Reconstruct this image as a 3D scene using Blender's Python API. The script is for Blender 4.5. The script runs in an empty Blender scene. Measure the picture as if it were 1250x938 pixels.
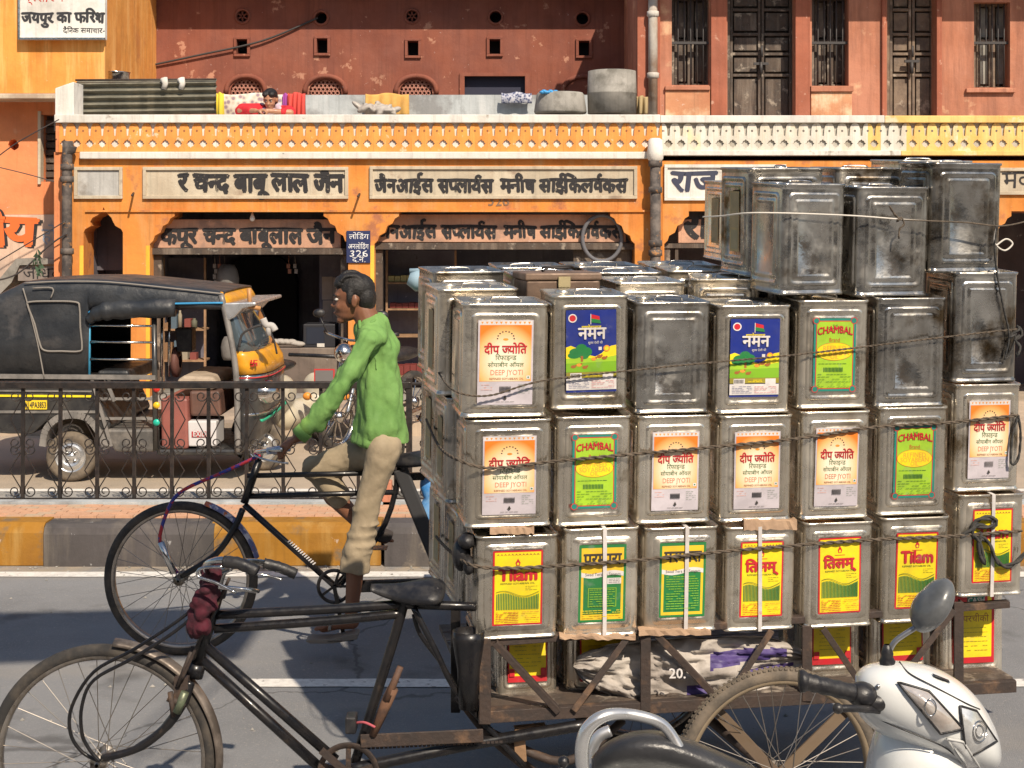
import bpy, bmesh, math, random
from mathutils import Vector, Matrix, noise
R = math.radians
random.seed(7)
C = bpy.context.scene
COL = C.collection

# ------------------------------------------------------------------ camera
F, YH, H = 1750.0, 275.0, 2.0            # focal length and horizon row in photo pixels, eye height
cam = bpy.data.cameras.new('camera'); cam.sensor_width = 36; cam.lens = 36 * F / 1250
cam.shift_y = -(469 - YH) / 1250; cam.clip_end = 600; cam.clip_start = .05
co = bpy.data.objects.new('camera', cam); COL.objects.link(co)
co.location = (0, 0, H); co.rotation_euler = (R(90), 0, 0); C.camera = co
# ------------------------------------------------------------------ sky, sun, exposure
SUNV = Vector((0.42, -0.95, 1.0)).normalized()     # towards the sun: behind the viewer, to the right
EL = math.asin(SUNV.z); AZ = math.atan2(SUNV.x, SUNV.y)
w = bpy.data.worlds.new('World'); C.world = w; w.use_nodes = True
nt = w.node_tree; bg = nt.nodes['Background']
sky = nt.nodes.new('ShaderNodeTexSky'); sky.sky_type = 'NISHITA'; sky.sun_disc = False
sky.sun_elevation = EL; sky.sun_rotation = AZ; sky.dust_density = 1.2; sky.air_density = 1.3
nt.links.new(sky.outputs[0], bg.inputs[0]); bg.inputs[1].default_value = 0.09
sl = bpy.data.lights.new('sun', 'SUN'); sl.energy = 5.0; sl.angle = R(.6); sl.color = (1, .87, .70)
so = bpy.data.objects.new('sun', sl); COL.objects.link(so); so.location = (6, -12, 20)
so.rotation_euler = SUNV.to_track_quat('Z', 'Y').to_euler()
C.view_settings.view_transform = 'Standard'; C.view_settings.look = 'None'
C.view_settings.exposure = 0.22; C.view_settings.gamma = 1

# ------------------------------------------------------------------ materials
MATS = {}
def srgb(r, g, b):
    f = lambda c: (c / 255 / 12.92) if c / 255 <= .04045 else ((c / 255 + .055) / 1.055) ** 2.4
    return (f(r), f(g), f(b))
def mat(name, col=(.5, .5, .5), rough=.7, metal=0., col2=None, scale=4., bump=.0, bscale=60., var=.0, streak=None,
        col3=None, scale3=1.2, lo=.42, hi=.62, coat=0., spec=None, alpha=None, lo3=.5, hi3=.62, sheen=0, detail=8, rv=.11):
    if name in MATS: return MATS[name]
    m = bpy.data.materials.new(name); MATS[name] = m; m.use_nodes = True
    n = m.node_tree.nodes; L = m.node_tree.links; P = n['Principled BSDF']
    P.inputs['Base Color'].default_value = (*col, 1); P.inputs['Roughness'].default_value = rough
    P.inputs['Metallic'].default_value = metal
    if coat: P.inputs['Coat Weight'].default_value = coat; P.inputs['Coat Roughness'].default_value = .1
    if spec is not None: P.inputs['Specular IOR Level'].default_value = spec
    if col2 is None and not bump and not var: return m
    tc = n.new('ShaderNodeTexCoord'); src = tc.outputs['Object']
    oi = n.new('ShaderNodeObjectInfo')
    add = n.new('ShaderNodeVectorMath'); add.operation = 'ADD'
    ml = n.new('ShaderNodeMath'); ml.operation = 'MULTIPLY'; ml.inputs[1].default_value = 37.
    L.new(oi.outputs['Random'], ml.inputs[0]); L.new(src, add.inputs[0]); L.new(ml.outputs[0], add.inputs[1])
    vec = add.outputs[0]
    cur = None
    def nz(s, d=detail, stretch=None):
        t = n.new('ShaderNodeTexNoise'); t.inputs['Scale'].default_value = s; t.inputs['Detail'].default_value = d
        t.inputs['Roughness'].default_value = .62
        if stretch:
            mp = n.new('ShaderNodeMapping'); mp.inputs['Scale'].default_value = stretch
            L.new(vec, mp.inputs[0]); L.new(mp.outputs[0], t.inputs['Vector'])
        else: L.new(vec, t.inputs['Vector'])
        return t.outputs['Fac']
    def ramp(v, a, b):
        r = n.new('ShaderNodeMapRange'); r.inputs['From Min'].default_value = a; r.inputs['From Max'].default_value = b
        L.new(v, r.inputs['Value']); return r.outputs['Result']
    def mix(f, a, b):
        x = n.new('ShaderNodeMix'); x.data_type = 'RGBA'
        L.new(f, x.inputs['Factor'])
        for s, v in ((6, a), (7, b)):
            if isinstance(v, tuple): x.inputs[s].default_value = (*v, 1)
            else: L.new(v, x.inputs[s])
        return x.outputs[2]
    cur = col
    if col2 is not None: cur = mix(ramp(nz(scale), lo, hi), col, col2)
    if streak is not None: cur = mix(ramp(nz(2.2, 6, (3.2, 3.2, .35)), .5, .74), cur, streak)
    if col3 is not None: cur = mix(ramp(nz(scale3, 12), lo3, hi3), cur, col3)
    if var:
        hs = n.new('ShaderNodeHueSaturation')
        mr = n.new('ShaderNodeMapRange'); mr.inputs['To Min'].default_value = 1 - var; mr.inputs['To Max'].default_value = 1 + var
        L.new(oi.outputs['Random'], mr.inputs['Value']); L.new(mr.outputs[0], hs.inputs['Value'])
        if isinstance(cur, tuple): hs.inputs['Color'].default_value = (*cur, 1)
        else: L.new(cur, hs.inputs['Color'])
        cur = hs.outputs[0]
    if not isinstance(cur, tuple): L.new(cur, P.inputs['Base Color'])
    rr = n.new('ShaderNodeMapRange'); rr.inputs['From Min'].default_value = .35; rr.inputs['From Max'].default_value = .65
    rr.inputs['To Min'].default_value = max(0.03, rough - rv); rr.inputs['To Max'].default_value = min(1, rough + rv * 1.1)
    L.new(nz(scale * 1.7, 4), rr.inputs['Value']); L.new(rr.outputs[0], P.inputs['Roughness'])
    if bump:
        b = n.new('ShaderNodeBump'); b.inputs['Strength'].default_value = 1.; b.inputs['Distance'].default_value = bump
        L.new(nz(bscale, 6), b.inputs['Height']); L.new(b.outputs[0], P.inputs['Normal'])
    return m
def plaster(name, c, c2, c3=None, st=None, b=.007, chips=True, **k):
    if name in MATS: return MATS[name]
    m = mat(name, c, .85, 0, c2, 1.6, b, 9., streak=st, col3=c3, **k)
    n = m.node_tree.nodes; L = m.node_tree.links; P_ = n['Principled BSDF']
    if not chips or not P_.inputs['Base Color'].is_linked: return m
    cur = P_.inputs['Base Color'].links[0].from_socket; tc = n.new('ShaderNodeTexCoord')
    def layer(cur, scale, lo, hi, col, fac=1., stretch=(1, 1, 1), det=10):
        mp = n.new('ShaderNodeMapping'); mp.inputs['Scale'].default_value = stretch; L.new(tc.outputs['Object'], mp.inputs[0])
        t = n.new('ShaderNodeTexNoise'); t.inputs['Scale'].default_value = scale; t.inputs['Detail'].default_value = det; t.inputs['Roughness'].default_value = .7; L.new(mp.outputs[0], t.inputs['Vector'])
        r = n.new('ShaderNodeMapRange'); r.inputs['From Min'].default_value = lo; r.inputs['From Max'].default_value = hi; r.inputs['To Max'].default_value = fac; L.new(t.outputs['Fac'], r.inputs['Value'])
        x = n.new('ShaderNodeMix'); x.data_type = 'RGBA'; L.new(r.outputs[0], x.inputs['Factor']); L.new(cur, x.inputs[6]); x.inputs[7].default_value = (*col, 1); return x.outputs[2]
    dark = tuple(q * .42 for q in c); pale = tuple(min(.8, q * .6 + .28) for q in c)
    cur = layer(cur, 3.1, .52, .80, dark, .75, (5, 5, .22))            # rain runs
    cur = layer(cur, 1.1, .50, .74, dark, .45)                          # broad soot
    cur = layer(cur, 13., .655, .675, pale, .8)                         # flaked specks
    cur = layer(cur, 7., .69, .70, tuple(q * .25 + .03 for q in c), .8)  # deep chips
    L.new(cur, P_.inputs['Base Color']); return m
M_ORANGE = plaster('orange_plaster', (.69, .262, .052), (.58, .20, .04), (.40, .15, .07), (.60, .30, .11), lo3=.585, hi3=.67, scale3=2.6)
M_YEL = plaster('sunlit_jamb_yellow', (.85, .50, .06), (.80, .42, .04))  # stands in for sun on the jamb sides
M_RED = plaster('red_plaster', (.255, .082, .050), (.20, .062, .04), (.45, .22, .145), (.19, .06, .04), scale3=5., lo3=.63, hi3=.67)
M_PINK = plaster('pink_plaster', (.50, .215, .135), (.42, .165, .095), (.64, .38, .23), (.27, .11, .07), scale3=2.6, lo3=.58, hi3=.68)
M_LEFT = plaster('left_orange_plaster', (.76, .33, .07), (.66, .25, .045), (.50, .18, .07), (.90, .5, .17), scale3=1.2, lo3=.58, hi3=.7)
M_LEFT2 = plaster('left_pink_plaster', (.74, .27, .11), (.66, .22, .09), (.72, .44, .28), None, scale3=1.5, lo3=.62, hi3=.72)
M_WHITE = plaster('white_paint', (.74, .71, .66), (.62, .60, .56), (.34, .29, .24), (.52, .48, .42), scale3=6, lo3=.62, hi3=.70)
M_CREAM = plaster('cream_panel', (.56, .485, .37), (.46, .385, .285), (.30, .22, .16), (.45, .36, .26), scale3=4, lo3=.6, hi3=.72)
M_GREYP = plaster('grey_panel', (.50, .49, .47), (.40, .39, .37), (.28, .25, .22), None, scale3=3)
M_PINKSIGN = plaster('pink_sign', (.58, .33, .22), (.46, .26, .17), (.32, .2, .15), None, scale3=3)
M_CONC = plaster('concrete', (.34, .32, .29), (.25, .235, .21), (.15, .14, .12), (.2, .19, .17), scale3=3)
M_BLUEGREY = plaster('blue_grey_wall', (.46, .49, .50), (.37, .39, .40), (.25, .25, .25), (.55, .56, .56), scale3=2)
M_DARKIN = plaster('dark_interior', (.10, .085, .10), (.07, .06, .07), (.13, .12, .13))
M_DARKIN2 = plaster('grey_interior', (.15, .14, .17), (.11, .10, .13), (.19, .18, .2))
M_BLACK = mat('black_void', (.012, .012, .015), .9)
M_INK = mat('sign_ink', (.022, .02, .022), .75, 0, (.30, .25, .19), 26, 0, lo=.63, hi=.69)
M_WOODD = mat('dark_wood', (.085, .06, .045), .75, 0, (.05, .04, .035), 9, .004, 50, streak=(.24, .19, .15), col3=(.30, .25, .2), scale3=9, lo3=.57, hi3=.66)
M_WOODG = mat('grey_wood', (.22, .16, .115), .8, 0, (.14, .10, .075), 9, .004, 50, streak=(.10, .08, .07), col3=(.38, .31, .24), scale3=7, lo3=.58, hi3=.68)
M_WOOD = mat('raw_wood', (.34, .20, .11), .75, 0, (.22, .13, .07), 12, .003, 60)
M_BAR = mat('iron_bar', (.06, .055, .055), .6, .3)
M_TIN = mat('tin_can_metal', (.76, .70, .60), .26, .87, (.58, .52, .43), 7, .0030, 11, rv=.16, var=.16, streak=(.42, .36, .28), col3=(.22, .17, .11), scale3=5, lo3=.60, hi3=.72, lo=.4, hi=.66)
M_TIND = mat('dull_shaded_tin_metal', (.56, .54, .50), .27, .92, (.33, .31, .28), 7, .0034, 10, rv=.17, var=.14, streak=(.24, .21, .17), col3=(.13, .09, .05), scale3=5, lo3=.53, hi3=.66, lo=.4, hi=.66)  # dull metal; on the top tier its darkness stands in for darker reflections
M_RUST = mat('rusty_iron', (.062, .042, .034), .7, .2, (.045, .034, .03), 14, .003, 60, col3=(.17, .10, .06), scale3=9, lo3=.55, hi3=.68)
M_BIKEB = mat('black_enamel', (.008, .008, .010), .34, 0, (.016, .014, .014), 18, 0, col3=(.05, .036, .028), scale3=22, lo3=.62, hi3=.74, coat=.15, spec=.4)
M_CHROME = mat('chrome', (.62, .61, .6), .2, 1, (.42, .4, .38), 20)
M_SILVER = mat('silver_paint', (.62, .62, .62), .3, .75, (.55, .55, .56), 6)
M_TYRE = mat('tyre_rubber', (.028, .026, .025), .85, 0, (.075, .062, .05), 12, .002, 90)
M_TYRED = mat('dusty_tyre_rubber', (.17, .135, .10), .92, 0, (.09, .075, .06), 12, .002, 90)
M_RIM = mat('rim_metal', (.40, .36, .32), .35, .9, (.26, .22, .18), 20)
M_SPOKE = mat('spoke_metal', (.30, .27, .24), .4, .8)
M_SEAT = mat('black_leather', (.012, .012, .015), .42, 0, (.032, .03, .03), 30, .001, 140)
M_ROPE = mat('jute_rope', (.13, .10, .075), .95, 0, (.07, .055, .04), 60, .003, 200)
M_ROPEW = mat('white_string', (.62, .58, .52), .8)
M_ROPEB = mat('black_rope', (.035, .035, .035), .9, 0, (.06, .055, .05), 60, .003, 200)
M_VINYL = mat('black_vinyl', (.020, .023, .028), .42, 0, (.038, .040, .044), 3.5, .012, 5, col3=(.085, .08, .08), scale3=3, lo3=.60, hi3=.75)
M_SACK = mat('white_woven_sack', (.42, .38, .34), .55, 0, (.34, .30, .27), 4, .002, 90)
M_CARD = mat('cardboard', (.42, .28, .18), .85, 0, (.32, .21, .14), 10, .003, 30)

# ------------------------------------------------------------------ geometry helpers
def P(x, y, D): return Vector(((x - 625) * D / F, D, H - (y - YH) * D / F))
def catmull(pts, n=6, closed=False):
    pts = [Vector(p) for p in pts]; out = []; N = len(pts)
    rng = range(N) if closed else range(N - 1)
    for i in rng:
        if closed: p0, p1, p2, p3 = pts[i - 1], pts[i], pts[(i + 1) % N], pts[(i + 2) % N]
        else: p0, p1, p2, p3 = pts[max(i - 1, 0)], pts[i], pts[i + 1], pts[min(i + 2, N - 1)]
        for k in range(n):
            t = k / n
            out.append(.5 * ((2 * p1) + (p2 - p0) * t + (2 * p0 - 5 * p1 + 4 * p2 - p3) * t * t + (3 * p1 - p0 - 3 * p2 + p3) * t ** 3))
    if not closed: out.append(pts[-1])
    return out
ORG = {}
class MB:
    def __init__(s): s.v = []; s.f = []; s.m = []; s.sm = []; s.mats = []
    def mi(s, m):
        if m is None: return 0
        if m not in s.mats: s.mats.append(m)
        return s.mats.index(m)
    def add(s, vs, fs, m=None, smooth=False):
        b = len(s.v); s.v.extend([Vector(v) for v in vs]); k = s.mi(m)
        for f in fs: s.f.append([b + i for i in f]); s.m.append(k); s.sm.append(smooth)
        return s
    def box(s, a, b, m=None):
        x0, x1 = sorted((a[0], b[0])); y0, y1 = sorted((a[1], b[1])); z0, z1 = sorted((a[2], b[2]))
        vs = [(x, y, z) for z in (z0, z1) for y in (y0, y1) for x in (x0, x1)]
        return s.add(vs, [(0, 2, 3, 1), (4, 5, 7, 6), (0, 1, 5, 4), (2, 6, 7, 3), (0, 4, 6, 2), (1, 3, 7, 5)], m)
    def pbox(s, x0, y0, x1, y1, D0, D1, m=None):          # pixel rectangle read at depth D0, reaching back to D1
        a, b = P(x0, y0, D0), P(x1, y1, D0); return s.box((a.x, D0, a.z), (b.x, D1, b.z), m)
    def bar(s, p, q, wd, dp, m=None):                     # flat bar from p to q; wd in the picture plane, dp along Y
        p, q = Vector(p), Vector(q); d = (q - p).normalized(); u = Vector((0, 1, 0))
        n_ = d.cross(u); n_ = n_.normalized() if n_.length > 1e-4 else Vector((1, 0, 0)); u = n_.cross(d).normalized()
        vs = []
        for e in (p, q):
            for a, b in ((-1, -1), (1, -1), (1, 1), (-1, 1)): vs.append(e + n_ * a * wd / 2 + u * b * dp / 2)
        return s.add(vs, [(0, 1, 2, 3), (7, 6, 5, 4), (0, 4, 5, 1), (1, 5, 6, 2), (2, 6, 7, 3), (3, 7, 4, 0)], m)
    def tube(s, path, r, seg=8, closed=False, m=None, smooth=True, caps=True):
        path = [Vector(p) for p in path]; N = len(path); rings = []
        rs = r if isinstance(r, (list, tuple)) else [r] * N
        up = None
        for i in range(N):
            if closed: t = path[(i + 1) % N] - path[i - 1]
            else: t = path[min(i + 1, N - 1)] - path[max(i - 1, 0)]
            if t.length < 1e-9: t = Vector((0, 0, 1))
            t.normalize()
            if up is None:
                up = Vector((0, 1, 0)) if abs(t.y) < .9 else Vector((0, 0, 1))
            up = (up - t * up.dot(t))
            if up.length < 1e-5: up = t.orthogonal()
            up.normalize(); sd = t.cross(up)
            rings.append([path[i] + (up * math.cos(a) + sd * math.sin(a)) * rs[i] for a in [2 * math.pi * k / seg for k in range(seg)]])
        vs = [v for rg in rings for v in rg]; fs = []
        for i in range(N if closed else N - 1):
            j = (i + 1) % N
            for k in range(seg): fs.append((i * seg + k, i * seg + (k + 1) % seg, j * seg + (k + 1) % seg, j * seg + k))
        if not closed and caps: fs.append(tuple(range(seg))[::-1]); fs.append(tuple((N - 1) * seg + k for k in range(seg)))
        return s.add(vs, fs, m, smooth)
    def prism(s, poly, y0, y1, m=None, smooth=False):      # polygon [(x,z)] extruded along Y
        n_ = len(poly); vs = [(p[0], y0, p[1]) for p in poly] + [(p[0], y1, p[1]) for p in poly]
        fs = [tuple(range(n_)), tuple(range(2 * n_ - 1, n_ - 1, -1))] + [(i, i + n_, (i + 1) % n_ + n_, (i + 1) % n_) for i in range(n_)]
        return s.add(vs, fs, m, smooth)
    def pprism(s, poly, D0, D1, m=None):
        return s.prism([(P(x, y, D0).x, P(x, y, D0).z) for x, y in poly], D0, D1, m)
    def lathe(s, prof, c=(0, 0, 0), axis='Z', seg=24, m=None, smooth=True):
        vs = []; n_ = len(prof); c = Vector(c)
        for k in range(seg):
            a = 2 * math.pi * k / seg
            for r, h in prof:
                x, y = r * math.cos(a), r * math.sin(a)
                vs.append(c + (Vector((x, y, h)) if axis == 'Z' else Vector((x, h, y)) if axis == 'Y' else Vector((h, x, y))))
        fs = []
        for k in range(seg):
            j = (k + 1) % seg
            for i in range(n_ - 1): fs.append((k * n_ + i, j * n_ + i, j * n_ + i + 1, k * n_ + i + 1))
        return s.add(vs, fs, m, smooth)
    def ell(s, c, r, seg=16, rings=10, m=None, rot=None):
        c = Vector(c); r = (r, r, r) if not isinstance(r, (tuple, list)) else r
        vs = []; 
        for i in range(rings + 1):
            t = math.pi * i / rings
            for k in range(seg):
                a = 2 * math.pi * k / seg
                v = Vector((r[0] * math.sin(t) * math.cos(a), r[1] * math.sin(t) * math.sin(a), r[2] * math.cos(t)))
                if rot: v = rot @ v
                vs.append(c + v)
        fs = [(i * seg + k, (i + 1) * seg + k, (i + 1) * seg + (k + 1) % seg, i * seg + (k + 1) % seg) for i in range(rings) for k in range(seg)]
        return s.add(vs, fs, m, True)
    def cap(s, p, q, r0, r1, m=None, seg=14, flat=1.0):    # tapered limb with round ends; flat squashes it along Y
        p, q = Vector(p), Vector(q); s.ell(p, (r0, r0 * flat, r0), m=m); s.ell(q, (r1, r1 * flat, r1), m=m)
        b = len(s.v); s.tube([p, q], [r0, r1], seg, m=m)
        if flat != 1:
            for i, v in enumerate(s.v[b:]):
                cy = p.y if i < seg else q.y; v.y = cy + (v.y - cy) * flat
        return s
    def data(s, name, m=None, org=(0, 0, 0)):
        o = Vector(org); me = bpy.data.meshes.new(name)
        me.from_pydata([v - o for v in s.v], [], s.f)
        ms = s.mats if s.mats else ([m] if m else [])
        for x in ms: me.materials.append(x)
        me.polygons.foreach_set('material_index', s.m); me.polygons.foreach_set('use_smooth', s.sm)
        me.update(); return me
    def build(s, name, m=None, parent=None, bevel=0, org=None):
        if org is None: org = ORG.get(parent.name, (0, 0, 0)) if parent else (0, 0, 0)
        o = bpy.data.objects.new(name, s.data(name, m, org)); COL.objects.link(o)
        if parent: o.parent = parent; ORG[o.name] = org
        if not parent: o.location = org
        if bevel:
            b = o.modifiers.new('bevel', 'BEVEL'); b.width = bevel; b.segments = 2; b.limit_method = 'ANGLE'; b.angle_limit = R(40)
        return o
def tag(o, label=None, cat=None, group=None, kind=None):
    if label: o['label'] = label
    if cat: o['category'] = cat
    if group: o['group'] = group
    if kind: o['kind'] = kind
    return o
def thing(name, label, cat, loc=(0, 0, 0), group=None):
    o = bpy.data.objects.new(name, None); COL.objects.link(o); o.location = loc; o.empty_display_size = .1
    ORG[o.name] = tuple(loc); return tag(o, label, cat, group)
def solo(name, mb, m, label, cat, group=None, bevel=0):
    """a thing that is one mesh, its origin at the foot of its bounding box"""
    xs = [v.x for v in mb.v]; ys = [v.y for v in mb.v]; z = min(v.z for v in mb.v)
    o = mb.build(name, m, None, bevel, org=((min(xs) + max(xs)) / 2, (min(ys) + max(ys)) / 2, z)); return tag(o, label, cat, group)
def inst(name, me, parent, loc=(0, 0, 0), rot=(0, 0, 0), scale=(1, 1, 1)):
    o = bpy.data.objects.new(name, me); COL.objects.link(o); o.parent = parent
    o.location = loc; o.rotation_euler = rot; o.scale = scale
    if parent: ORG[o.name] = ORG.get(parent.name, (0, 0, 0))
    return o
def solve(o, mods):
    """apply modifiers through the depsgraph"""
    for kind, kw in mods:
        md = o.modifiers.new('m', kind)
        for k, v in kw.items(): setattr(md, k, v)
    bpy.context.view_layer.update()
    me = bpy.data.meshes.new_from_object(o.evaluated_get(bpy.context.evaluated_depsgraph_get()))
    old = o.data; o.modifiers.clear(); o.data = me; me.name = old.name
    if old.users == 0: bpy.data.meshes.remove(old)
    return o
def cut(o, cutter):
    c = cutter.build('cutter', None, None)
    for ob in (c, o):
        bm = bmesh.new(); bm.from_mesh(ob.data); bmesh.ops.recalc_face_normals(bm, faces=bm.faces); bm.to_mesh(ob.data); bm.free()
    bpy.context.view_layer.update()
    solve(o, [('BOOLEAN', dict(operation='DIFFERENCE', object=c, solver='EXACT'))])
    bpy.data.objects.remove(c)
    return o

# ------------------------------------------------------------------ lettering
_T = {}
def raw(s):
    """2D mesh of a string at size 1: (verts, faces, advance)"""
    if s in _T: return _T[s]
    def mk(t):
        cu = bpy.data.curves.new('t', 'FONT'); cu.body = t; cu.resolution_u = 2
        o = bpy.data.objects.new('t', cu); COL.objects.link(o); bpy.context.view_layer.update()
        me = bpy.data.meshes.new_from_object(o.evaluated_get(bpy.context.evaluated_depsgraph_get()))
        vs = [(v.co.x, v.co.y) for v in me.vertices]; fs = [tuple(p.vertices) for p in me.polygons]
        bpy.data.objects.remove(o); bpy.data.curves.remove(cu); bpy.data.meshes.remove(me); return vs, fs
    vs, fs = mk(s)
    a = max(v[0] for v in mk(s + 'l')[0]); b = max(v[0] for v in mk('l')[0])
    _T[s] = (vs, fs, a - b); return _T[s]
def half(ch):
    vs, fs, adv = raw(ch)
    bm = bmesh.new(); bv = [bm.verts.new((x, y, 0)) for x, y in vs]
    for f in fs:
        try: bm.faces.new([bv[i] for i in f])
        except ValueError: pass
    cx = adv - .155
    bmesh.ops.bisect_plane(bm, geom=bm.verts[:] + bm.edges[:] + bm.faces[:], plane_co=(cx, 0, 0), plane_no=(1, 0, 0), clear_outer=True)
    bm.verts.index_update()
    r = ([(v.co.x, v.co.y) for v in bm.verts], [tuple(v.index for v in f.verts) for f in bm.faces], cx); bm.free(); return r
def words(s):
    """{x} is a half form, ^ a reph over the last letter"""
    V, Fc, x = [], [], 0.; i = 0; buf = ''
    def put(g):
        nonlocal x
        b = len(V); V.extend([(p[0] + x, p[1]) for p in g[0]]); Fc.extend([tuple(b + k for k in f) for f in g[1]]); x += g[2]
    while i <= len(s):
        ch = s[i] if i < len(s) else None
        if ch is None or ch in '{^':
            if buf: put(raw(buf)); buf = ''
            if ch is None: break
            if ch == '{': put(half(s[i + 1])); i += 3; continue
            cx = x - .16; pts = [(cx + .10 * math.cos(a) , .70 + .10 * math.sin(a)) for a in [R(d) for d in range(250, 20, -25)]]
            b = len(V)
            for (px, pz) in pts:
                dx, dz = px - cx, pz - .70; l = math.hypot(dx, dz); V.append((px, pz)); V.append((px + dx / l * .055, pz + dz / l * .055))
            for k in range(len(pts) - 1): Fc.append((b + 2 * k, b + 2 * k + 1, b + 2 * k + 3, b + 2 * k + 2))
            i += 1; continue
        buf += ch; i += 1
    return V, Fc
def text(mb, s, x0, x1, z, h=None, m=None, y=0., bold=0., arc=0., zs=1., wob=0.):
    """write s between x0 and x1 (baseline z) in the XZ plane facing -Y; h is the em height, fitted from the width if None"""
    V, Fc = words(s)
    if not V: return
    xa, xb = min(v[0] for v in V), max(v[0] for v in V); k = (x1 - x0) / (xb - xa); hh = (h if h else k * zs)
    c = (x0 + x1) / 2; wd = max(1e-6, (x1 - x0) / 2)
    for j, (ox, oz) in enumerate(((0, 0), (1, .35), (-1, .35), (.5, -.6), (-.5, -.6), (0, .9)) if bold else ((0, 0),)):
        vs = []
        for p in V:
            X = x0 + (p[0] - xa) * k; Z = z + p[1] * hh + arc * (1 - ((X - c) / wd) ** 2)
            if wob:
                Z += hh * wob * (noise.noise(Vector((p[0] * .8, 0, x0 * 7))) * 1.2 + noise.noise(Vector((p[0] * 3.3, p[1] * 2.4, x0 * 3))) * .8); X += k * wob * noise.noise(Vector((p[0] * 2.7, p[1] * 2.9, 5 + x0 * 5))) * 1.6
            vs.append((X + ox * bold * k, y - j * .0002, Z + oz * bold * hh))
        mb.add(vs, Fc, m)
def rect(mb, x0, z0, x1, z1, m, y=0.): mb.add([(x0, y, z0), (x1, y, z0), (x1, y, z1), (x0, y, z1)], [(0, 1, 2, 3)], m)
def frame(mb, x0, z0, x1, z1, t, m, y=0.):
    for r in ((x0, z0, x1, z0 + t), (x0, z1 - t, x1, z1), (x0, z0 + t, x0 + t, z1 - t), (x1 - t, z0 + t, x1, z1 - t)): rect(mb, *r, m, y)
def disc(mb, cx, cz, rx, rz, m, y=0., n=24): mb.add([(cx + rx * math.cos(2 * math.pi * k / n), y, cz + rz * math.sin(2 * math.pi * k / n)) for k in range(n)], [tuple(range(n))], m)
# ================================================================== SETTING
# ------------------------------------------------------------------ ground, road, markings
M_ROAD = mat('asphalt', (.262, .262, .268), .88, 0, (.21, .21, .214), .9, .008, 200, col3=(.36, .33, .30), scale3=55, lo3=.60, hi3=.70, detail=14)
def road_mat():
    m = M_ROAD; n = m.node_tree.nodes; L = m.node_tree.links; P_ = n['Principled BSDF']; cur = P_.inputs['Base Color'].links[0].from_socket; tc = n.new('ShaderNodeTexCoord')
    def mixin(cur, fac, col):
        x = n.new('ShaderNodeMix'); x.data_type = 'RGBA'; L.new(fac, x.inputs['Factor']); L.new(cur, x.inputs[6]); x.inputs[7].default_value = (*col, 1); return x.outputs[2]
    def rng(v, a, b, t0=0., t1=1.):
        r = n.new('ShaderNodeMapRange'); r.inputs['From Min'].default_value = a; r.inputs['From Max'].default_value = b; r.inputs['To Min'].default_value = t0; r.inputs['To Max'].default_value = t1; L.new(v, r.inputs['Value']); return r.outputs[0]
    def nz(s, d=6, st=(1, 1, 1)):
        mp = n.new('ShaderNodeMapping'); mp.inputs['Scale'].default_value = st; L.new(tc.outputs['Object'], mp.inputs[0])
        t = n.new('ShaderNodeTexNoise'); t.inputs['Scale'].default_value = s; t.inputs['Detail'].default_value = d; L.new(mp.outputs[0], t.inputs['Vector']); return t
    v = n.new('ShaderNodeTexVoronoi'); v.inputs['Scale'].default_value = 95; L.new(tc.outputs['Object'], v.inputs['Vector'])
    cur = mixin(cur, rng(v.outputs['Distance'], .42, .10, 0, .45), (.36, .345, .33))       # exposed aggregate
    cur = mixin(cur, rng(nz(1.3, 8, (.35, 1.6, 1)).outputs['Fac'], .55, .72, 0, .55), (.33, .30, .265))   # dusty wheel tracks
    cur = mixin(cur, rng(nz(2.1, 8).outputs['Fac'], .60, .72, 0, .75), (.09, .088, .088))     # oil stains
    w_ = nz(1.4, 5); ad = n.new('ShaderNodeVectorMath'); ad.operation = 'MULTIPLY_ADD'; L.new(w_.outputs['Color'], ad.inputs[0]); ad.inputs[1].default_value = (.9, .9, 0); L.new(tc.outputs['Object'], ad.inputs[2])
    vc = n.new('ShaderNodeTexVoronoi'); vc.feature = 'DISTANCE_TO_EDGE'; vc.inputs['Scale'].default_value = .26; L.new(ad.outputs[0], vc.inputs['Vector'])
    cur = mixin(cur, rng(vc.outputs['Distance'], .0032, .001, 0, .55), (.05, .048, .046))       # cracks
    sx = n.new('ShaderNodeSeparateXYZ'); L.new(tc.outputs['Object'], sx.inputs[0])
    ky = n.new('ShaderNodeMath'); ky.operation = 'MULTIPLY'; L.new(rng(sx.outputs['Y'], 8.05, 8.38), ky.inputs[0]); L.new(rng(nz(6, 8).outputs['Fac'], .3, .6), ky.inputs[1])
    cur = mixin(cur, ky.outputs[0], (.42, .34, .25)); L.new(cur, P_.inputs['Base Color'])      # dust gathered along the kerb
road_mat()
M_FAR = mat('dusty_asphalt', (.42, .34, .26), .9, 0, (.34, .28, .215), 1.1, .004, 120, col3=(.25, .20, .16), scale3=2.3, lo3=.58, hi3=.72)
M_LINE = mat('road_paint', (.74, .71, .66), .7, 0, (.60, .57, .53), 30, .001, 60, col3=(.25, .23, .21), scale3=24, lo3=.62, hi3=.67)
g = MB(); g.add([(-300, -60, -.008), (300, -60, -.008), (300, 400, -.008), (-300, 400, -.008)], [(0, 1, 2, 3)])
tag(g.build('ground', M_FAR), kind='structure')
g = MB(); g.add([(-80, -30, 0), (80, -30, 0), (80, 8.45, 0), (-80, 8.45, 0)], [(0, 1, 2, 3)])
tag(g.build('near_road', M_ROAD), kind='structure')
g = MB(); rr = random.Random(4)
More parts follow.
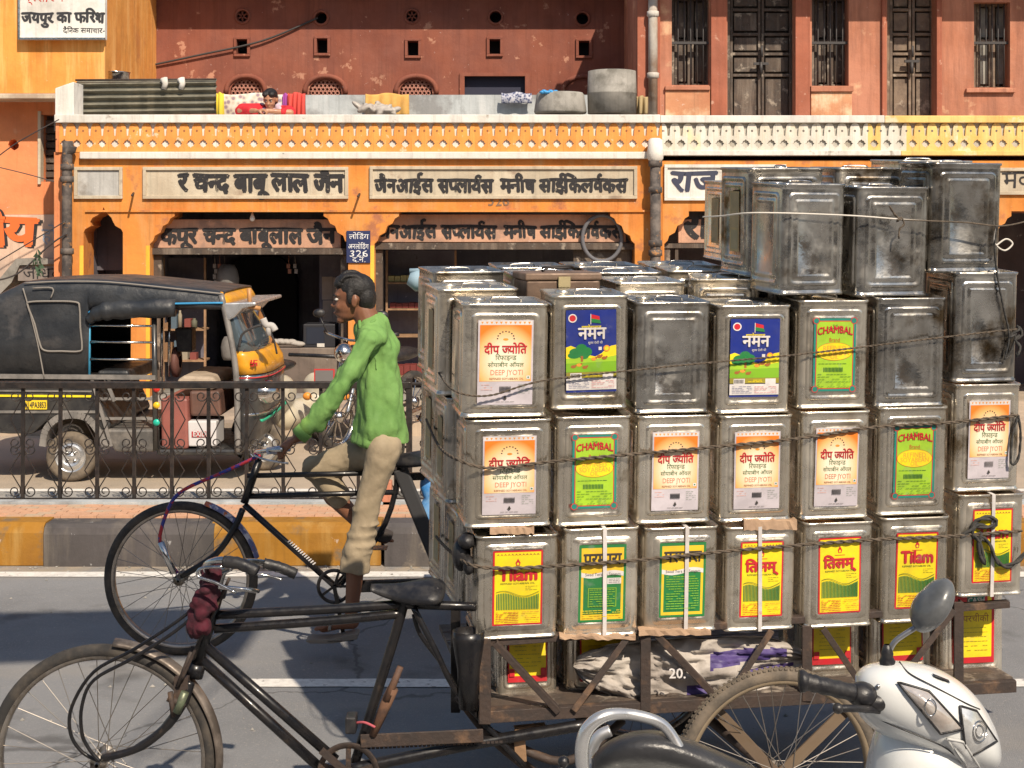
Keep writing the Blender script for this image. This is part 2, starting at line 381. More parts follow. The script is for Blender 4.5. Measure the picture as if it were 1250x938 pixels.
for i in range(420):
    y = 8.39 - abs(rr.gauss(0, .10)) if rr.random() < .75 else rr.uniform(5.2, 8.2); x = rr.uniform(-5, 5); r = rr.uniform(.004, .013)
    c = Vector((x, y, .002)); vs = [c + Vector((r * math.cos(a) * rr.uniform(.6, 1.2), r * math.sin(a) * rr.uniform(.6, 1.2), 0)) for a in (0, 1.3, 2.5, 3.8, 5)] + [c + Vector((0, 0, r * .8))]
    g.add(vs, [(0, 1, 5), (1, 2, 5), (2, 3, 5), (3, 4, 5), (4, 0, 5)])
tag(g.build('road_grit', M_CONC), kind='stuff', label='small stones and grit lying on the road and along the kerb')
g = MB(); g.add([(-80, 9.6, 0), (80, 9.6, 0), (80, 14.1, 0), (-80, 14.1, 0)], [(0, 1, 2, 3)])
tag(g.build('far_road', M_FAR), kind='structure')
def road_line(x0, x1, Ya, Yb, nm='road_line'):
    g = MB(); n_ = max(2, int((x1 - x0) / .2)); vs = []
    for i in range(n_ + 1):
        x = x0 + (x1 - x0) * i / n_; vs += [(x, Ya + random.uniform(-.006, .006), .004), (x, Yb + random.uniform(-.006, .006), .004)]
    g.add(vs, [(2 * i, 2 * i + 2, 2 * i + 3, 2 * i + 1) for i in range(n_)])
    tag(g.build(nm, M_LINE), kind='structure')
road_line(-40, 40, 8.14, 8.26)
road_line(-1.16, 6, 6.20, 6.31); road_line(-12, -4.6, 6.20, 6.31)
road_line(-40, 40, 10.75, 10.85)
g = MB(); g.box((-60, 13.6, 0), (60, 13.75, .12)); g.box((-60, 13.752, -.05), (60, 15.5, .10))
tag(g.build('far_pavement', plaster('dusty_pavement', (.50, .40, .30), (.42, .33, .25), (.30, .24, .19))), kind='structure', label='dusty tan far pavement in front of the shops')
# ------------------------------------------------------------------ median: kerb stones, paving, railing
M_KY = plaster('kerb_yellow', (.33, .15, .014), (.23, .10, .012), (.17, .12, .07), (.40, .24, .07), scale3=5, lo3=.55, hi3=.66)
M_KB = plaster('kerb_black', (.085, .075, .075), (.06, .054, .052), (.30, .25, .19), (.17, .145, .12), scale3=5, lo3=.6, hi3=.7)
M_PAV = plaster('pink_paving', (.60, .34, .21), (.52, .30, .19), (.48, .36, .25), None, scale3=2)
ZM = .245
g = MB(); g.box((-40, 8.56, 0), (40, 9.6, ZM - .03)); med = tag(g.build('median', M_CONC), kind='structure', label='raised concrete median carrying the railing')
M_GAP = mat('joint', (.12, .09, .07), .9)
# chamfered stones about one metre long, alternately black and yellow
prof = [(8.40, .0), (8.40, ZM - .055), (8.415, ZM - .02), (8.445, ZM), (8.60, ZM), (8.60, .0)]
def kerb_mesh(m):
    g = MB(); L_ = .995; vs = []
    for x in (0, L_): vs += [(x, y, z) for y, z in prof]
    n_ = len(prof)
    g.add(vs, [tuple(range(n_)), tuple(range(2 * n_ - 1, n_ - 1, -1))] + [(i, (i + 1) % n_, (i + 1) % n_ + n_, i + n_) for i in range(n_)]); return g.data('kerb_stone', m)
ky, kb = kerb_mesh(M_KY), kerb_mesh(M_KB)
x0k = P(262, 660, 8.4).x
for i in range(-8, 12):
    o = inst('kerb_stone', ky if i % 2 == 0 else kb, med, (x0k + i * 1.01, random.uniform(-.008, .008), random.uniform(-.004, .004)), (0, 0, random.uniform(-.004, .004)))
    o['label'] = 'kerb stone painted ' + ('mustard yellow' if i % 2 == 0 else 'worn black')
pv = MB()
pv.box((0, 0, 0), (.105, .055, .03)); pvm = pv.data('paving_brick', M_PAV)
base = MB(); base.box((-40, 8.605, ZM - .028), (40, 8.98, ZM - .02)); base.build('paving_bed', M_GAP, med)
n_ = 0
xa = P(-8, 640, 8.7).x
for i in range(42):
    for j in range(6):
        x = xa + i * .109 + (.054 if j % 2 else 0)
        if n_ >= 290: break
        inst('paving_brick', pvm, med, (x, 8.61 + j * .0585, ZM - .021 + random.uniform(-.002, .002))); n_ += 1
rest = MB()
for i in range(-60, 140):
    for j in range(6):
        if 0 <= i < 42 and i * 6 + j < 290: continue
        x = xa + i * .109 + (.054 if j % 2 else 0); rest.box((x, 8.61 + j * .0585, ZM - .021), (x + .105, 8.665 + j * .0585, ZM + .009))
tag(rest.build('paving_brick', M_PAV, med), kind='stuff')
g = MB(); g.box((-40, 8.98, ZM - .028), (40, 9.07, ZM + .02), M_BLUEGREY); g.build('rail_footing', M_BLUEGREY, med)
# railing
DF = 9.1; k = DF / F
M_IRON = mat('railing_black_paint', (.016, .014, .014), .5, .1, (.035, .026, .022), 20, .001, 60)
fx = lambda x: (x - 625) * k
fz = lambda y: H - (y - YH) * k
fen = thing('iron_railing', 'black wrought iron railing with diamond rods and scroll curls along the median', 'railing', (fx(250), DF, ZM))
g = MB(); g.box((fx(-260), DF - .03, fz(474)), (fx(502), DF + .03, fz(466))); g.box((fx(502), DF - .012, fz(470.5)), (fx(900), DF + .012, fz(467))); g.build('top_rail', M_IRON, fen, .004)
g = MB(); g.box((fx(-260), DF - .03, ZM + .02), (fx(900), DF + .03, fz(611))); g.build('bottom_rail', M_IRON, fen, .004)
post = MB(); post.box((-.0105, -.0105, ZM), (.0105, .0105, fz(474))); postm = post.data('post', M_IRON)
def scroll(up):
    s = k; pts = []
    c1, c2 = ((9.5, 484), (9.5, 541)) if up else ((9.5, 549), (9.5, 600))
    for a in range(-250, 200, 30):                                   # top curl, unwinding to the post side
        r = 2.5 + 4.5 * (a + 250) / 450
        pts.append((c1[0] + r * math.cos(R(a)), c1[1] + r * math.sin(R(a)) * 1.0))
    mid = (c1[1] + c2[1]) / 2
    body = [(c1[0] - 6.5, c1[1] + 5), (15.5, mid), (c2[0] - 6.5, c2[1] - 5)]
    bot = []
    for a in range(160, -290, -30):
        r = 2.5 + 4.5 * (1 - (160 - a) / 450); bot.append((c2[0] + r * math.cos(R(a)), c2[1] + r * math.sin(R(a))))
    allp = pts + body + bot
    return [Vector((x * s, 0, fz(y))) for x, y in allp]
scm = []
for up in (True, False):
    for sx in (1, -1):
        g = MB(); g.tube([Vector((p.x * sx, p.y, p.z)) for p in scroll(up)], .0042, 5); scm.append(g.data('scroll_bar', M_IRON))
loc0 = Vector(ORG[fen.name])
for i in range(-4, 15):
    px = 27.5 + 45.5 * i
    if 488 < px < 512: px = 500
    if i == 10: px = 483
    if i > 11 and px > 600: continue
    inst('post', postm, fen, (fx(px) - loc0.x, 0, -ZM), (0, random.uniform(-.006, .006), 0))
    for q in scm: inst('scroll_bar', q, fen, (fx(px) - loc0.x, 0, -ZM), (0, random.uniform(-.01, .01), 0))
g = MB(); g.box((fx(496), DF - .025, ZM - .0), (fx(503), DF + .025, fz(462))); g.build('end_post', M_IRON, fen)
# pinkish guard post standing on the median
g = MB(); g.pbox(466, 588, 478, 628, 8.98, 9.06); solo('guard_post', g, plaster('salmon_paint', (.60, .24, .14), (.5, .2, .12), (.3, .15, .1)), 'short salmon-painted square post on the median behind the cyclist', 'post', None, .008)

# ------------------------------------------------------------------ main bazaar building (front plane at Y = 15.5)
DA = 15.5
def sp(x, y): v = P(x, y, DA); return (v.x, v.z)
shop = thing('bazaar_building', 'orange arcaded shop building with Hindi signs and white-trimmed relief parapet', 'building', (P(440, 501, DA).x, DA, 0))
def brk(x, side, y=258, s=1.0):                       # scalloped bracket, from the soffit out to the pillar edge x
    pts = [(30, 0), (30, 6), (25, 9), (22, 15), (16, 18), (13, 26), (6, 30), (4, 36), (0, 40)]
    return [(x + side * a * s, y + b * s) for a, b in pts]
def opening(x0, x1, ybot=520, s=1.0): return brk(x0, 1, 258, s) + [(x0, ybot), (x1, ybot)] + brk(x1, -1, 258, s)[::-1]
wall = MB(); wall.pbox(78, 186, 808, 520, DA, DA + .38); wall = wall.build('wall', M_ORANGE, shop)
niche = [(126.5, 253), (124, 259), (119, 263), (113, 266), (110, 271), (111, 276), (104, 280), (102, 284), (102, 520), (150, 520), (150, 284), (148, 280), (141, 276), (138, 271), (136, 266), (132, 262), (129, 259)]
ct = MB()
for poly in (niche, opening(183, 425), opening(457, 775)):
    ct.prism([sp(*p) for p in poly], DA - .2, DA + .8)
cut(wall, ct)
jamb = MB()      # bright yellow strips, sunlight on the jamb sides put into colour
for x in (102, 183): jamb.pbox(x - 5, 300, x - .2, 500, DA - .004, DA + .05)
jamb.pbox(452, 300, 456.8, 500, DA - .004, DA + .05)
jamb.build('sunlit_jamb', M_YEL, shop)
g = MB(); g.pbox(66, 140, 806, 150, DA - .045, DA + .40); g.build('parapet_cap', M_WHITE, shop, .008)
g = MB(); g.pbox(68, 150, 806, 186, DA + .018, DA + .30); g.build('parapet_wall', M_WHITE, shop)
g = MB(); g.pbox(97, 185.5, 806, 194, DA - .07, DA + .2); g.build('cornice', M_WHITE, shop, .008)
g = MB(); g.pbox(68, 150, 72, 186, DA - .01, DA + .2); g.pbox(66, 186, 78, 520, DA + .02, DA + .5); g.build('corner_pier', M_LEFT2, shop)
g = MB(); g.pbox(104, 256.5, 806, 259.0, DA - .022, DA + .02); g.build('string_course', M_ORANGE, shop)
def relief_tile(m_plate, mdot):
    u = DA / F
    arm = [(7.7, 150.6), (5.0, 151), (3.1, 153), (1.8, 157), (1.25, 166)]
    outer = [(-7.7, 186), (7.7, 186)] + arm + [(-a, b) for a, b in arm[::-1]]
    star = []
    for q in range(16):
        r = (5.4, 3.9, 4.6, 3.9)[q % 4]; a = R(q * 22.5); star.append((r * math.cos(a), 175.5 + r * math.sin(a)))
    bm = bmesh.new()
    def loop(pts):
        vv = [bm.verts.new((x * u, 0, -(y - 168) * u)) for x, y in pts]
        return [bm.edges.new((vv[i], vv[(i + 1) % len(vv)])) for i in range(len(vv))]
    es = loop(outer) + loop(star)
    bmesh.ops.triangle_fill(bm, use_beauty=True, use_dissolve=False, edges=es)
    fs = bm.faces[:]
    ex = bmesh.ops.extrude_face_region(bm, geom=fs)
    bmesh.ops.translate(bm, vec=(0, -.020, 0), verts=[e for e in ex['geom'] if isinstance(e, bmesh.types.BMVert)])
    bmesh.ops.recalc_face_normals(bm, faces=bm.faces)
    for sx in (-1, 1):      # half a flat dark dot per side, a hollow's shade put into colour
        c = Vector((sx * 7.7 * u, -.0212, (168 - 160) * u))
        vs = [bm.verts.new(c + Vector((-sx * math.sin(t) * 1.35 * u, 0, math.cos(t) * 1.35 * u))) for t in [math.pi * j / 8 for j in range(9)]]
        f = bm.faces.new(vs if sx > 0 else vs[::-1]); f.material_index = 1
    me = bpy.data.meshes.new('relief_tile'); bm.to_mesh(me); bm.free(); me.materials.append(m_plate); me.materials.append(mdot); return me
M_RELO = plaster('relief_orange', (.80, .34, .08), (.70, .27, .06), (.72, .55, .36), None, scale3=9, lo3=.62, hi3=.68)
tm = relief_tile(M_RELO, mat('dimple_shade', (.30, .12, .05), .9))
u = DA / F; so_ = Vector(ORG[shop.name])
for i in range(48):
    px = 78.5 + 15.42 * i
    if px > 806: break
    inst('relief_tile', tm, shop, ((px - 625) * u - so_.x, .016 + random.uniform(-.002, .002), fz(0) * 0 + (H - (168 - YH) * u)), (0, random.uniform(-.012, .012), 0))
# sign panels on the frieze
def panel(x0, y0, x1, y1, m, mf, parent, nm='sign_panel', t=4, D=DA):
    g = MB(); g.pbox(x0 + t, y0 + t, x1 - t, y1 - t, D - .012, D + .02); p = g.build(nm, m, parent)
    g = MB()
    for a in ((x0, y0, x1, y0 + t), (x0, y1 - t, x1, y1), (x0, y0 + t, x0 + t, y1 - t), (x1 - t, y0 + t, x1, y1 - t)): g.pbox(*a, D - .035, D + .02)
    g.build('frame', mf, p, .004); return p
def sign_text(parent, s, x0, x1, y, D, m=M_INK, bold=.0, zs=1., nm='lettering', arc=0, h=None):
    g = MB(); a, b = P(x0, y, D), P(x1, y, D)
    text(g, s, a.x, b.x, a.z, h, m, D, bold, arc, zs, .05); return g.build(nm, m, parent)
p1 = panel(90, 204, 149, 243, M_GREYP, M_CREAM, shop, 'blank_panel')
p2 = panel(174, 204, 425, 243, M_CREAM, M_CREAM, shop)
sign_text(p2, 'र च{न}द बाबू लाल जैन', 218, 419, 234, DA - .016, bold=.062, zs=1.2)
sign_text(p2, '326', 596, 622, 251.5, DA - .004, mat('faded_ink', (.22, .13, .08), .8), bold=.01)
p3 = panel(451, 203, 778, 243, M_CREAM, M_CREAM, shop)
sign_text(p3, 'जैनआईस स{प}लाय^स', 457, 602, 235, DA - .016, bold=.058, zs=1.22); sign_text(p3, 'मनीष साईिकलव^कस', 611, 766, 235, DA - .016, bold=.058, zs=1.2)
# inner boards over the shutters
def board(x0, y0, x1, y1, m, parent, D, nm='inner_sign_board'):
    g = MB(); g.pbox(x0, y0, x1, y1, D, D + .05); return g.build(nm, m, parent, .006)
DI = DA + .16
b1 = board(182, 268, 416, 303, M_PINKSIGN, shop, DI); sign_text(b1, 'कपूर च{न}द बाबूलाल जैन', 197, 409, 297.5, DI - .004, bold=.055, zs=1.14)
b2 = board(460, 262, 764, 296, M_PINKSIGN, shop, DI); sign_text(b2, 'जनआईस स{प}लाय^स', 461, 606, 291, DI - .004, bold=.055, zs=1.2); sign_text(b2, 'मनीष साईिकलव^कस', 615, 760, 291, DI - .004, bold=.055, zs=1.2)
g = MB(); g.pbox(182, 303.5, 426, 311, DI - .06, DI + .08); g.pbox(186, 311, 197, 505, DI, DI + .1); g.pbox(416, 311, 424, 505, DI, DI + .1)
g.pbox(458, 297, 776, 305, DI - .04, DI + .1); g.pbox(457, 305, 467, 505, DI, DI + .1); g.pbox(700, 305, 770, 330, DI + .05, DI + .1); g.build('door_frame', M_WOODD, shop, .004)
# interiors: back, side walls, ceiling and a raised floor
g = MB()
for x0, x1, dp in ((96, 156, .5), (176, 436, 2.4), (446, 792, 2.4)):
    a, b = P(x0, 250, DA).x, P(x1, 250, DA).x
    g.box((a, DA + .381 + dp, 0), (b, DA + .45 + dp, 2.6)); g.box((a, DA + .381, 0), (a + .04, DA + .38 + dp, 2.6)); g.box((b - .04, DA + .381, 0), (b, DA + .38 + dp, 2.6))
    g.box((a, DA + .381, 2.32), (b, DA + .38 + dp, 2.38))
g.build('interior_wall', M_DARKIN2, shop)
g = MB(); g.pbox(90, 484, 800, 515, DA + .02, DA + 2.9); g.build('plinth', M_CONC, shop)
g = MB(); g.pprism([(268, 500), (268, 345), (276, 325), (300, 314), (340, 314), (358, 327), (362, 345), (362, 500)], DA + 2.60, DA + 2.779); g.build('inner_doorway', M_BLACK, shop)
g = MB(); g.pbox(98, 262, 155, 330, DA + .55, DA + .6); g.build('niche_shutter', M_DARKIN, shop)
g = MB(); g.pprism([(90, 100), (90, 141), (67, 141), (67, 108), (78, 104)], DA, DA + .35); g.build('white_pier', M_WHITE, shop, .01)
# terrace behind the parapet
g = MB(); g.pbox(66, 150, 1700, 160, DA + .30, 19.2); g.build('roof_terrace', M_CONC, shop)
# the right-hand half, white balustrade
shopb = thing('bazaar_building', 'white-balustraded shop building partly hidden behind the stacked tins', 'building', (P(1100, 501, DA).x, DA, 0))
wb = MB(); wb.pbox(808.4, 196, 1700, 520, DA + .01, DA + .38); wb = wb.build('wall', M_ORANGE, shopb)
ct = MB()
for a, b in ((811, 960), (985, 1180), (1205, 1420)): ct.prism([sp(*p) for p in opening(a, b)], DA - .2, DA + .8)
cut(wb, ct)
M_BALU = plaster('balustrade_white', (.72, .69, .62), (.62, .58, .50), (.78, .62, .36), (.60, .52, .40), scale3=1.2, lo3=.56, hi3=.68)
M_BALY = plaster('balustrade_yellow', (.82, .56, .20), (.74, .46, .13), (.76, .68, .50), (.66, .42, .16), scale3=3, lo3=.56, hi3=.66)
g = MB(); g.pbox(806.2, 141, 1080, 150, DA - .04, DA + .40); g.build('parapet_cap', M_WHITE, shopb, .008)
g = MB(); g.pbox(1080.2, 141.3, 1700, 150, DA - .038, DA + .40); g.build('parapet_cap', M_BALY, shopb, .008)
g = MB(); g.pbox(806.2, 150, 1700, 186, DA + .021, DA + .30); g.build('parapet_wall', plaster('backing_white', (.55, .52, .46), (.45, .42, .37), (.3, .26, .2)), shopb)  # darker white on the wall behind the tiles
g = MB(); g.pbox(808, 184, 1100, 190, DA - .05, DA + .2); g.build('cornice', M_WHITE, shopb, .006)
g = MB(); g.pbox(1100.2, 184.3, 1700, 190, DA - .048, DA + .2); g.build('cornice', M_BALY, shopb, .006)
dm = mat('dimple_shade_dark', (.16, .14, .12), .9)
tw = relief_tile(M_BALU, dm); ty = relief_tile(M_BALY, dm); sb = Vector(ORG[shopb.name])
for i in range(52):
    px = 816 + 15.7 * i; f_ = (px - 1020) / 160
    inst('relief_tile', ty if random.random() < f_ else tw, shopb, ((px - 625) * u - sb.x, .018 + random.uniform(-.002, .002), H - (168 - YH) * u), (0, random.uniform(-.01, .01), 0), (1.018, 1, 1))
pr = panel(811, 201, 960, 245, M_WHITE, M_WHITE, shopb, D=DA + .01)
sign_text(pr, 'राज', 820, 874, 233, DA - .008, mat('blue_black_ink', (.04, .045, .08), .7), bold=.04, zs=.95)
ps = panel(1212, 205, 1400, 238, M_CREAM, M_CREAM, shopb, D=DA + .01); sign_text(ps, 'मव वर', 1224, 1300, 230, DA - .008)
bb = board(828, 268, 960, 297, M_PINKSIGN, shopb, DI); sign_text(bb, 'रा', 834, 866, 291, DI - .004, bold=.05)
g = MB(); g.pbox(806, 297.5, 960, 303, DI - .02, DI + .08); g.pbox(811, 303, 818, 500, DI, DI + .1); g.pbox(824, 303, 828, 500, DI, DI + .1); g.build('door_frame', M_WOODD, shopb)
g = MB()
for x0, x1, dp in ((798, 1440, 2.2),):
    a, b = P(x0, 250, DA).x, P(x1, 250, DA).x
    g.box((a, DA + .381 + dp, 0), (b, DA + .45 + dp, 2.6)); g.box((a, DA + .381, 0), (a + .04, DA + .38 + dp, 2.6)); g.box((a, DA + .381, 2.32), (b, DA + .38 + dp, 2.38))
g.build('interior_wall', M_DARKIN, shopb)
# shop contents
solo('hanging_bulb', MB().tube([P(308, 258, DA + .1), P(308, 263, DA + .1)], .006).lathe([(0, .02), (.014, .02), (.016, 0), (.028, -.025), (.03, -.04), (.02, -.062), (0, -.068)], P(308, 263, DA + .1), seg=12), mat('bulb_glass', (.8, .8, .78), .1, .1), 'clear light bulb hanging from the soffit of the left shop', 'light bulb')
g = MB(); g.tube([P(735 + 24 * math.cos(a), 291 + 28 * math.sin(a), DA + .11 + .02 * math.sin(a)) for a in [2 * math.pi * i / 40 for i in range(40)]], .022, 8, True); solo('bicycle_tyre', g, mat('grey_rubber', (.13, .13, .145), .8), 'worn grey bicycle tyre hanging in front of the inner shop sign', 'tyre')
sg = MB(); DS = DA - .02; sg.pbox(423, 282, 452, 321, DS, DA - .002, mat('navy_plate', (.02, .03, .10), .5)); sgo = solo('number_plate_sign', sg, None, 'small navy plate with white Hindi lettering and 326 on the orange pillar', 'sign')
ORG[sgo.name] = tuple(sgo.location)
for s_, a, b, y in (('लोिडंग', 426, 450, 292), ('अनलोिडंग', 425, 450, 304), ('326', 427, 449, 313.5), ('द.नं.', 430, 446, 320)): sign_text(sgo, s_, a, b, y, DS - .002, mat('plate_white', (.75, .75, .75), .5), h=9 * DS / F if s_ != '326' else 11 * DS / F)
def shelf(name, label, cat, x0, y0, x1, y1, D, ys, things_):
    t = thing(name, label, cat, P((x0 + x1) / 2, y1, D))
    for x in (x0, x1): g = MB(); g.pbox(x - 1.2, y0, x + 1.2, y1, D, D + .04); g.build('upright', M_WOOD, t)
    for y in ys: g = MB(); g.pbox(x0 + 1.3, y, x1 - 1.3, y + 2, D, D + .32); g.build('shelf_board', M_WOOD, t)
    g = MB(); g.pbox(x0, y0, x1, y1, D + .33, D + .36); g.build('back_panel', M_DARKIN2, t)
    return t
shelf('shop_shelf', 'tall open wooden shelving in the shop behind the cyclist', 'shelf', 472, 306, 556, 500, DA + .7, (345, 377, 410, 459), None)
rr = random.Random(11)
for yy, nn in ((360, 6), (402, 5), (440, 6), (498, 5)):
    x = 201
    for i in range(nn):
        ww = rr.uniform(4, 9); hh_ = rr.uniform(7, 24)
        if x + ww > 248: break
        g = MB()
        if rr.random() < .5: g.pbox(x, yy - hh_, x + ww, yy, DA + .66, DA + .66 + rr.uniform(.1, .2))
        else: r_ = ww * DA / F / 2; q = hh_ * DA / F; g.lathe([(0, 0), (r_, 0), (r_, q * .75), (r_ * .5, q * .9), (r_ * .55, q), (0, q)], P(x + ww / 2, yy, DA + .72), seg=10)
        solo('stock_item', g, mat('stock_%d' % (i % 5), ((.22, .12, .06), (.08, .12, .16), (.28, .24, .18), (.20, .05, .04), (.10, .10, .07))[i % 5], .7), 'dull %s standing %s along the %s of the narrow rack in the left shop' % ('packet', ('first', 'second', 'third', 'fourth', 'fifth', 'sixth')[i], {360: 'top board', 402: 'second board', 440: 'third board', 498: 'floor'}[yy]), 'goods', 'goods on the narrow rack of the left shop'); x += ww + rr.uniform(.5, 3)
for i, x in enumerate((262, 268, 274, 352, 360)):
    g = MB(); g.tube([P(x, 312, DA + .5), P(x + .5, 322, DA + .5)], .004, 4)
    for j in range(4 if i < 3 else 2): c = P(x + (j % 2) * 1.5, 325 + j * 6.5, DA + .5); g.box(c - Vector((.018, .01, .025)), c + Vector((.018, .01, .025)))
    solo('packet_strip', g, mat('foil_%d' % (i % 2), ((.25, .22, .2), (.28, .12, .08))[i % 2], .4, .3), ('first', 'second', 'third', 'fourth', 'fifth')[i] + ' strip of small packets from the left on the left shop lintel', 'packets', 'packet strips hanging in the left shop')
rb = mat('red_tin', (.17, .03, .025), .6); bb_ = mat('brown_box', (.22, .15, .10), .8)
for i, (x, y, wd, ht, m_, lb) in enumerate(((476, 376, 40, 6, rb, 'row of flat red tins on the second shelf board of the shop'), (478, 458, 34, 14, rb, 'dull red boxes on the lowest shelf board of the shop'), (474, 344, 28, 8, mat('yellow_box', (.4, .34, .14), .7), 'pale yellow carton on the top shelf board of the shop'))):
    g = MB(); k_ = 0
    while k_ < wd: g.pbox(x + k_, y - ht * random.uniform(.8, 1), x + k_ + 7, y, DA + .75, DA + .95); k_ += 7.6
    solo('stock_box', g, m_, lb, 'boxes')
g = MB(); g.pbox(332, 425, 431, 497, DA + .3, DA + .7); cnt = solo('shop_counter', g, plaster('counter_wood', (.16, .12, .10), (.11, .085, .07), (.2, .16, .13)), 'dark wooden counter across the left shop doorway', 'counter', None, .01)
t = thing('television', 'old black box television standing on the shop counter', 'television', P(389, 425, DA + .45))
g = MB(); g.pbox(370, 396, 409, 424.5, DA + .35, DA + .68); g.build('casing', mat('tv_black', (.02, .02, .025), .5), t, .01)
g = MB(); g.pbox(374, 400, 396, 420, DA + .342, DA + .349); g.build('screen', mat('tv_glass', (.03, .035, .05), .15), t)
g = MB(); g.pbox(387, 419.5, 396, 423.8, DA + .335, DA + .345); g.build('price_tag', M_WHITE, t)
t = thing('notice_papers', 'pinkish sheets of newspaper pasted on the shop wall behind the cyclist', 'paper', P(405, 395, DA + 2.6))
for a in ((393, 338, 406, 366), (406.5, 339, 419, 367), (394, 367, 406, 393), (406.5, 368, 419, 425)):
    g = MB(); g.pbox(*a, DA + .86 + random.uniform(0, .004), DA + .869); g.build('sheet', mat('old_paper', (.36, .29, .25), .9, 0, (.30, .24, .2), 6), t)
g = MB(); g.pbox(390, 312, 432, 500, DA + .87, DA + .95); g.build('board', M_DARKIN2, t)
sx = MB(); rag = []
for i in range(14):
    a = i / 13; sx.ell(P(322 + 44 * a, 421 - 4 * math.sin(a * 3) + random.uniform(-1, 1), DA + .35), (.06, .05, .03))
solo('cloth_heap', sx, mat('grey_rag', (.35, .32, .29), .9), 'crumpled grey rag lying on the shop counter', 'cloth')
shelf('shop_rack', 'narrow rack with hanging goods at the left of the left shop', 'rack', 199, 315, 250, 500, DA + .6, (360, 402, 440), None)
for x, y, s_, nm_, lb in ((278, 342, 16, 'hanging_sack', 'pale grey sack hanging in the shop above the auto seat'), (280, 425, 12, 'cloth_bundle', 'pale rounded bundle standing in the left shop')):
    g = MB(); D_ = DA + .5
    prof_ = [(0, 1.3), (.55, 1.25), (.8, .8), (.95, .1), (.85, -.9), (.65, -1.3), (0, -1.35)]
    g.lathe([(r * s_ * .0085, z * s_ * .0085) for r, z in prof_], P(x, y, D_), seg=14); solo(nm_, g, mat('grey_sack', (.16, .15, .14), .9, 0, (.11, .1, .095), 8), lb, 'sack')

# ------------------------------------------------------------------ set-back red building with vents
DC = 19.0
redb = thing('rear_building', 'tall brick-red building with rows of small vents rising behind the terrace', 'building', (P(450, 140, DC).x, DC, 0))
rw = MB(); rw.pbox(120, -60, 790, 260, DC, DC + .35); rw = rw.build('wall', M_RED, redb)
ct = MB()
rnd = [(296, 20), (392, 22), (503, 20), (605, 21), (711, 23)]; sq = [(295, 57), (393, 56), (504, 59), (604, 57), (713, 59)]
arch = [(300, 19), (397, 20), (508, 20)]
dc = lambda x, y: (P(x, y, DC).x, P(x, y, DC).z)
for x, y in rnd: ct.prism([dc(x + 8 * math.cos(a), y + 8 * math.sin(a)) for a in [2 * math.pi * i / 20 for i in range(20)]], DC - .2, DC + .26)
for x, y in sq: ct.prism([dc(x - 6.5, y - 9), dc(x + 6.5, y - 9), dc(x + 6.5, y + 9), dc(x - 6.5, y + 9)], DC - .2, DC + .26)
def archp(x, wd, y0=116, h=17, n=12): return [(x - wd, y0)] + [(x + wd * math.cos(a) * (1 if abs(math.cos(a)) > 0 else 1), y0 - 2 - h * math.sin(a) ** .8) for a in [math.pi - math.pi * i / n for i in range(n + 1)]] + [(x + wd, y0)]
for x, wd in arch: ct.prism([dc(*p) for p in archp(x, wd)], DC - .2, DC + .2)
ct.prism([dc(567, 93), dc(641, 93), dc(641, 125), dc(567, 125)], DC - .2, DC + .31)
cut(rw, ct)
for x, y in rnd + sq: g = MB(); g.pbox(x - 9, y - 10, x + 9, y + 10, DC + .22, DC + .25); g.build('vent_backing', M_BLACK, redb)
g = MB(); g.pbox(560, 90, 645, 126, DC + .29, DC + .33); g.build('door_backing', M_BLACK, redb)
for x, y in rnd:
    g = MB(); g.tube([P(x + 8.5 * math.cos(a), y + 8.5 * math.sin(a), DC - .004) for a in [2 * math.pi * i / 24 for i in range(24)]], .018, 6, True); o = g.build('round_vent', M_RED, redb)
    if x < 590 and x != 392:
        g = MB()
        for a in range(6):
            c = P(x, y, DC + .03); dx = Vector((math.cos(R(60 * a)), 0, math.sin(R(60 * a)))) * .048
            g.tube([c + dx + Vector((.032 * math.cos(b), 0, .032 * math.sin(b))) for b in [2 * math.pi * i / 8 for i in range(8)]], .007, 4, True)
        g.build('grille', M_RED, o)
for x, y in sq:
    g = MB()
    for a in ((x - 10, y - 12, x + 10, y - 9), (x - 10, y + 9, x + 10, y + 12), (x - 10, y - 9, x - 6.5, y + 9), (x + 6.5, y - 9, x + 10, y + 9)): g.pbox(*a, DC - .035, DC + .05)
    g.build('square_vent', M_RED, redb, .005)
for x, wd in arch + [(714, 22)]:
    g = MB(); pts = [P(*p, DC - .01) for p in archp(x, wd + 5, 116, 21, 16)[1:-1]]; g.tube(pts, .035, 6); o = g.build('arch_moulding', M_RED, redb)
    if x == 714: continue
    g = MB()        # pierced lattice of rings
    for i in range(-6, 7):
        for j in range(5):
            cx, cy = x + i * 5 + (2.5 if j % 2 else 0), 114 - j * 4.4
            if abs(cx - x) > wd - 1 or cy < 116 - 3 - 17 * max(0, (1 - ((cx - x) / wd) ** 2)) ** .4: continue
            g.tube([P(cx + 2.4 * math.cos(b), cy + 2.4 * math.sin(b), DC + .05) for b in [2 * math.pi * q / 6 for q in range(6)]], .0085, 4, True)
    g.build('lattice', mat('pink_lattice', (.42, .20, .15), .85), o)
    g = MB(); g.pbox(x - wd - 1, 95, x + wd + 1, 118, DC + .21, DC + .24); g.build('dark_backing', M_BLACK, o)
g = MB()
for a in ((561, 89, 647, 93), (561, 93, 567, 120), (641, 93, 647, 120)): g.pbox(*a, DC - .03, DC + .03)
dr = g.build('door_frame', M_RED, redb)
g = MB(); g.pbox(567, 93.2, 641, 122, DC + .1, DC + .13); g.build('door', mat('navy_door', (.022, .024, .05), .7), dr)
g = MB(); g.pbox(100, -60, 790, -34, DC - .62, DC + .3); g.build('eave', M_RED, redb)
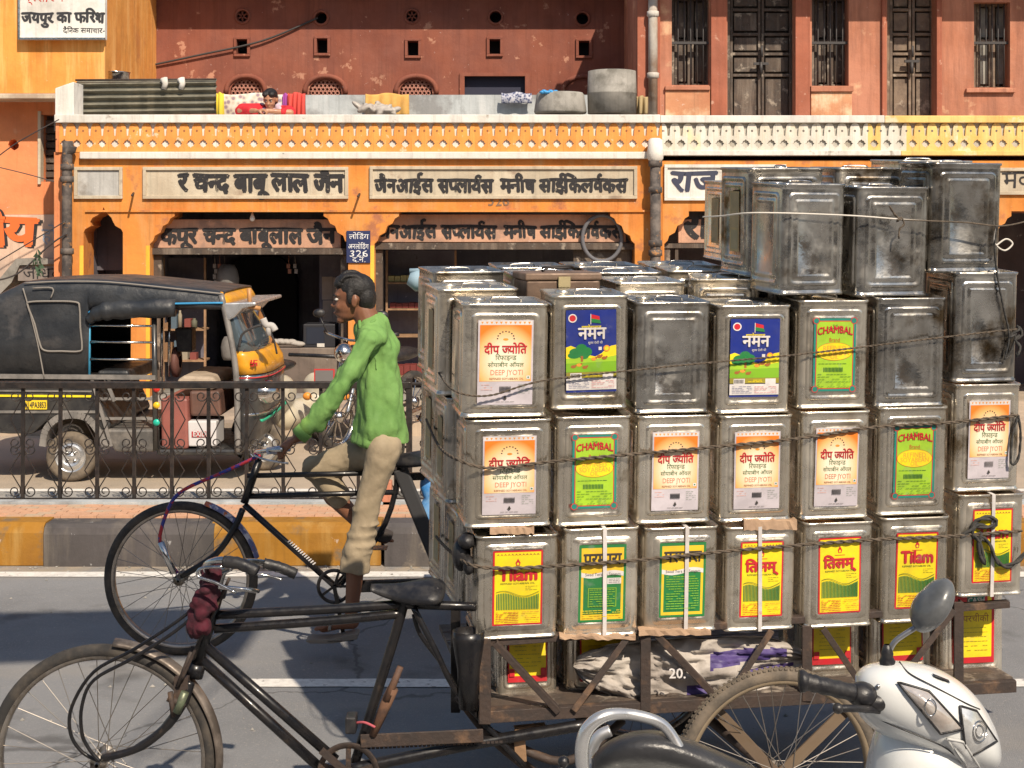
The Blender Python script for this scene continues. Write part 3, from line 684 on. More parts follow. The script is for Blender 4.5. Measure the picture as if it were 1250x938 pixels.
g = MB(); g.tube(catmull([P(160, 85, DC - .03), P(240, 68, DC - .05), P(320, 50, DC - .05), P(388, 22, DC - .02)]), .014, 5); solo('wall_cable', g, M_BAR, 'thin dark cable running up across the red wall to a round vent', 'cable')

# ------------------------------------------------------------------ right upper storey with doors
DD = 17.0
dd = lambda x, y: (P(x, y, DD).x, P(x, y, DD).z)
up = thing('upper_storey', 'weathered pink upper storey with old wooden doors above the white balustrade', 'building', (P(1000, 140, DD).x, DD, 0))
rw = MB(); rw.pbox(778, -80, 1700, 260, DD, DD + .35); rw.box((P(778, 0, DD).x, DD + .351, 0), (P(778, 0, DD).x + .3, DC - .01, 5.5)); rw = rw.build('wall', M_PINK, up)
ops = [(820, -4, 866, 104, 'w'), (888, -20, 970, 150, 'd'), (991, -4, 1036, 105, 'w'), (1083, -20, 1143, 150, 'd'), (1189, 3, 1233, 107, 'w')]
ct = MB()
for x0, y0, x1, y1, _ in ops: ct.prism([dd(x0, y0), dd(x1, y0), dd(x1, y1), dd(x0, y1)], DD - .2, DD + .3)
cut(rw, ct)
for a in ((868, -60, 887, 150), (971, -60, 989, 150), (778, -60, 792, 150), (800, -60, 806, 150), (1143.5, -60, 1150, 150), (1077, -60, 1082, 150)): g = MB(); g.pbox(*a, DD - .045, DD + .01); g.build('pilaster', plaster('pilaster_red', (.40, .13, .075), (.33, .105, .06), (.58, .33, .24), None, scale3=7, lo3=.62, hi3=.68), up, .006)
for a in ((990, 105, 1042, 112), (812, 105, 867, 110), (1180, 108, 1240, 113)): g = MB(); g.pbox(*a, DD - .05, DD + .01); g.build('sill', M_PINK, up, .006)
for a in ((812, 110.2, 867, 150), (990, 112.2, 1040, 150)): g = MB(); g.pbox(*a, DD - .02, DD + .01); g.build('apron_panel', plaster('patchy_apron', (.60, .30, .16), (.50, .20, .10), (.74, .52, .34), None, scale3=3), up, .006)
for x0, y0, x1, y1, kd in ops:
    wd = x1 - x0; mid = (x0 + x1) / 2; ww = M_WOODG if x0 > 1050 else M_WOODD
    g = MB(); g.pbox(x0, y0, x1, y1, DD + .285, DD + .30); b = g.build('door' if kd == 'd' else 'window', ww, up)
    g = MB()
    for a in ((x0, y0, x0 + 3, y1), (x1 - 3, y0, x1, y1), (x0 + 3, y0, x1 - 3, y0 + 3)): g.pbox(*a, DD + .14, DD + .284)
    g.build('frame', ww, b)
    for lf in (0, 1):
        a0, a1 = (x0 + 3.3, mid - .6) if lf == 0 else (mid + .6, x1 - 3.3)
        g = MB(); st = 3.2
        rows = [y0 + 3.3, 12, 42, 66, 92, y1] if kd == 'd' else [y0 + 3.3, 50, y1]
        for a in ((a0, y0 + 3.3, a0 + st, y1), (a1 - st, y0 + 3.3, a1, y1)): g.pbox(*a, DD + .20, DD + .27)
        for yy in rows: g.pbox(a0 + st, yy - 1.6, a1 - st, yy + 1.8, DD + .205, DD + .27)
        g.build('leaf', ww, b, .004)
        g = MB()
        for i in range(len(rows) - 1): g.pbox(a0 + st + 1.5, rows[i] + 4, a1 - st - 1.5, rows[i + 1] - 4, DD + .235, DD + .27) if rows[i + 1] - rows[i] > 12 else None
        if g.v: g.build('raised_panel', mat('pale_pane', (.30, .29, .26), .7, 0, (.2, .19, .17), 5) if x0 > 1180 else ww, b, .006)
    if kd == 'd':
        g = MB(); g.bar(P(mid - 9, 72 + (3 if x0 > 1000 else 6), DD + .16), P(mid + 9, 72 + (3 if x0 > 1000 else 6), DD + .16), .03, .03); g.tube([P(mid, 76, DD + .15), P(mid, 90, DD + .15)], .022, 6); g.tube([P(mid + 1, 56, DD + .15), P(mid + 1, 70, DD + .15)], .015, 6); g.build('bolt', M_BAR, b)
    else:
        nb = 6
        for i in range(1, nb):
            xx = x0 + wd * i / nb; g = MB(); g.tube([P(xx, y0 + 2, DD + .08), P(xx, y1 - 1, DD + .08)], .009, 5); g.build('window_bar', M_BAR, b)
        g = MB(); g.pbox(x0, 51, x1, 54, DD + .06, DD + .1); g.build('crossbar', M_BAR, b)
g = MB(); g.pbox(770, -120, 1750, -70, DD - .75, DD + .3); g.build('eave', M_PINK, up)

# ------------------------------------------------------------------ left building
DE = 16.6
de = lambda x, y: (P(x, y, DE).x, P(x, y, DE).z)
lf = thing('corner_building', 'bright orange building at the left edge with a ledge and a shuttered window', 'building', (P(30, 501, DE).x, DE, 0))
g = MB(); g.pbox(-300, -80, 128, 114, DE, DE + .3); g.box((P(128, 0, DE).x - .3, DE + .301, 0), (P(128, 0, DE).x, DC + .3, 5.2)); g.build('upper_wall', M_LEFT, lf)
lw = MB(); lw.pbox(-300, 121, 79, 262, DE + .02, DE + .3); lw = lw.build('lower_wall', M_LEFT2, lf)
ct = MB(); ct.prism([de(49, 140), de(80, 140), de(80, 222), de(49, 222)], DE - .1, DE + .26); ct.prism([de(16 + 6 * math.cos(a) + random.uniform(-1, 1), 177 + 7 * math.sin(a)) for a in [2 * math.pi * i / 12 for i in range(12)]], DE - .1, DE + .25); cut(lw, ct)
g = MB(); g.pbox(-300, 114.3, 79, 120.7, DE - .42, DE + .3); g.build('ledge', plaster('pale_ledge', (.62, .52, .40), (.52, .42, .32), (.4, .3, .22)), lf, .01)
g = MB(); g.pbox(48, 139, 80, 223, DE + .24, DE + .27); b = g.build('window', M_WOODD, lf)
for yy in range(147, 222, 9): g = MB(); g.pbox(51, yy, 80, yy + 6.5, DE + .20, DE + .235); g.build('slat', M_WOODD, b)
g = MB(); g.pbox(46, 136, 49.5, 225, DE - .01, DE + .1); g.build('frame', M_CREAM, b)
g = MB(); g.pbox(-300, 262.3, 79, 343, DE - .02, DE + .28); ls = g.build('painted_sign', plaster('peach_wall', (.70, .50, .38), (.62, .42, .31), (.45, .33, .26)), lf)
sign_text(ls, 'ीय', -22, 44, 300, DE - .026, mat('orange_letters', (.75, .15, .03), .7), bold=.05, zs=.85)
sign_text(ls, 'ीय', -19, 47, 301.5, DE - .024, M_INK, bold=.055, zs=.85)
sign_text(ls, 'होत', 50, 84, 296, DE - .024, mat('blue_grey_ink', (.28, .32, .40), .8))
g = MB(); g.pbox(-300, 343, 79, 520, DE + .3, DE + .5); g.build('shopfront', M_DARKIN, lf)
g = MB(); g.pprism([(-60, 352), (-10, 352), (8, 330), (20, 316), (79, 316), (79, 322), (24, 324), (14, 345), (-60, 420)], DE - .5, DE - .03); g.build('awning', M_CONC, lf)
aw = MB(); aw.pbox(22, 325, 79, 343, DE - .46, DE - .42); aw = aw.build('awning_sign', plaster('grey_board', (.26, .22, .2), (.2, .17, .15)), lf); sign_text(aw, 'जाधव', 28, 74, 341, DE - .464)
sgb = thing('newspaper_sign', 'white board with black Hindi headline lettering high on the left building', 'sign', P(75, 48, DE - .12))
g = MB(); g.pbox(22, -30, 128, 48, DE - .10, DE - .01); g.build('board', plaster('sign_white', (.78, .76, .72), (.70, .68, .64), (.5, .47, .42)), sgb)
g = MB()
for a in ((22, 46, 128, 48.5), (21.8, -30, 24, 46)): g.pbox(*a, DE - .125, DE - .101)
g.build('frame', M_CHROME, sgb)
DSN = DE - .102
sign_text(sgb, 'जयपुर का फिरश', 26, 127.6, 28, DSN, mat('charcoal_ink', (.03, .03, .035), .7), bold=.055, zs=1.12)
sign_text(sgb, 'दैिनक समाचार-', 77, 127.6, 40.5, DSN, M_INK, bold=.01)
sign_text(sgb, 'प्रसारण', 28, 78, 2, DSN, mat('red_ink', (.5, .05, .03), .7))
# drain pipes
def pipe(name, label, x, y0, y1, D, r, m, joints, bend=None):
    t = thing(name, label, 'drain pipe', P(x, y1, D))
    path = [P(x, y0, D), P(x, y1, D)]
    if bend: path = catmull([P(*b_, D) for b_ in bend] + path, 4)
    g = MB(); g.tube(path, r, 12); g.build('pipe', m, t)
    for y in joints: g = MB(); g.lathe([(r, .06), (r * 1.28, .055), (r * 1.3, 0), (r, -.01)], P(x, y, D), seg=14); g.build('collar', m, t)
    return t
M_PIPE = mat('mottled_pipe', (.05, .042, .04), .75, 0, (.14, .115, .10), 9, .004, 30, col3=(.45, .22, .08), scale3=11, lo3=.6, hi3=.68)
M_PIPEW = plaster('pale_pipe', (.55, .52, .48), (.42, .38, .33), (.3, .2, .14))
pipe('drain_pipe', 'mottled dark pipe down the left corner of the orange shops', 82, 196, 505, DA - .12, .055, M_PIPE, (207, 222, 310), [(88, 178), (85, 188)])
pipe('drain_pipe', 'dark pipe with a white head between the orange and the white parapets', 800, 197, 505, DA - .12, .058, M_PIPE, (203, 235, 300, 312))
g = MB(); g.lathe([(.05, .22), (.075, .2), (.09, .06), (.085, 0), (.06, -.03)], P(800, 194, DA - .12), seg=14); solo('pipe_head', g, M_WHITE, 'white plastered hopper head on top of the middle drain pipe', 'pipe head')
pipe('drain_pipe', 'pale vertical pipe on the weathered wall above the middle drain pipe', 797, -60, 140, DD - .1, .055, M_PIPEW, (20, 95))
for a, b, lb in ((P(100, 205, DA), P(98, 340, DA), ''),): pass
for pts, r, lb in (([(-20, 205), (20, 175), (72, 146)], .011, 'thin wire sagging up to the corner of the orange parapet'), ([(-20, 200), (30, 212), (66, 222)], .009, 'thin wire crossing the pink wall below the shuttered window'), ([(-20, 330), (30, 300), (80, 270)], .011, 'dark wire looping across the orange painted letters'), ([(-20, 345), (20, 335), (60, 300), (82, 285)], .016, 'thick black cable crossing the peach painted wall')):
    g = MB(); g.tube(catmull([P(x, y, DA - .2) for x, y in pts], 8), r * .6, 5); solo('overhead_wire', g, M_BAR, lb, 'wire')
g = MB()
for i in range(26):
    a, b = random.uniform(-6, 6), random.uniform(-14, 14); c = P(46 + a * (1 - abs(b) / 16), 318 + b, DA - .2)
    g.add([c, c + Vector((random.uniform(-.05, .05), .02, -.05)), c + Vector((random.uniform(-.03, .05), -.02, -.07))], [(0, 1, 2)])
solo('dried_garland', g, mat('garland_green', (.05, .09, .05), .9), 'dark dried leafy garland hanging on the cable at the left', 'garland')
# pins sticking out of the frieze
for x, y, lb in ((163, 236, 'rusty pin with tied rag between the two left frieze panels'), (439, 237, 'rusty pin poking from the frieze between the long sign panels')):
    g = MB(); g.tube([P(x, y, DA), P(x - 2, y + 3, DA - .22)], .012, 6); solo('iron_pin', g, M_RUST, lb, 'iron pin')

# ------------------------------------------------------------------ things on the terrace
DT = 16.3
g = MB(); g.pbox(372, 116, 722, 146, 17.3, 17.45); solo('terrace_wall', g, M_BLUEGREY, 'low pale blue-grey wall along the back of the terrace', 'wall')
M_CORR = mat('corrugated_sheet', (.20, .19, .15), .6, .3, (.14, .13, .10), 5, 0, streak=(.30, .27, .2))
cs = thing('corrugated_fence', 'grey corrugated metal sheet standing on the terrace behind the parapet', 'metal sheet', P(178, 141, DT))
g = MB(); N = 60; a, b = P(93, 99, DT), P(264, 141, DT); vs = []
for i in range(N + 1):
    z = a.z + (b.z - a.z) * i / N; yy = DT + .03 * math.cos(i / N * 2 * math.pi * 5.0)
    vs += [(a.x, yy, z), (b.x, yy, z + .02), (a.x, yy + .004, z), (b.x, yy + .004, z + .02)]
fs = []
for i in range(N): fs += [(4 * i, 4 * i + 1, 4 * i + 5, 4 * i + 4), (4 * i + 2, 4 * i + 6, 4 * i + 7, 4 * i + 3)]
g.add(vs, fs, None, True); g.build('corrugated_sheet', M_CORR, cs)
g = MB(); g.tube([P(92, 98, DT - .03), P(264, 97, DT - .03)], .012, 5); g.build('top_edge', M_RUST, cs)
for x in (200, 221):
    g = MB(); c = P(x, 96, DT - .05); g.tube([c, c + Vector((.02, -.01, -.06)), c + Vector((.0, 0, -.12))], [.045, .035, .03], 7); solo('hung_rag', g, M_WHITE, 'small white rag pegged over the corrugated sheet, the ' + ('left' if x < 210 else 'right') + ' of two', 'rag')
g = MB(); c = P(141, 99, DT + .6); g.lathe([(0, .0), (.16, 0), (.165, .09), (.175, .10), (.16, .10), (.155, .02), (0, .02)], c, seg=24); solo('steel_tub', g, M_CHROME, 'round shiny steel tub on top behind the corrugated sheet', 'tub')
def cloth(name, label, cat, x0, y0, x1, y1, D, m, folds=5, amp=.03, group=None, thick=.012):
    g = MB(); nx, ny = 40, 10; vs = []
    for j in range(ny + 1):
        for i in range(nx + 1):
            u_ = i / nx; v_ = j / ny
            p = P(x0 + (x1 - x0) * u_, y0 + (y1 - y0) * v_ + 1.2 * math.sin(u_ * 9) * (1 - v_), D)
            p.y += amp * math.sin(u_ * folds * 2 * math.pi + v_ * .7) * (.3 + .7 * v_) - .02 * math.sin(v_ * 3); vs.append(p)
    g.add(vs, [(j * (nx + 1) + i, j * (nx + 1) + i + 1, (j + 1) * (nx + 1) + i + 1, (j + 1) * (nx + 1) + i) for j in range(ny) for i in range(nx)], None, True)
    o = solo(name, g, m, label, cat, group); md = o.modifiers.new('thickness', 'SOLIDIFY'); md.thickness = thick; return o
def checker_mat(nm, a, b, c, s):
    m = bpy.data.materials.new(nm); m.use_nodes = True; n = m.node_tree.nodes; L = m.node_tree.links
    tc = n.new('ShaderNodeTexCoord'); v = n.new('ShaderNodeTexVoronoi'); v.inputs['Scale'].default_value = s; L.new(tc.outputs['Object'], v.inputs['Vector'])
    r = n.new('ShaderNodeValToRGB'); r.color_ramp.elements[0].color = (*a, 1); r.color_ramp.elements[0].position = .25; r.color_ramp.elements[1].color = (*c, 1); r.color_ramp.elements[1].position = .75
    e = r.color_ramp.elements.new(.45); e.color = (*b, 1); L.new(v.outputs['Distance'], r.inputs[0]); L.new(r.outputs[0], n['Principled BSDF'].inputs['Base Color']); n['Principled BSDF'].inputs['Roughness'].default_value = .9; return m
cloth('yellow_cloth', 'strip of yellow cloth hanging beside the corrugated sheet', 'cloth', 264, 114, 273, 142, DT - .1, mat('yellow_cloth', (.72, .55, .05), .9), 1)
cloth('quilt', 'pale patterned quilt with purple edges airing behind the woman in red', 'quilt', 271, 115, 352, 143, DT + .05, checker_mat('quilt_print', (.30, .22, .25), (.62, .52, .42), (.72, .66, .58), 16), 3, .02)
cloth('purple_edging', 'purple border cloth hanging at the right end of the quilt', 'cloth', 345, 115, 352, 143, DT, mat('purple_cloth', (.32, .06, .30), .9), 1, .01)
cloth('red_cloth', 'folded coral red cloth draped beside the woman', 'cloth', 351, 114, 372, 143, DT - .05, mat('coral_cloth', (.58, .07, .055), .9), 4, .04)
cloth('orange_cloth', 'mustard cloth draped over the blue-grey terrace wall', 'cloth', 446, 115, 499, 141, 17.2, mat('mustard_cloth', (.62, .36, .10), .9, 0, (.55, .30, .08), 8), 4, .02)
cloth('patterned_cloth', 'short navy patterned cloth laid over the blue-grey wall', 'cloth', 612, 114, 649, 126, 17.2, checker_mat('navy_print', (.05, .06, .13), (.2, .22, .32), (.5, .5, .55), 40), 2, .01)
g = MB(); 
for i in range(46): g.ell(P(463 + random.gauss(0, 10), 134 + random.gauss(0, 3.0), DT + random.uniform(-.12, .1)), (random.uniform(.03, .11), .06, random.uniform(.015, .05)), 10, 7, rot=Matrix.Rotation(random.uniform(-.9, .9), 3, 'Y'))
o = solo('white_bundle', g, M_SACK, 'crumpled white cloth bundle lying on the parapet', 'bundle'); solve(o, [('REMESH', dict(mode='VOXEL', voxel_size=.011, use_smooth_shade=True)), ('SMOOTH', dict(iterations=1))])
g = MB()
c = P(684, 139, DT)
g.lathe([(0, 0), (.29, 0), (.30, .02), (.27, .215), (.255, .235), (0, .235)], c, seg=28); ot = solo('upturned_tub', g, M_CONC, 'upturned grey tub on the parapet beside the tank', 'tub')
g = MB()
for i in range(9): g.ell(P(662 + i * 2.0, 112 + random.uniform(-1, 1.6), DT - .2), (.035, .05, .02), 8, 6)
solo('blue_rag', g, mat('blue_plastic', (.05, .30, .62), .5), 'bright blue plastic scrap on top of the upturned tub', 'plastic scrap')
g = MB(); c = P(747, 139, DT); g.lathe([(0, 0), (.275, 0), (.28, .22), (.285, .225), (.28, .235), (.272, .48), (.25, .485), (.24, .44), (0, .44)], c, seg=36); solo('water_tank', g, M_CONC, 'round weathered concrete water tank on the parapet', 'water tank')
cloth('khaki_sack', 'khaki sack slumped beside the concrete tank', 'sack', 777, 118, 790, 140, DT, mat('khaki', (.36, .27, .14), .9), 2, .05)

# ================================================================== THE LOADED CARGO TRICYCLE
TH = R(10); TT = math.tan(TH); X0 = P(577, 0, 4.45).x; D0 = 4.45
def Dp(x): return (D0 - X0 * TT) / (1 - (x - 625) / F * TT)          # depth of the load's front plane seen at column x
NV = Vector((-math.sin(TH), math.cos(TH), 0))
CW, CH = .235, .355
def rrect(hw, hh, r, n=4):
    pts = []
    for cx, cy, a0 in ((hw - r, hh - r, 0), (-hw + r, hh - r, 90), (-hw + r, -hh + r, 180), (hw - r, -hh + r, 270)):
        for i in range(n + 1):
            a = R(a0 + 90 * i / n); pts.append((cx + r * math.cos(a), cy + r * math.sin(a)))
    return pts
def tin_mesh(m, kind=0):
    g = MB(); a = CW / 2; n_ = 5
    levels = [(0, .004), (.002, -.001), (.008, -.001), (.010, .002), (.02, .002), (CH - .02, .002), (CH - .010, .002), (CH - .008, -.001), (CH - .001, -.0015), (CH, .001), (CH - .001, .006), (CH - .008, .008)]
    vs = []; N = 4 * (n_ + 1)
    for z, ins in levels: vs += [(x, y, z) for x, y in rrect(a - ins, a - ins, .022 - ins * .5, n_)]
    fs = []
    for l in range(len(levels) - 1):
        for i in range(N): j = (i + 1) % N; fs.append((l * N + i, l * N + j, (l + 1) * N + j, (l + 1) * N + i))
    fs.append(tuple(range(N))[::-1]); fs.append(tuple((len(levels) - 1) * N + i for i in range(N)))
    g.add(vs, fs, m, True)
    # pressed panels on the four sides
    prof = [(0, -.002), (.005, .0035), (.011, .0035), (.016, -.0005), (.023, -.0005), (.028, .003), (.033, .003), (.038, -.0006)] if kind == 0 else [(0, -.002), (.004, .002), (.012, .002), (.016, .0052), (.021, .0052), (.026, .001), (.03, .001)]
    for q in range(4):
        rot = Matrix.Rotation(q * math.pi / 2, 3, 'Z'); vs = []; n2 = 3; M_ = 4 * (n2 + 1)
        for ins, h in prof:
            for x, z in rrect(.094 - ins, .150 - ins, max(.004, .016 - ins * .35), n2): vs.append(rot @ Vector((x, -a + .002 - .0008 - h, CH / 2 + z)))
        fs = [(l * M_ + i, l * M_ + (i + 1) % M_, (l + 1) * M_ + (i + 1) % M_, (l + 1) * M_ + i) for l in range(len(prof) - 1) for i in range(M_)]
        fs.append(tuple((len(prof) - 1) * M_ + i for i in range(M_))); g.add(vs, fs, m, True)
    me = g.data('tin', m)
    return me
def tin_top():
    g = MB(); z = CH - .008
    g.lathe([(.022, 0), (.022, .008), (.018, .010), (0, .010)], (.055, -.05, z), seg=14, m=M_TIN)
    g.tube(catmull([(-.06, -.02, z), (-.055, -.02, z + .012), (0, -.022, z + .015), (.02, -.02, z + .012), (.025, -.02, z)], 4), .003, 6, m=M_CHROME)
    return g.data('handle_and_cap', M_TIN)
TINM = [tin_mesh(M_TIN), tin_mesh(M_TIND), tin_mesh(M_TIN, 1)]; TOPM = tin_top()
# ---- printed labels, drawn flat in a 60-unit-wide space
def pr(nm, c, r=.45): return mat('print_' + nm, c, r, 0, tuple(x * .80 + .01 for x in c), 12, 0, var=.13, col3=tuple(x * .6 + .10 for x in c), scale3=16, lo3=.60, hi3=.72)
K_RED, K_YEL, K_GRN, K_LIME = pr('red', (.55, .02, .03)), pr('yellow', (.85, .66, .015)), pr('green', (.02, .19, .05)), pr('lime', (.34, .56, .03))
K_BLUE, K_WHT, K_OR, K_BLK, K_TEAL = pr('blue', (.01, .025, .22)), pr('white', (.70, .66, .64)), pr('orange', (.80, .30, .04)), pr('black', (.05, .045, .04)), pr('teal', (.015, .22, .17))
K_LILAC, K_DYEL, K_OLIVE, K_PINKT, K_DGRN, K_BRN = pr('lilac', (.55, .50, .54)), pr('deep_yellow', (.80, .52, .03)), pr('olive', (.30, .25, .03)), pr('salmon', (.72, .25, .14)), pr('dark_green', (.03, .13, .03)), pr('brown', (.35, .12, .03))
K_FLD = pr('field', (.20, .42, .02))
def dj_mat():
    m = bpy.data.materials.new('print_orange_glow'); m.use_nodes = True; n = m.node_tree.nodes; L = m.node_tree.links
    tc = n.new('ShaderNodeTexCoord'); mp = n.new('ShaderNodeMapping'); mp.inputs['Location'].default_value = (0, 0, -.035); mp.inputs['Scale'].default_value = (10.5, 0, 8.6)
    gr = n.new('ShaderNodeTexGradient'); gr.gradient_type = 'SPHERICAL'; r = n.new('ShaderNodeValToRGB')
    r.color_ramp.elements[0].color = (.80, .20, .02, 1); r.color_ramp.elements[0].position = .0; r.color_ramp.elements[1].color = (.86, .76, .58, 1); r.color_ramp.elements[1].position = .62
    e = r.color_ramp.elements.new(.20); e.color = (.82, .46, .17, 1)
    L.new(tc.outputs['Object'], mp.inputs[0]); L.new(mp.outputs[0], gr.inputs[0]); L.new(gr.outputs[0], r.inputs[0]); L.new(r.outputs[0], n['Principled BSDF'].inputs['Base Color']); n['Principled BSDF'].inputs['Roughness'].default_value = .45; return m
K_GLOW = dj_mat()
US = .150 / 60
class LB:
    """label sheet: x from 0 to w, y downwards from 0 to h, in units; lay picks the layer"""
    def __init__(s, w, h): s.g = MB(); s.w, s.h = w, h; s.l = 0
    def c(s, x, y): return ((x - s.w / 2) * US, (s.h / 2 - y) * US)
    def r(s, x0, y0, x1, y1, m): s.l += 1; a, b = s.c(x0, y1), s.c(x1, y0); rect(s.g, a[0], a[1], b[0], b[1], m, -s.l * .00006); return s
    def fr(s, x0, y0, x1, y1, t, m): s.r(x0, y0, x1, y0 + t, m); s.r(x0, y1 - t, x1, y1, m); s.r(x0, y0 + t, x0 + t, y1 - t, m); s.r(x1 - t, y0 + t, x1, y1 - t, m); return s
    def d(s, x, y, rx, ry, m, n=20): s.l += 1; a = s.c(x, y); disc(s.g, a[0], a[1], rx * US, ry * US, m, -s.l * .00006, n); return s
    def t(s, tx, x0, x1, y, m, h=None, bold=0, arc=0, zs=1.): s.l += 1; a, b = s.c(x0, y), s.c(x1, y); text(s.g, tx, a[0], b[0], a[1], h * US if h else None, m, -s.l * .00006 - .0009 * (1 if bold else 0), bold, arc * US, zs); return s
    def poly(s, pts, m): s.l += 1; s.g.add([(s.c(*p)[0], -s.l * .00006, s.c(*p)[1]) for p in pts], [tuple(range(len(pts)))], m); return s
    def lines(s, x0, x1, y0, y1, dy, m, t=.5, gap=.25):
        y = y0
        rr = random.Random(int(x0 * 7 + y0))
        while y < y1:
            x = x0
            while x < x1 - 1:
                l = rr.uniform(2, 6); 
                if rr.random() > gap: s.r(x, y, min(x + l, x1), y + t, m)
                x += l + .8
            y += dy
        return s
    def done(s, nm): return s.g.data(nm)
LABELS = {}
b = LB(60, 105); b.r(0, 0, 60, 105, K_LILAC).r(1, 1, 59, 6, K_WHT)
for i in range(11): b.poly([(3 + i * 5.1, 2), (6 + i * 5.1, 2), (4.5 + i * 5.1, 5)], K_OR)
b.r(2, 6, 58, 76, K_GLOW).d(30, 24, 3, 1.6, K_OR); 
for i in range(9): a = R(180 - 180 * i / 8); b.r(30 + 9 * math.cos(a) - .8, 23 - 9 * math.sin(a) - .8, 30 + 9 * math.cos(a) + .8, 23 - 9 * math.sin(a) + .8, K_BLK)
b.t('दीप {ज}योित', 7, 53, 41, K_RED, bold=.02, zs=1.25).t('िरफाइ{न}ड', 19, 42, 49.5, K_DGRN, zs=1.2).t('सोयाबीन ऑयल', 11, 50, 58, K_DGRN, zs=1.1).t('DEEP JYOTI', 14, 49, 68, K_PINKT, zs=1.3).t('REFINED SOYABEAN OIL', 13, 50, 74, K_BRN, zs=1.1).r(53, 69, 57, 73, K_WHT).d(55, 71, 1, 1, K_GRN)
b.lines(4, 16, 80, 88, 3, K_PINKT, .4).lines(44, 57, 80, 92, 2.6, K_DGRN, .35)
for i in range(9): b.r(24 + i * 1.4, 82, 24.8 + i * 1.4, 89, K_BLK)
b.poly([(30, 93), (32, 97), (30, 99), (28, 97)], K_BLK).lines(20, 40, 101, 103, 2, K_BLK, .5, 0); LABELS['deep'] = b.done('orange_paper_label')
b = LB(57, 97); b.r(0, 0, 57, 97, K_TEAL).r(3, 3, 54, 94, K_RED).r(4.2, 4.2, 52.8, 92.8, K_LIME)
for x, y in ((3, 3), (54, 3), (3, 94), (54, 94)): b.d(x, y, 4.6, 4.6, K_RED, 16).d(x, y, 3.6, 3.6, K_TEAL, 16)
b.t('THE', 25, 32, 11, K_DGRN).t('ORIGINAL', 19, 38, 14.5, K_DGRN).t('CHAMBAL', 5, 52, 22, K_RED, bold=.03, arc=3, zs=1.3).t('Brand', 21, 35, 31, K_RED, zs=1.2)
b.d(28.5, 44, 24.5, 12, K_RED, 32).d(28.5, 44, 24, 11.5, K_YEL, 32).t('REFINED', 13, 44, 43, K_OR, zs=1.1, arc=.6).t('SOYABEAN', 9, 48, 49, K_OR, zs=1.1).t('OIL', 23, 34, 54, K_OR, zs=1.1)
b.lines(7, 50, 60, 62, 2.2, K_DGRN, .6, .1); LC = b
for i in range(14): LC.r(14 + i * 1.9, 65, 15 + i * 1.9, 71, K_DGRN)
b.lines(6, 51, 74, 91, 3.2, K_DGRN, .55, .3); LABELS['chambal'] = b.done('green_paper_label')
b = LB(62, 102); b.r(0, 0, 62, 102, K_BLUE)
hill = [(0, 46), (6, 44), (13, 47), (20, 51), (28, 56), (36, 58), (44, 54), (50, 48), (56, 45), (62, 44), (62, 66), (0, 66)]
b.poly(hill, K_YEL).r(0, 62, 62, 77, K_FLD).poly([(0, 60), (20, 58), (40, 61), (62, 57), (62, 64), (0, 66)], K_LIME)
for x, y, rx, ry in ((13, 52, 9, 5), (19, 48, 7, 6), (25, 52, 7, 6), (10, 56, 8, 4), (22, 57, 6, 4)): b.d(x, y, rx, ry, K_GRN)
b.r(18, 57, 21, 64, K_BRN)
for x, y in ((9, 70), (16, 68), (23, 71), (34, 61), (41, 58), (47, 60)): b.d(x, y, 3.2, 2, K_BRN if x % 2 else K_OR).d(x + 3, y - 1.5, 1.2, 1.2, K_BRN)
b.d(50, 48, 4, 4, K_OR).d(50, 48, 2.4, 2.4, K_YEL).r(40, 46, 44, 50, K_WHT)
b.d(8, 10, 5.4, 5.4, K_WHT).d(8, 10, 4, 4, K_RED).poly([(30, 5), (30.8, 5), (30.8, 18), (30, 18)], K_WHT).poly([(31, 5.5), (41, 8), (41.5, 12.5), (31, 10.5)], K_RED).poly([(31, 10.5), (41.5, 12.5), (43, 17), (31, 15.5)], K_GRN)
b.t('झ{ण}डेवालाज', 19, 43, 24, K_YEL, bold=.03, zs=1.2).t('नमन', 15, 49, 36, K_WHT, bold=.03, zs=1.1).t('शु{द}ध देशी घी', 27, 45, 42, K_WHT)
b.r(0, 77, 62, 84, K_OLIVE).r(5, 78, 19, 88, K_WHT).r(45, 78, 58, 88, K_WHT).r(0, 85, 62, 99, K_WHT)
for i in range(7): b.r(6 + i * 1.7, 79, 7 + i * 1.7, 84, K_BLK)
b.lines(23, 41, 79.5, 82, 2, K_YEL, .8, .1).lines(3, 28, 88, 97, 2, K_BLUE, .4).lines(31, 59, 88, 97, 2, K_RED, .4); LABELS['naman'] = b.done('blue_paper_label')
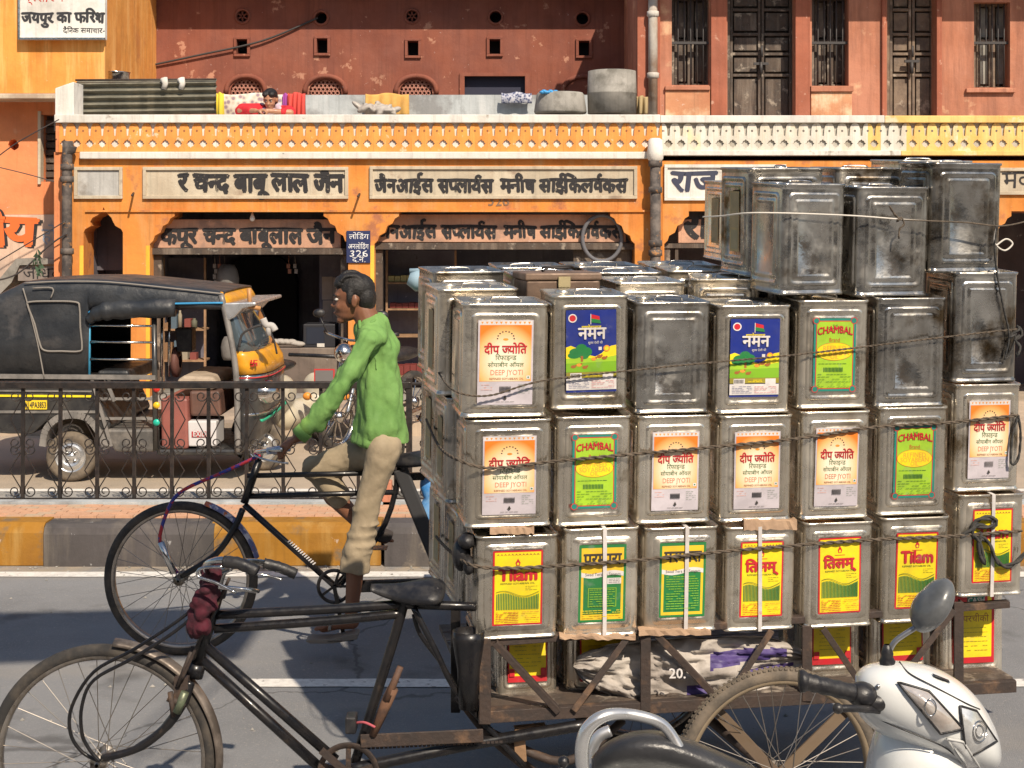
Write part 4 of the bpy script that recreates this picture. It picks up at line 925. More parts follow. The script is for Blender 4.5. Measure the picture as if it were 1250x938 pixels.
def tilam(word, zs):
    b = LB(58, 104); b.r(0, 0, 58, 104, K_RED).r(2.2, 2.2, 55.8, 101.8, K_YEL)
    for i in range(12): b.poly([(4 + i * 4.2, 7), (6 + i * 4.2, 4), (8 + i * 4.2, 7), (6 + i * 4.2, 6)], K_BRN)
    b.poly([(29, 11), (32, 17), (31, 21), (27, 21), (26, 17)], K_RED).d(29, 18.5, 1.4, 1.8, K_YEL).r(22, 23.5, 36, 24.3, K_RED)
    b.t(word, 7, 51, 41, K_RED, bold=.05, zs=zs).t('REFINED SOYABEAN OIL', 9, 49, 47, K_DGRN, zs=1.0).lines(38, 52, 50, 55, 2.4, K_DGRN, .4)
    wave = [(4 + 50 * i / 20, 59 - 4 * math.sin(i / 20 * 6.3 + .6)) for i in range(21)]
    for i in range(26):
        x = 4.5 + i * 1.92; y = 61 - 3.5 * math.sin((x - 4) / 50 * 6.3 + .6) + 1; b.r(x, y, x + 1.05, 82, K_GRN)
    for i in range(20): b.poly([wave[i], wave[i + 1], (wave[i + 1][0], wave[i + 1][1] + .7), (wave[i][0], wave[i][1] + .7)], K_DGRN)
    b.lines(4, 30, 85, 101, 2.3, K_RED, .7, .15).lines(34, 54, 85, 100, 2.8, K_RED, .5, .3); return b.done('yellow_paper_label')
LABELS['tilam'] = tilam('Tilam', 1.15); LABELS['tilamh'] = tilam('ितलम्', 1.0)
def param(full):
    b = LB(60, 102); b.r(0, 0, 60, 102, K_GRN if full else K_GRN).r(3, 4, 57, 99, K_DYEL)
    b.r(6, 40, 54, 95 if full else 92, K_GRN).t('पर{म}परा', 6, 54, 26, K_BLK, bold=.03, zs=1.25)
    pts = [(3 + 54 * i / 12, 36 + 2.2 * math.sin(i / 12 * 6.28)) for i in range(13)]
    for i in range(12): b.poly([pts[i], pts[i + 1], (pts[i + 1][0], pts[i + 1][1] + 6), (pts[i][0], pts[i][1] + 6)], K_WHT)
    b.t('Swad Tera Ka Sangam', 8, 53, 41, K_BLK, zs=1.2)
    if full: b.lines(9, 51, 46, 92, 3.3, K_LIME, .7, .15)
    else: b.r(36, 44, 54, 52, K_WHT).lines(38, 52, 45.5, 50, 2, K_BLK, .6, .1).fr(12, 57, 48, 82, .7, K_LIME).lines(14, 46, 59, 81, 3, K_LIME, .7, .15).lines(5, 55, 86, 96, 2.6, K_YEL, .8, .1)
    return b.done('green_yellow_paper_label')
LABELS['paramA'], LABELS['paramB'] = param(False), param(True)
b = LB(60, 100); b.r(0, 0, 60, 100, K_RED).r(2, 2, 58, 92, K_YEL).t('{ि}' if 0 else 'परची', 14, 48, 18, K_BRN, bold=.02); b.lines(10, 50, 34, 80, 5, K_OLIVE, .6, .2)
for x in (2, 50): b.r(x, 82, x + 8, 92, K_RED)
LABELS['parchi'] = b.done('yellow_paper_label')
b = LB(60, 100); b.r(0, 0, 60, 100, K_RED).r(1, 1, 56, 92, K_YEL).r(1, 1, 50, 22, K_RED).r(20, 10, 46, 19, K_TEAL).t('CASH', 21, 45, 18, K_WHT, bold=.03).t('परचीकी', 14, 52, 44, K_BRN).lines(10, 50, 52, 84, 6, K_OLIVE, .6, .2); LABELS['cash'] = b.done('yellow_red_paper_label')
b = LB(46, 100); b.r(0, 0, 46, 100, pr('faded_ochre', (.34, .27, .12))).r(3, 3, 43, 60, pr('faded_olive', (.28, .24, .13))).r(6, 64, 40, 96, pr('faded_green', (.26, .25, .15))); LABELS['side'] = b.done('side_label')
def tin(x0, y0, x1, y1, lab, label, k=0., yaw=0., roll=0., kind=None, lz=0, ls=1., side=False, wd=None, top=True, grp=None, lean=3., strap=None, labx=0):
    cx = (x0 + x1) / 2 + 4 if not wd else x1 - wd / 2 * math.cos(TH + R(yaw)); D = Dp(cx) + k
    p = P(cx, y1, D) ; 
    th = TH + R(yaw)
    c = p + Vector((-math.sin(th), math.cos(th), 0)) * (CW / 2)
    sx = (wd if wd else (x1 - x0 - 4)) * D / F / CW; sz = (y1 - y0) * D / F / CH
    t = thing('oil_tin', label, 'tin can', c, grp or 'square oil tins stacked on the tricycle')
    t.rotation_euler = (R(lean), R(roll), th); t.scale = (sx, 1, sz)
    kd = kind if kind is not None else random.choice((0, 0, 2))
    inst('tin_body', TINM[kd], t)
    if top: inst('handle_and_cap', TOPM, t, (0, 0, 0), (0, 0, random.choice((0, math.pi, math.pi / 2))))
    if lab: inst('label', LABELS[lab], t, (labx, -CW / 2 - .0040, CH / 2 + lz), (R(random.uniform(-.2, .2)), R(random.uniform(-.7, .7)), 0), (ls, 1, ls))
    if side: inst('side_label', LABELS['side'], t, (-CW / 2 - .004, -.02, CH / 2), (0, 0, R(-90)), (.62, 1, .8))
    if strap is not None:
        q = STRAP.copy() if False else None
        o = inst('plastic_strap', STRAPM, t, (strap, 0, 0), (0, R(random.uniform(-1, 1.6)), 0))
    return t
g = MB(); g.box((-.006, -CW / 2 - .0105, .002), (.006, -CW / 2 - .009, CH + .002)); g.box((-.006, -CW / 2 - .009, CH + .0005), (.006, CW / 2, CH + .002)); STRAPM = g.data('plastic_strap', pr('strap_white', (.66, .62, .60)))
row1 = [(556, 368, 667, 508, 'deep', 'tin with an orange sunburst label at the top left corner of the front stack'),
        (667, 358, 766, 498, 'naman', 'tin with a blue farm-picture label, the left one of the two blue labels'),
        (767, 366, 866, 503, None, 'plain unlabelled tin between the two tins with blue labels'),
        (866, 370, 965, 503, 'naman', 'tin with a blue farm-picture label, the right one of the two blue labels'),
        (965, 364, 1060, 497, 'chambal', 'tin with a green yellow-oval label in the upper row beside a blue label'),
        (1060, 361, 1155, 495, None, 'plain unlabelled grey tin right of the upper green yellow-oval label'),
        (1155, 330, 1243, 465, None, 'dark plain tin at the right end, above an orange label')]
row2 = [(562, 509, 672, 642, 'deep', 'tin with orange sunburst label, second row down at the left corner'),
        (672, 505, 769, 640, 'chambal', 'tin with a green yellow-oval label directly below a blue label'),
        (770, 504, 868, 637, 'deep', 'tin with orange sunburst label below the plain tin between blue labels'),
        (870, 504, 967, 635, 'deep', 'tin with a faded orange sunburst label right below the right blue label'),
        (969, 499, 1062, 632, 'deep', 'tin with orange sunburst label below the upper right green label'),
        (1063, 494, 1157, 627, 'chambal', 'tin with a green yellow-oval label crossed by a knotted rope near the right end'),
        (1156, 466, 1246, 598, 'deep', 'tin with orange sunburst label at the right end of the stack')]
row3 = [(574, 650, 680, 778, 'tilam', 'tin with yellow label in red Latin letters at the lower left corner of the stack', None),
        (681, 641, 779, 776, 'paramA', 'tin with green and yellow label and white strap, the left of two', .008),
        (779, 640, 876, 770, 'paramB', 'tin with mostly green label and white strap, the right of two', .012),
        (877, 639, 971, 768, 'tilamh', 'tin with yellow red-lettered Hindi label crossed by a white strap', -.004),
        (972, 634, 1066, 764, 'tilamh', 'tin with yellow red-lettered Hindi label and no strap over it', None),
        (1066, 628, 1159, 758, 'tilam', 'tin with yellow Latin-lettered label directly above the scooter mirror', None),
        (1160, 600, 1250, 726, 'tilam', 'tin with yellow label half covered by a coil of black rope', .0)]
LZ = {'deep': -.004, 'naman': .006, 'chambal': 0, 'tilam': .0, 'tilamh': 0, 'paramA': .0, 'paramB': .002, 'parchi': 0, 'cash': 0}
for i, (a, b_, c_, d_, l_, s_) in enumerate(row1): tin(a, b_, c_, d_, l_, s_, kind=[0, 0, 1, 0, 0, 1, 1][i], lz=LZ.get(l_, 0), ls=[1, 1, 1, 1, .98, 1, 1][i], roll=[.5, 0, .3, 0, .2, 0, 0][i])
for i, (a, b_, c_, d_, l_, s_) in enumerate(row2): tin(a, b_, c_, d_, l_, s_, kind=0, lz=LZ.get(l_, 0), ls=.98, top=False)
for i, (a, b_, c_, d_, l_, s_, st) in enumerate(row3): tin(a, b_, c_, d_, l_, s_, kind=2, lz=LZ.get(l_, 0), ls=.98, top=False, strap=st)
tin(921, 222, 1034, 358, None, 'plain tin of the top tier, left of the front three, its side turned to view', kind=1, yaw=7, k=.0, wd=88)  # top tier in the darker metal, imitating its darker reflections
tin(1035, 226, 1136, 360, None, 'stained plain tin of the top tier with a rope knot across its front', kind=1, yaw=4, k=.02)
tin(1108, 197, 1226, 331, None, 'tall plain tin at the right end of the top tier', kind=1, yaw=4, k=.04, wd=97)
tin(872, 203, 1010, 335, None, 'large tilted plain tin behind the top tier with a yellow side label', kind=1, yaw=7, k=.27, wd=104, side=True, roll=-1)
tin(852, 220, 948, 318, None, 'small tin with a yellow side label at the far left of the top tier', kind=0, yaw=3, k=.55, wd=66, side=True)
tin(1010, 203, 1108, 330, None, 'plain tin in the second depth of the top tier behind the front three', kind=1, k=.30, yaw=3)
tin(1085, 194, 1190, 320, None, 'plain tin at the back of the top tier near its right end', kind=0, k=.50, yaw=5)
# left flank and back rows
tin(527, 350, 632, 480, 'chambal', 'tin with a green label rising behind the top left corner tin', k=.25, kind=0, yaw=5, side=True)
tin(520, 329, 615, 455, None, 'dull tin third in depth along the left flank at the top', k=.52, kind=1, yaw=7, side=True)
tin(538, 482, 632, 612, None, 'tin second in depth on the left flank in the second row', k=.25, kind=1, yaw=5, side=True, top=False)
tin(524, 458, 615, 590, None, 'tin third in depth on the left flank in the second row', k=.52, kind=1, yaw=7, side=True, top=False)
tin(552, 614, 640, 740, None, 'tin second in depth on the left flank above the cart post', k=.25, kind=1, yaw=5, side=True, top=False)
tin(534, 592, 625, 716, None, 'tin third in depth on the left flank with a yellowed side', k=.52, kind=1, yaw=7, side=True, top=False)
back = [(742, 342, 836, .26, 2, 'tin with a pressed panel behind the plain tin of the upper row'), (838, 338, 924, .27, -14, 'tin turned askew behind the right blue label'), (926, 334, 1020, .28, 0, 'tin in the shadow behind the top tier, upper row'),
        (618, 333, 712, .52, 0, 'tin in the third depth behind the wooden-lidded box'), (712, 330, 806, .52, -4, 'tin in the third depth behind the panelled tin'), (808, 328, 900, .54, -3, 'tin in the third depth left of the top tier'),
        (600, 324, 690, .80, 0, 'tin at the back left of the load, only its lid showing'), (692, 323, 784, .80, 3, 'tin at the back of the load with a raised lid handle'), (786, 322, 876, .80, -2, 'tin at the back right of the load, only its lid showing')]
for a, y0, c_, k_, yw, s_ in back: tin(a, y0, c_, y0 + CH * F / (Dp(a) + k_), None, s_, k=k_, yaw=yw, kind=random.choice((0, 1)))
t = thing('lidded_box', 'flat brown metal box with a wire handle and hasp lying among the tins', 'box', P(688, 362, Dp(688) + .36)); DL = Dp(688) + .26
th_rot = (R(0), 0, TH); cB = P(688, 362, DL) + NV * .12; t.location = cB; t.rotation_euler = th_rot; ORG[t.name] = (0, 0, 0)
g = MB(); g.box((-.125, -.12, -.25), (.125, .12, .052)); g.build('box_body', mat('brown_tin', (.18, .12, .085), .6, .4, (.12, .08, .06), 8, .002, 30), t, .006)
g = MB(); g.box((-.13, -.125, .053), (.13, .125, .078)); g.build('lid', mat('brown_lid', (.25, .165, .12), .6, .3, (.16, .11, .08), 8, .002, 30), t, .006)
g = MB(); g.box((-.02, -.135, .03), (.02, -.126, .066)); g.build('hasp', mat('brass', (.40, .34, .2), .5, .6), t)
g = MB(); g.tube(catmull([(-.05, -.02, .08), (-.055, -.04, .094), (-.03, -.06, .097), (.03, -.05, .10), (.055, -.02, .094), (.03, 0, .092), (-.03, 0, .09)], 4, True), .0035, 6, True); g.build('handle', M_BAR, t)
# bottom tins standing in the cart's tray
low = [(600, 765, 680, 852, 'parchi', 'yellow-labelled tin in the tray at the left end behind the rusty brace'), (684, 765, 782, 850, 'parchi', 'yellow-labelled tin in the tray partly covered by the white sack'),
       (970, 760, 1052, 830, 'parchi', 'yellow-labelled tin in the tray above the rear wheel'), (1054, 752, 1140, 826, 'parchi', 'yellow-labelled tin in the tray behind the scooter handlebar'), (1140, 728, 1228, 828, 'cash', 'yellow and red labelled tin at the right end of the tray')]
for a, y0, c_, y1, l_, s_ in low:
    D = Dp(a) + .15; y0 = y1 - CH * F / D
    tin(a, y0, c_, y1, l_, s_, k=.15, kind=0, lean=0, top=False)
# ---- ropes
def LP(x, y, off=.03): return P(x, y, Dp(x) - off)
def rope(name, label, pts, r, m, n=8, twist=True, group=None, D=None):
    path = catmull([(LP(*p) if len(p) == 2 else P(p[0], p[1], p[2])) for p in pts], n)
    g = MB()
    if twist:        # two strands laid round each other, resampled evenly
        res = [path[0]]
        for p_ in path[1:]:
            while (p_ - res[-1]).length > r * 1.6: res.append(res[-1] + (p_ - res[-1]).normalized() * r * 1.5)
        for ph in (0, math.pi):
            g.tube([p_ + Vector((0, math.cos(i * .8 + ph), math.sin(i * .8 + ph))) * r * .55 for i, p_ in enumerate(res)], r * .62, 5)
    else: g.tube(path, r, 6)
    return solo(name, g, m, label, 'rope', group)
G_ = 'ropes lashed round the load'
DLf = Dp(520) + .55
rope('lashing_rope', 'thin rope drawn across the upper row of labelled tins', [(519, 428, DLf), (535, 455, Dp(540) + .25), (556, 478), (598, 483, Dp(598) - .03), (662, 465), (766, 453), (866, 443), (965, 434), (1060, 423), (1160, 411), (1243, 402)], .0032, M_ROPE, group=G_)
rope('lashing_rope', 'thicker rope drawn across the second row, over a green and orange labels', [(520, 512, DLf), (536, 545, Dp(540) + .2), (560, 562), (600, 572, Dp(600) - .03), (670, 564), (770, 555), (870, 546), (970, 536), (1066, 522), (1160, 516), (1245, 507)], .0055, M_ROPE, group=G_)
rope('lashing_rope', 'thick rope drawn across the third row of yellow labels', [(532, 655, DLf), (548, 672, Dp(548) + .2), (575, 690), (620, 694, Dp(620) - .03), (680, 691), (780, 684), (877, 674), (972, 666), (1067, 659), (1160, 655), (1250, 648)], .0058, M_ROPE, group=G_)
rope('tie_string', 'thin white string stretched across the top tier of tins', [(858, 265, Dp(858) + .3), (880, 264, Dp(880) + .15), (925, 260), (1030, 263), (1100, 268), (1135, 270)], .0026, M_ROPEW, twist=False)
rope('tie_string', 'dark string from the knot to the right end of the top tier', [(1094, 268), (1135, 270), (1180, 272), (1224, 276), (1262, 268)], .003, M_ROPE, twist=False)
rope('string_knot', 'knotted string ends on the stained top tin', [(1086, 252, Dp(1086) - .05), (1092, 262), (1098, 268), (1094, 271), (1100, 266), (1104, 274), (1098, 280), (1097, 292)], .0045, M_ROPE)
rope('dangling_rope', 'dark rope hanging down the right edge of the load', [(1217, 276, Dp(1217) - .04), (1214, 300), (1218, 340), (1226, 380), (1232, 412), (1226, 440), (1236, 425), (1240, 405)], .0048, M_ROPEB)
rope('string_loop', 'white string loop curling beside the top right tin', [(1217, 276, Dp(1217) - .04), (1214, 296), (1226, 306), (1236, 298), (1228, 292), (1216, 300)], .003, M_ROPEW, twist=False)
rope('rope_knot', 'bunched dark knot at the right edge of the upper rope', [(1232, 412), (1244, 402), (1240, 396), (1248, 408), (1238, 416), (1246, 424), (1240, 436)], .007, M_ROPEB)
rope('dangling_rope', 'dark rope hanging from the second rope at the right edge', [(1243, 507), (1246, 530), (1243, 560), (1234, 566), (1236, 530), (1243, 508)], .006, M_ROPEB)
rope('rope_coil', 'coil of black rope knotted over the rightmost yellow label', [(1172, 656), (1185, 648), (1192, 636), (1206, 632), (1218, 636), (1210, 644), (1192, 642), (1186, 652), (1196, 662), (1200, 680), (1204, 692), (1198, 672), (1196, 656), (1208, 664), (1216, 684), (1228, 692), (1244, 684), (1255, 670)], .0085, M_ROPEB)
rope('rope_end', 'frayed black rope end hanging under the coil', [(1198, 650), (1194, 664), (1197, 680), (1202, 690)], .009, M_ROPEB)
for a, (x0, y0, x1, y1), s_ in ((0, (598, 645, 652, 652), 'torn cardboard strip above the lower left yellow-labelled tin'), (1, (908, 636, 973, 647), 'cardboard strip packed over the strapped yellow Hindi-labelled tin'), (2, (780, 770, 868, 776), 'crushed cardboard edge under the mostly green tin'), (3, (683, 777, 776, 781), 'crushed cardboard edge under the left strapped tin')):
    g = MB(); n_ = 14; vs = []
    for i in range(n_ + 1):
        x = x0 + (x1 - x0) * i / n_
        for yy in (y0, y1): p = LP(x, yy + random.uniform(-1.2, 1.2), .024 + random.uniform(0, .006)); vs += [p, p + Vector((0, .05, 0))]
    fs = []
    for i in range(n_): b0 = 4 * i; fs += [(b0, b0 + 4, b0 + 6, b0 + 2), (b0, b0 + 1, b0 + 5, b0 + 4), (b0 + 2, b0 + 6, b0 + 7, b0 + 3)]
    g.add(vs, fs); solo('cardboard_strip', g, M_CARD, s_, 'cardboard')
g = MB(); g.ell(P(563, 676, Dp(563) + .08), (.03, .05, .055), 10, 8); g.ell(P(570, 660, Dp(570) + .04), (.03, .04, .025), 10, 8); g.ell(P(572, 690, Dp(570) + .04), (.02, .04, .03), 10, 8)
solo('rubber_pad', g, M_SEAT, 'black rubber pad wedged under the rope at the left corner', 'pad')
# ---- white sack stuffed in the tray
g = MB(); nx, ny = 70, 26; vs = []
for side in (0, 1):
    for j in range(ny + 1):
        for i in range(nx + 1):
            u_, v_ = i / nx, j / ny; x = 700 + 285 * u_; hh = (math.sin(math.pi * min(1, u_ * 1.0)) ** .45)
            y = 812 + (v_ - .5) * 84 * hh + 10 * math.sin(u_ * 4); bul = (math.sin(math.pi * v_) ** .5) * hh
            q = Vector((u_ * 7.5, v_ * 3.2, side * 4.)); cr = noise.noise(q * .8) * .05 - abs(noise.noise(Vector((q.x * 1.1 + q.y, q.y * 2.6 - q.x * .4, q.z)))) * .05 - abs(noise.noise(Vector((q.x * 3.2 - q.y * 1.5, q.y * 3 + q.x, 3)))) * .02 + .015
            D_ = Dp(x) + .07 - (bul * .06 + cr - .02 if side == 0 else -bul * .09)
            vs.append(P(x, y + cr * 60, D_))
def grid_f(off): return [(off + j * (nx + 1) + i, off + j * (nx + 1) + i + 1, off + (j + 1) * (nx + 1) + i + 1, off + (j + 1) * (nx + 1) + i) for j in range(ny) for i in range(nx)]
K_PUR = mat('purple_print', (.05, .03, .14), .6, 0, (.09, .06, .2), 20)
g.add(vs, grid_f(0) + [f[::-1] for f in grid_f((nx + 1) * (ny + 1))], M_SACK, True)
g.mi(K_PUR)
for q, f in enumerate(g.f):
    i, j = q % nx, (q // nx) % ny
    if q < nx * ny and ((17 < j < 24 and 33 < i < 41) or (5 < j + (i - 50) * .12 < 11 and 40 < i < 64) or (14 < j < 18 and 52 < i < 66)): g.m[q] = 1
sk = solo('woven_sack', g, None, 'crumpled white woven sack with purple print stuffed in the cart tray', 'sack'); ORG[sk.name] = tuple(sk.location)
g = MB(); a, b_ = P(836, 838, Dp(830) - .06), P(836, 824, Dp(830) - .06)
text(g, '20.', P(822, 838, 4.4).x, P(842, 838, 4.4).x, P(0, 842, 4.4).z, None, K_WHT, Dp(830) - .055, .02); g.build('lettering', K_WHT, sk)

# ------------------------------------------------------------------ wheel and tricycle
def wheel(parent, c, Rr, tr, name='wheel', n=36, tm=M_TYRE, rm=M_RIM, yaw=0., hubw=.09, tilt=0., knob=0):
    """hub mesh with tyre, rim and crossed spokes as children; local axis is Y"""
    g = MB(); g.lathe([(.006, -hubw * .7), (.012, -hubw * .6), (.012, -hubw / 2), (.026, -hubw / 2), (.026, -hubw / 2 + .004), (.015, -hubw / 2 + .006), (.015, hubw / 2 - .006), (.026, hubw / 2 - .004), (.026, hubw / 2), (.012, hubw / 2), (.012, hubw * .6), (.006, hubw * .7)], axis='Y', seg=14)
    w_ = g.build(name, M_RIM, None); w_.parent = parent; w_.location = Vector(c) - Vector(ORG[parent.name]); w_.rotation_euler = (R(tilt), 0, R(yaw)); ORG[w_.name] = (0, 0, 0)
    ro = Rr - tr
    g = MB(); g.lathe([(ro + tr * math.cos(a), tr * math.sin(a)) for a in [2 * math.pi * i / 14 for i in range(15)]], axis='Y', seg=72)
    if knob:
        for i in range(120):
            a = 2 * math.pi * i / 120
            for yy in (-.55, 0, .55):
                c0 = Vector(((Rr - tr * .08) * math.cos(a + yy * .02), yy * tr, (Rr - tr * .08) * math.sin(a + yy * .02))); e = Vector((math.cos(a), 0, math.sin(a))); t_ = Vector((-math.sin(a), 0, math.cos(a)))
                vs = [c0 + e * o_ * .002 + t_ * p_ * .0045 + Vector((0, q_ * .004, 0)) for o_ in (-1, 1) for p_ in (-1, 1) for q_ in (-1, 1)]
                g.add(vs, [(0, 1, 3, 2), (4, 6, 7, 5), (0, 4, 5, 1), (2, 3, 7, 6), (0, 2, 6, 4), (1, 5, 7, 3)])
    inst('tyre', g.data('tyre', tm), w_)
    g = MB(); g.lathe([(ro - tr * .3, -tr * .75), (ro - tr * .8, -tr * .8), (ro - tr * 1.25, -tr * .5), (ro - tr * 1.25, tr * .5), (ro - tr * .8, tr * .8), (ro - tr * .3, tr * .75)], axis='Y', seg=72); inst('rim', g.data('rim', rm), w_)
    rr_ = ro - tr * 1.2; meshes = []
    for sg in (-1, 1):
        for cr in (-1, 1):
            g = MB(); a = cr * R(28); g.tube([(.024 * math.cos(a + cr), sg * hubw / 2, .024 * math.sin(a + cr)), (rr_ * math.cos(0), sg * .004, rr_ * math.sin(0))], .0014, 4, smooth=False); meshes.append(g.data('spoke', M_SPOKE))
    off = random.uniform(0, .3)
    for i in range(n): inst('spoke', meshes[i % 4], w_, (0, 0, 0), (0, off + 2 * math.pi * i / n, 0))
    return w_
def mudguard(parent, c, Rr, a0, a1, wd, m, name='mudguard', yaw=0):
    g = MB(); vs = []; n_ = 36; c = Vector(c); prof = [(-wd, -.010), (-wd * .8, 0), (-wd * .3, .006), (wd * .3, .006), (wd * .8, 0), (wd, -.010)]
    for i in range(n_ + 1):
        a = R(a0 + (a1 - a0) * i / n_)
        for y, h in prof: vs.append(c + Vector(((Rr + h) * math.cos(a), y, (Rr + h) * math.sin(a))))
    k_ = len(prof); g.add(vs, [(i * k_ + j, i * k_ + j + 1, (i + 1) * k_ + j + 1, (i + 1) * k_ + j) for i in range(n_) for j in range(k_ - 1)], None, True)
    o = g.build(name, m, parent); md = o.modifiers.new('thickness', 'SOLIDIFY'); md.thickness = .0015; return o
DB = 4.46
tri = thing('cargo_tricycle', 'old black pedal cargo tricycle carrying the stacked oil tins', 'tricycle', P(500, 1058, DB))
tri.location.z = 0; ORG[tri.name] = tuple(tri.location)
B = lambda x, y, d=0.: P(x, y, DB + d)
RW = 140 * DB / F
wheel(tri, B(125, 926), RW, .021, 'front_wheel', 32, M_TYRE, M_RIM, yaw=0)
mudguard(tri, B(125, 926), RW + .012, -12, 84, .030, mat('worn_mudguard', (.11, .09, .075), .5, .5, (.24, .2, .17), 14, .001, 40))
def part(name, pts, r, m=M_BIKEB, parent=tri, seg=10, sm=5, cm=True):
    g = MB(); g.tube(catmull(pts, sm) if cm and len(pts) > 2 else pts, r, seg); return g.build(name, m, parent)
part('head_tube', [B(266, 722), B(238, 820)], .021); part('headset_cup', [B(268, 716), B(265, 728)], .027); part('headset_cup', [B(241, 810), B(237, 826)], .028)
for dy in (-.045, .045): part('fork_blade', [B(232, 832, dy * .6), B(222, 860, dy), B(200, 890, dy), B(165, 915, dy), B(124, 926, dy)], [.017] * 5 + [.016] * 5 + [.014] * 5 + [.012] * 5 + [.010], M_BIKEB)
g = MB(); g.box(B(212, 828, -.05), B(238, 842, .05)); g.tube([B(217, 838, -.055), B(236, 790, -.055)], .008, 6); g.tube([B(205, 852, -.05), B(226, 862, -.05)], .011, 6); g.tube([B(208, 845, -.06), B(212, 875, -.06)], .009, 6); g.build('brake_bracket', M_RUST, tri)
g = MB(); g.tube([B(226, 845, -.075), B(216, 870, -.075)], .013, 10); g.build('fork_lamp_bracket', mat('green_brass', (.20, .24, .15), .5, .5, (.12, .13, .09), 30), tri)
part('top_tube', [B(264, 751), B(400, 744), B(490, 738)], .0145); part('top_tube', [B(262, 768), B(400, 758), B(492, 749)], .0145)
part('rear_bridge_tube', [B(492, 738), B(560, 740), B(600, 742, .05)], .014)
part('down_tube', [B(248, 786), B(410, 928)], .0155); part('down_tube', [B(240, 800), B(404, 950)], .0155)
part('seat_tube', [B(499, 716), B(478, 790), B(432, 935)], .016)
part('seat_stay', [B(505, 742, -.03), B(532, 795, -.03), B(562, 850, 0), B(640, 935, .05)], .0095); part('seat_stay', [B(505, 750, .03), B(513, 775, .03), B(540, 812, .04), B(562, 850, .06)], .007)
part('chain_stay', [B(425, 940, -.02), B(520, 920, 0), B(590, 906, .03), B(720, 884, .05)], .018); part('chain_stay', [B(432, 950, .05), B(560, 944, .05), B(800, 948, .05)], .012)
g = MB(); g.bar(B(440, 905, -.04), B(590, 898, -.03), .042, .006); g.build('chain_guard', M_RUST, tri, .003)
g = MB()
for i in range(34): p0 = B(440 + i * 5.2, 914 - i * .25, -.02); g.box(p0 - Vector((.005, .003, .003)), p0 + Vector((.005, .003, .003)))
tag(g.build('chain', M_RUST, tri), kind='stuff')
g = MB(); g.lathe([(.095, -.003), (.098, 0), (.095, .003), (.080, .003), (.080, -.003), (.095, -.003)], B(425, 945, -.035), 'Y', 40)
for i in range(5): a = 2 * math.pi * i / 5 + .3; c = B(425, 945, -.035); g.bar(c + Vector((.02 * math.cos(a), 0, .02 * math.sin(a))), c + Vector((.085 * math.cos(a), 0, .085 * math.sin(a))), .016, .004)
g.lathe([(0, -.02), (.022, -.02), (.022, .02), (0, .02)], B(425, 945, -.035), 'Y', 12); g.build('chainring', M_RUST, tri)
g = MB(); g.bar(B(425, 945, -.06), B(392, 916, -.06), .02, .012); g.build('crank', M_RUST, tri)
g = MB(); g.tube([B(455, 898, -.04), B(470, 862, -.04), B(480, 840, -.045)], [.012, .018, .017], 8); g.tube([B(472, 855, -.05), B(489, 814, -.05)], [.013, .010], 8); g.build('hand_brake_lever', mat('worn_wood', (.16, .08, .045), .8, 0, (.07, .04, .03), 14), tri)
part('pink_ribbon', [B(430, 884, -.02), B(444, 882, -.05), B(458, 888, -.06)], .004, mat('pink_ribbon', (.4, .08, .1), .8))
g = MB(); g.box(B(421, 876, -.06), B(437, 889, .0)); g.build('pedal_block', M_SEAT, tri, .006)
# handlebar, grips, levers
part('handlebar_stem', [B(266, 722), B(272, 700, .0), B(282, 693, 0)], .011, M_CHROME)
part('handlebar', [B(350, 694, .22), B(325, 688, .20), B(300, 686, .13), B(282, 692, .02), B(258, 700, -.10), B(252, 690, -.17), B(270, 684, -.21), B(300, 690, -.22)], .011, M_CHROME)
def grip(pts, r=.016):
    g = MB(); path = catmull(pts, 6); g.tube(path, [r * (1 + .06 * math.cos(i * 2.5)) for i in range(len(path))], 12); return g.build('grip', M_SEAT, tri)
grip([B(274, 686, -.21), B(292, 688, -.22), B(314, 698, -.23)], .018); grip([B(322, 688, .20), B(342, 693, .21), B(361, 701, .22)], .018)
part('brake_lever', [B(272, 692, -.22), B(246, 694, -.20), B(242, 704, -.20), B(262, 711, -.21), B(288, 724, -.22)], .005, M_CHROME)
part('brake_lever', [B(345, 708, .2), B(322, 702, .2), B(300, 700, .18)], .004, M_CHROME)
part('brake_rod', [B(280, 706, -.1), B(262, 745, -.09), B(240, 790, -.07), B(222, 830, -.06)], .005, M_RUST); part('brake_rod', [B(258, 716, -.12), B(300, 720, -.1), B(315, 722, -.05)], .007, M_CHROME)
for q, dy in ((0, -.08), (10, -.10)):     # twin rods looping from the bars down to the hub
    part('wire_loop', [B(268, 712 + q * .2, dy), B(225, 752 + q, dy), B(165, 792 + q, dy), B(115, 820 + q, dy), B(88 + q * 1.2, 862, dy), B(86 + q * 1.4, 895, dy), B(100 + q * .9, 918 - q * .3, dy), B(122, 930, dy)], .0055, M_BIKEB)
g = MB()
for i in range(90):
    f_ = i / 89; g.ell(B(262 - 20 * f_ + random.gauss(0, 5), 688 + 82 * f_, -.10 + random.uniform(-.03, .03)), (random.uniform(.010, .020) * (1 + .6 * math.sin(f_ * 3)), .02, random.uniform(.012, .03)), 9, 7)
for i in range(10): g.ell(B(238 + random.uniform(-8, 6), 762 + random.uniform(-4, 12), -.1), (.012, .02, .02), 8, 6)
o = solo('tied_scarf', g, mat('maroon_cloth', (.07, .006, .016), .9, 0, (.03, .006, .012), 25, .004, 50), 'maroon cloth knotted round the tricycle handlebar stem', 'scarf'); solve(o, [('REMESH', dict(mode='VOXEL', voxel_size=.005, use_smooth_shade=True))])
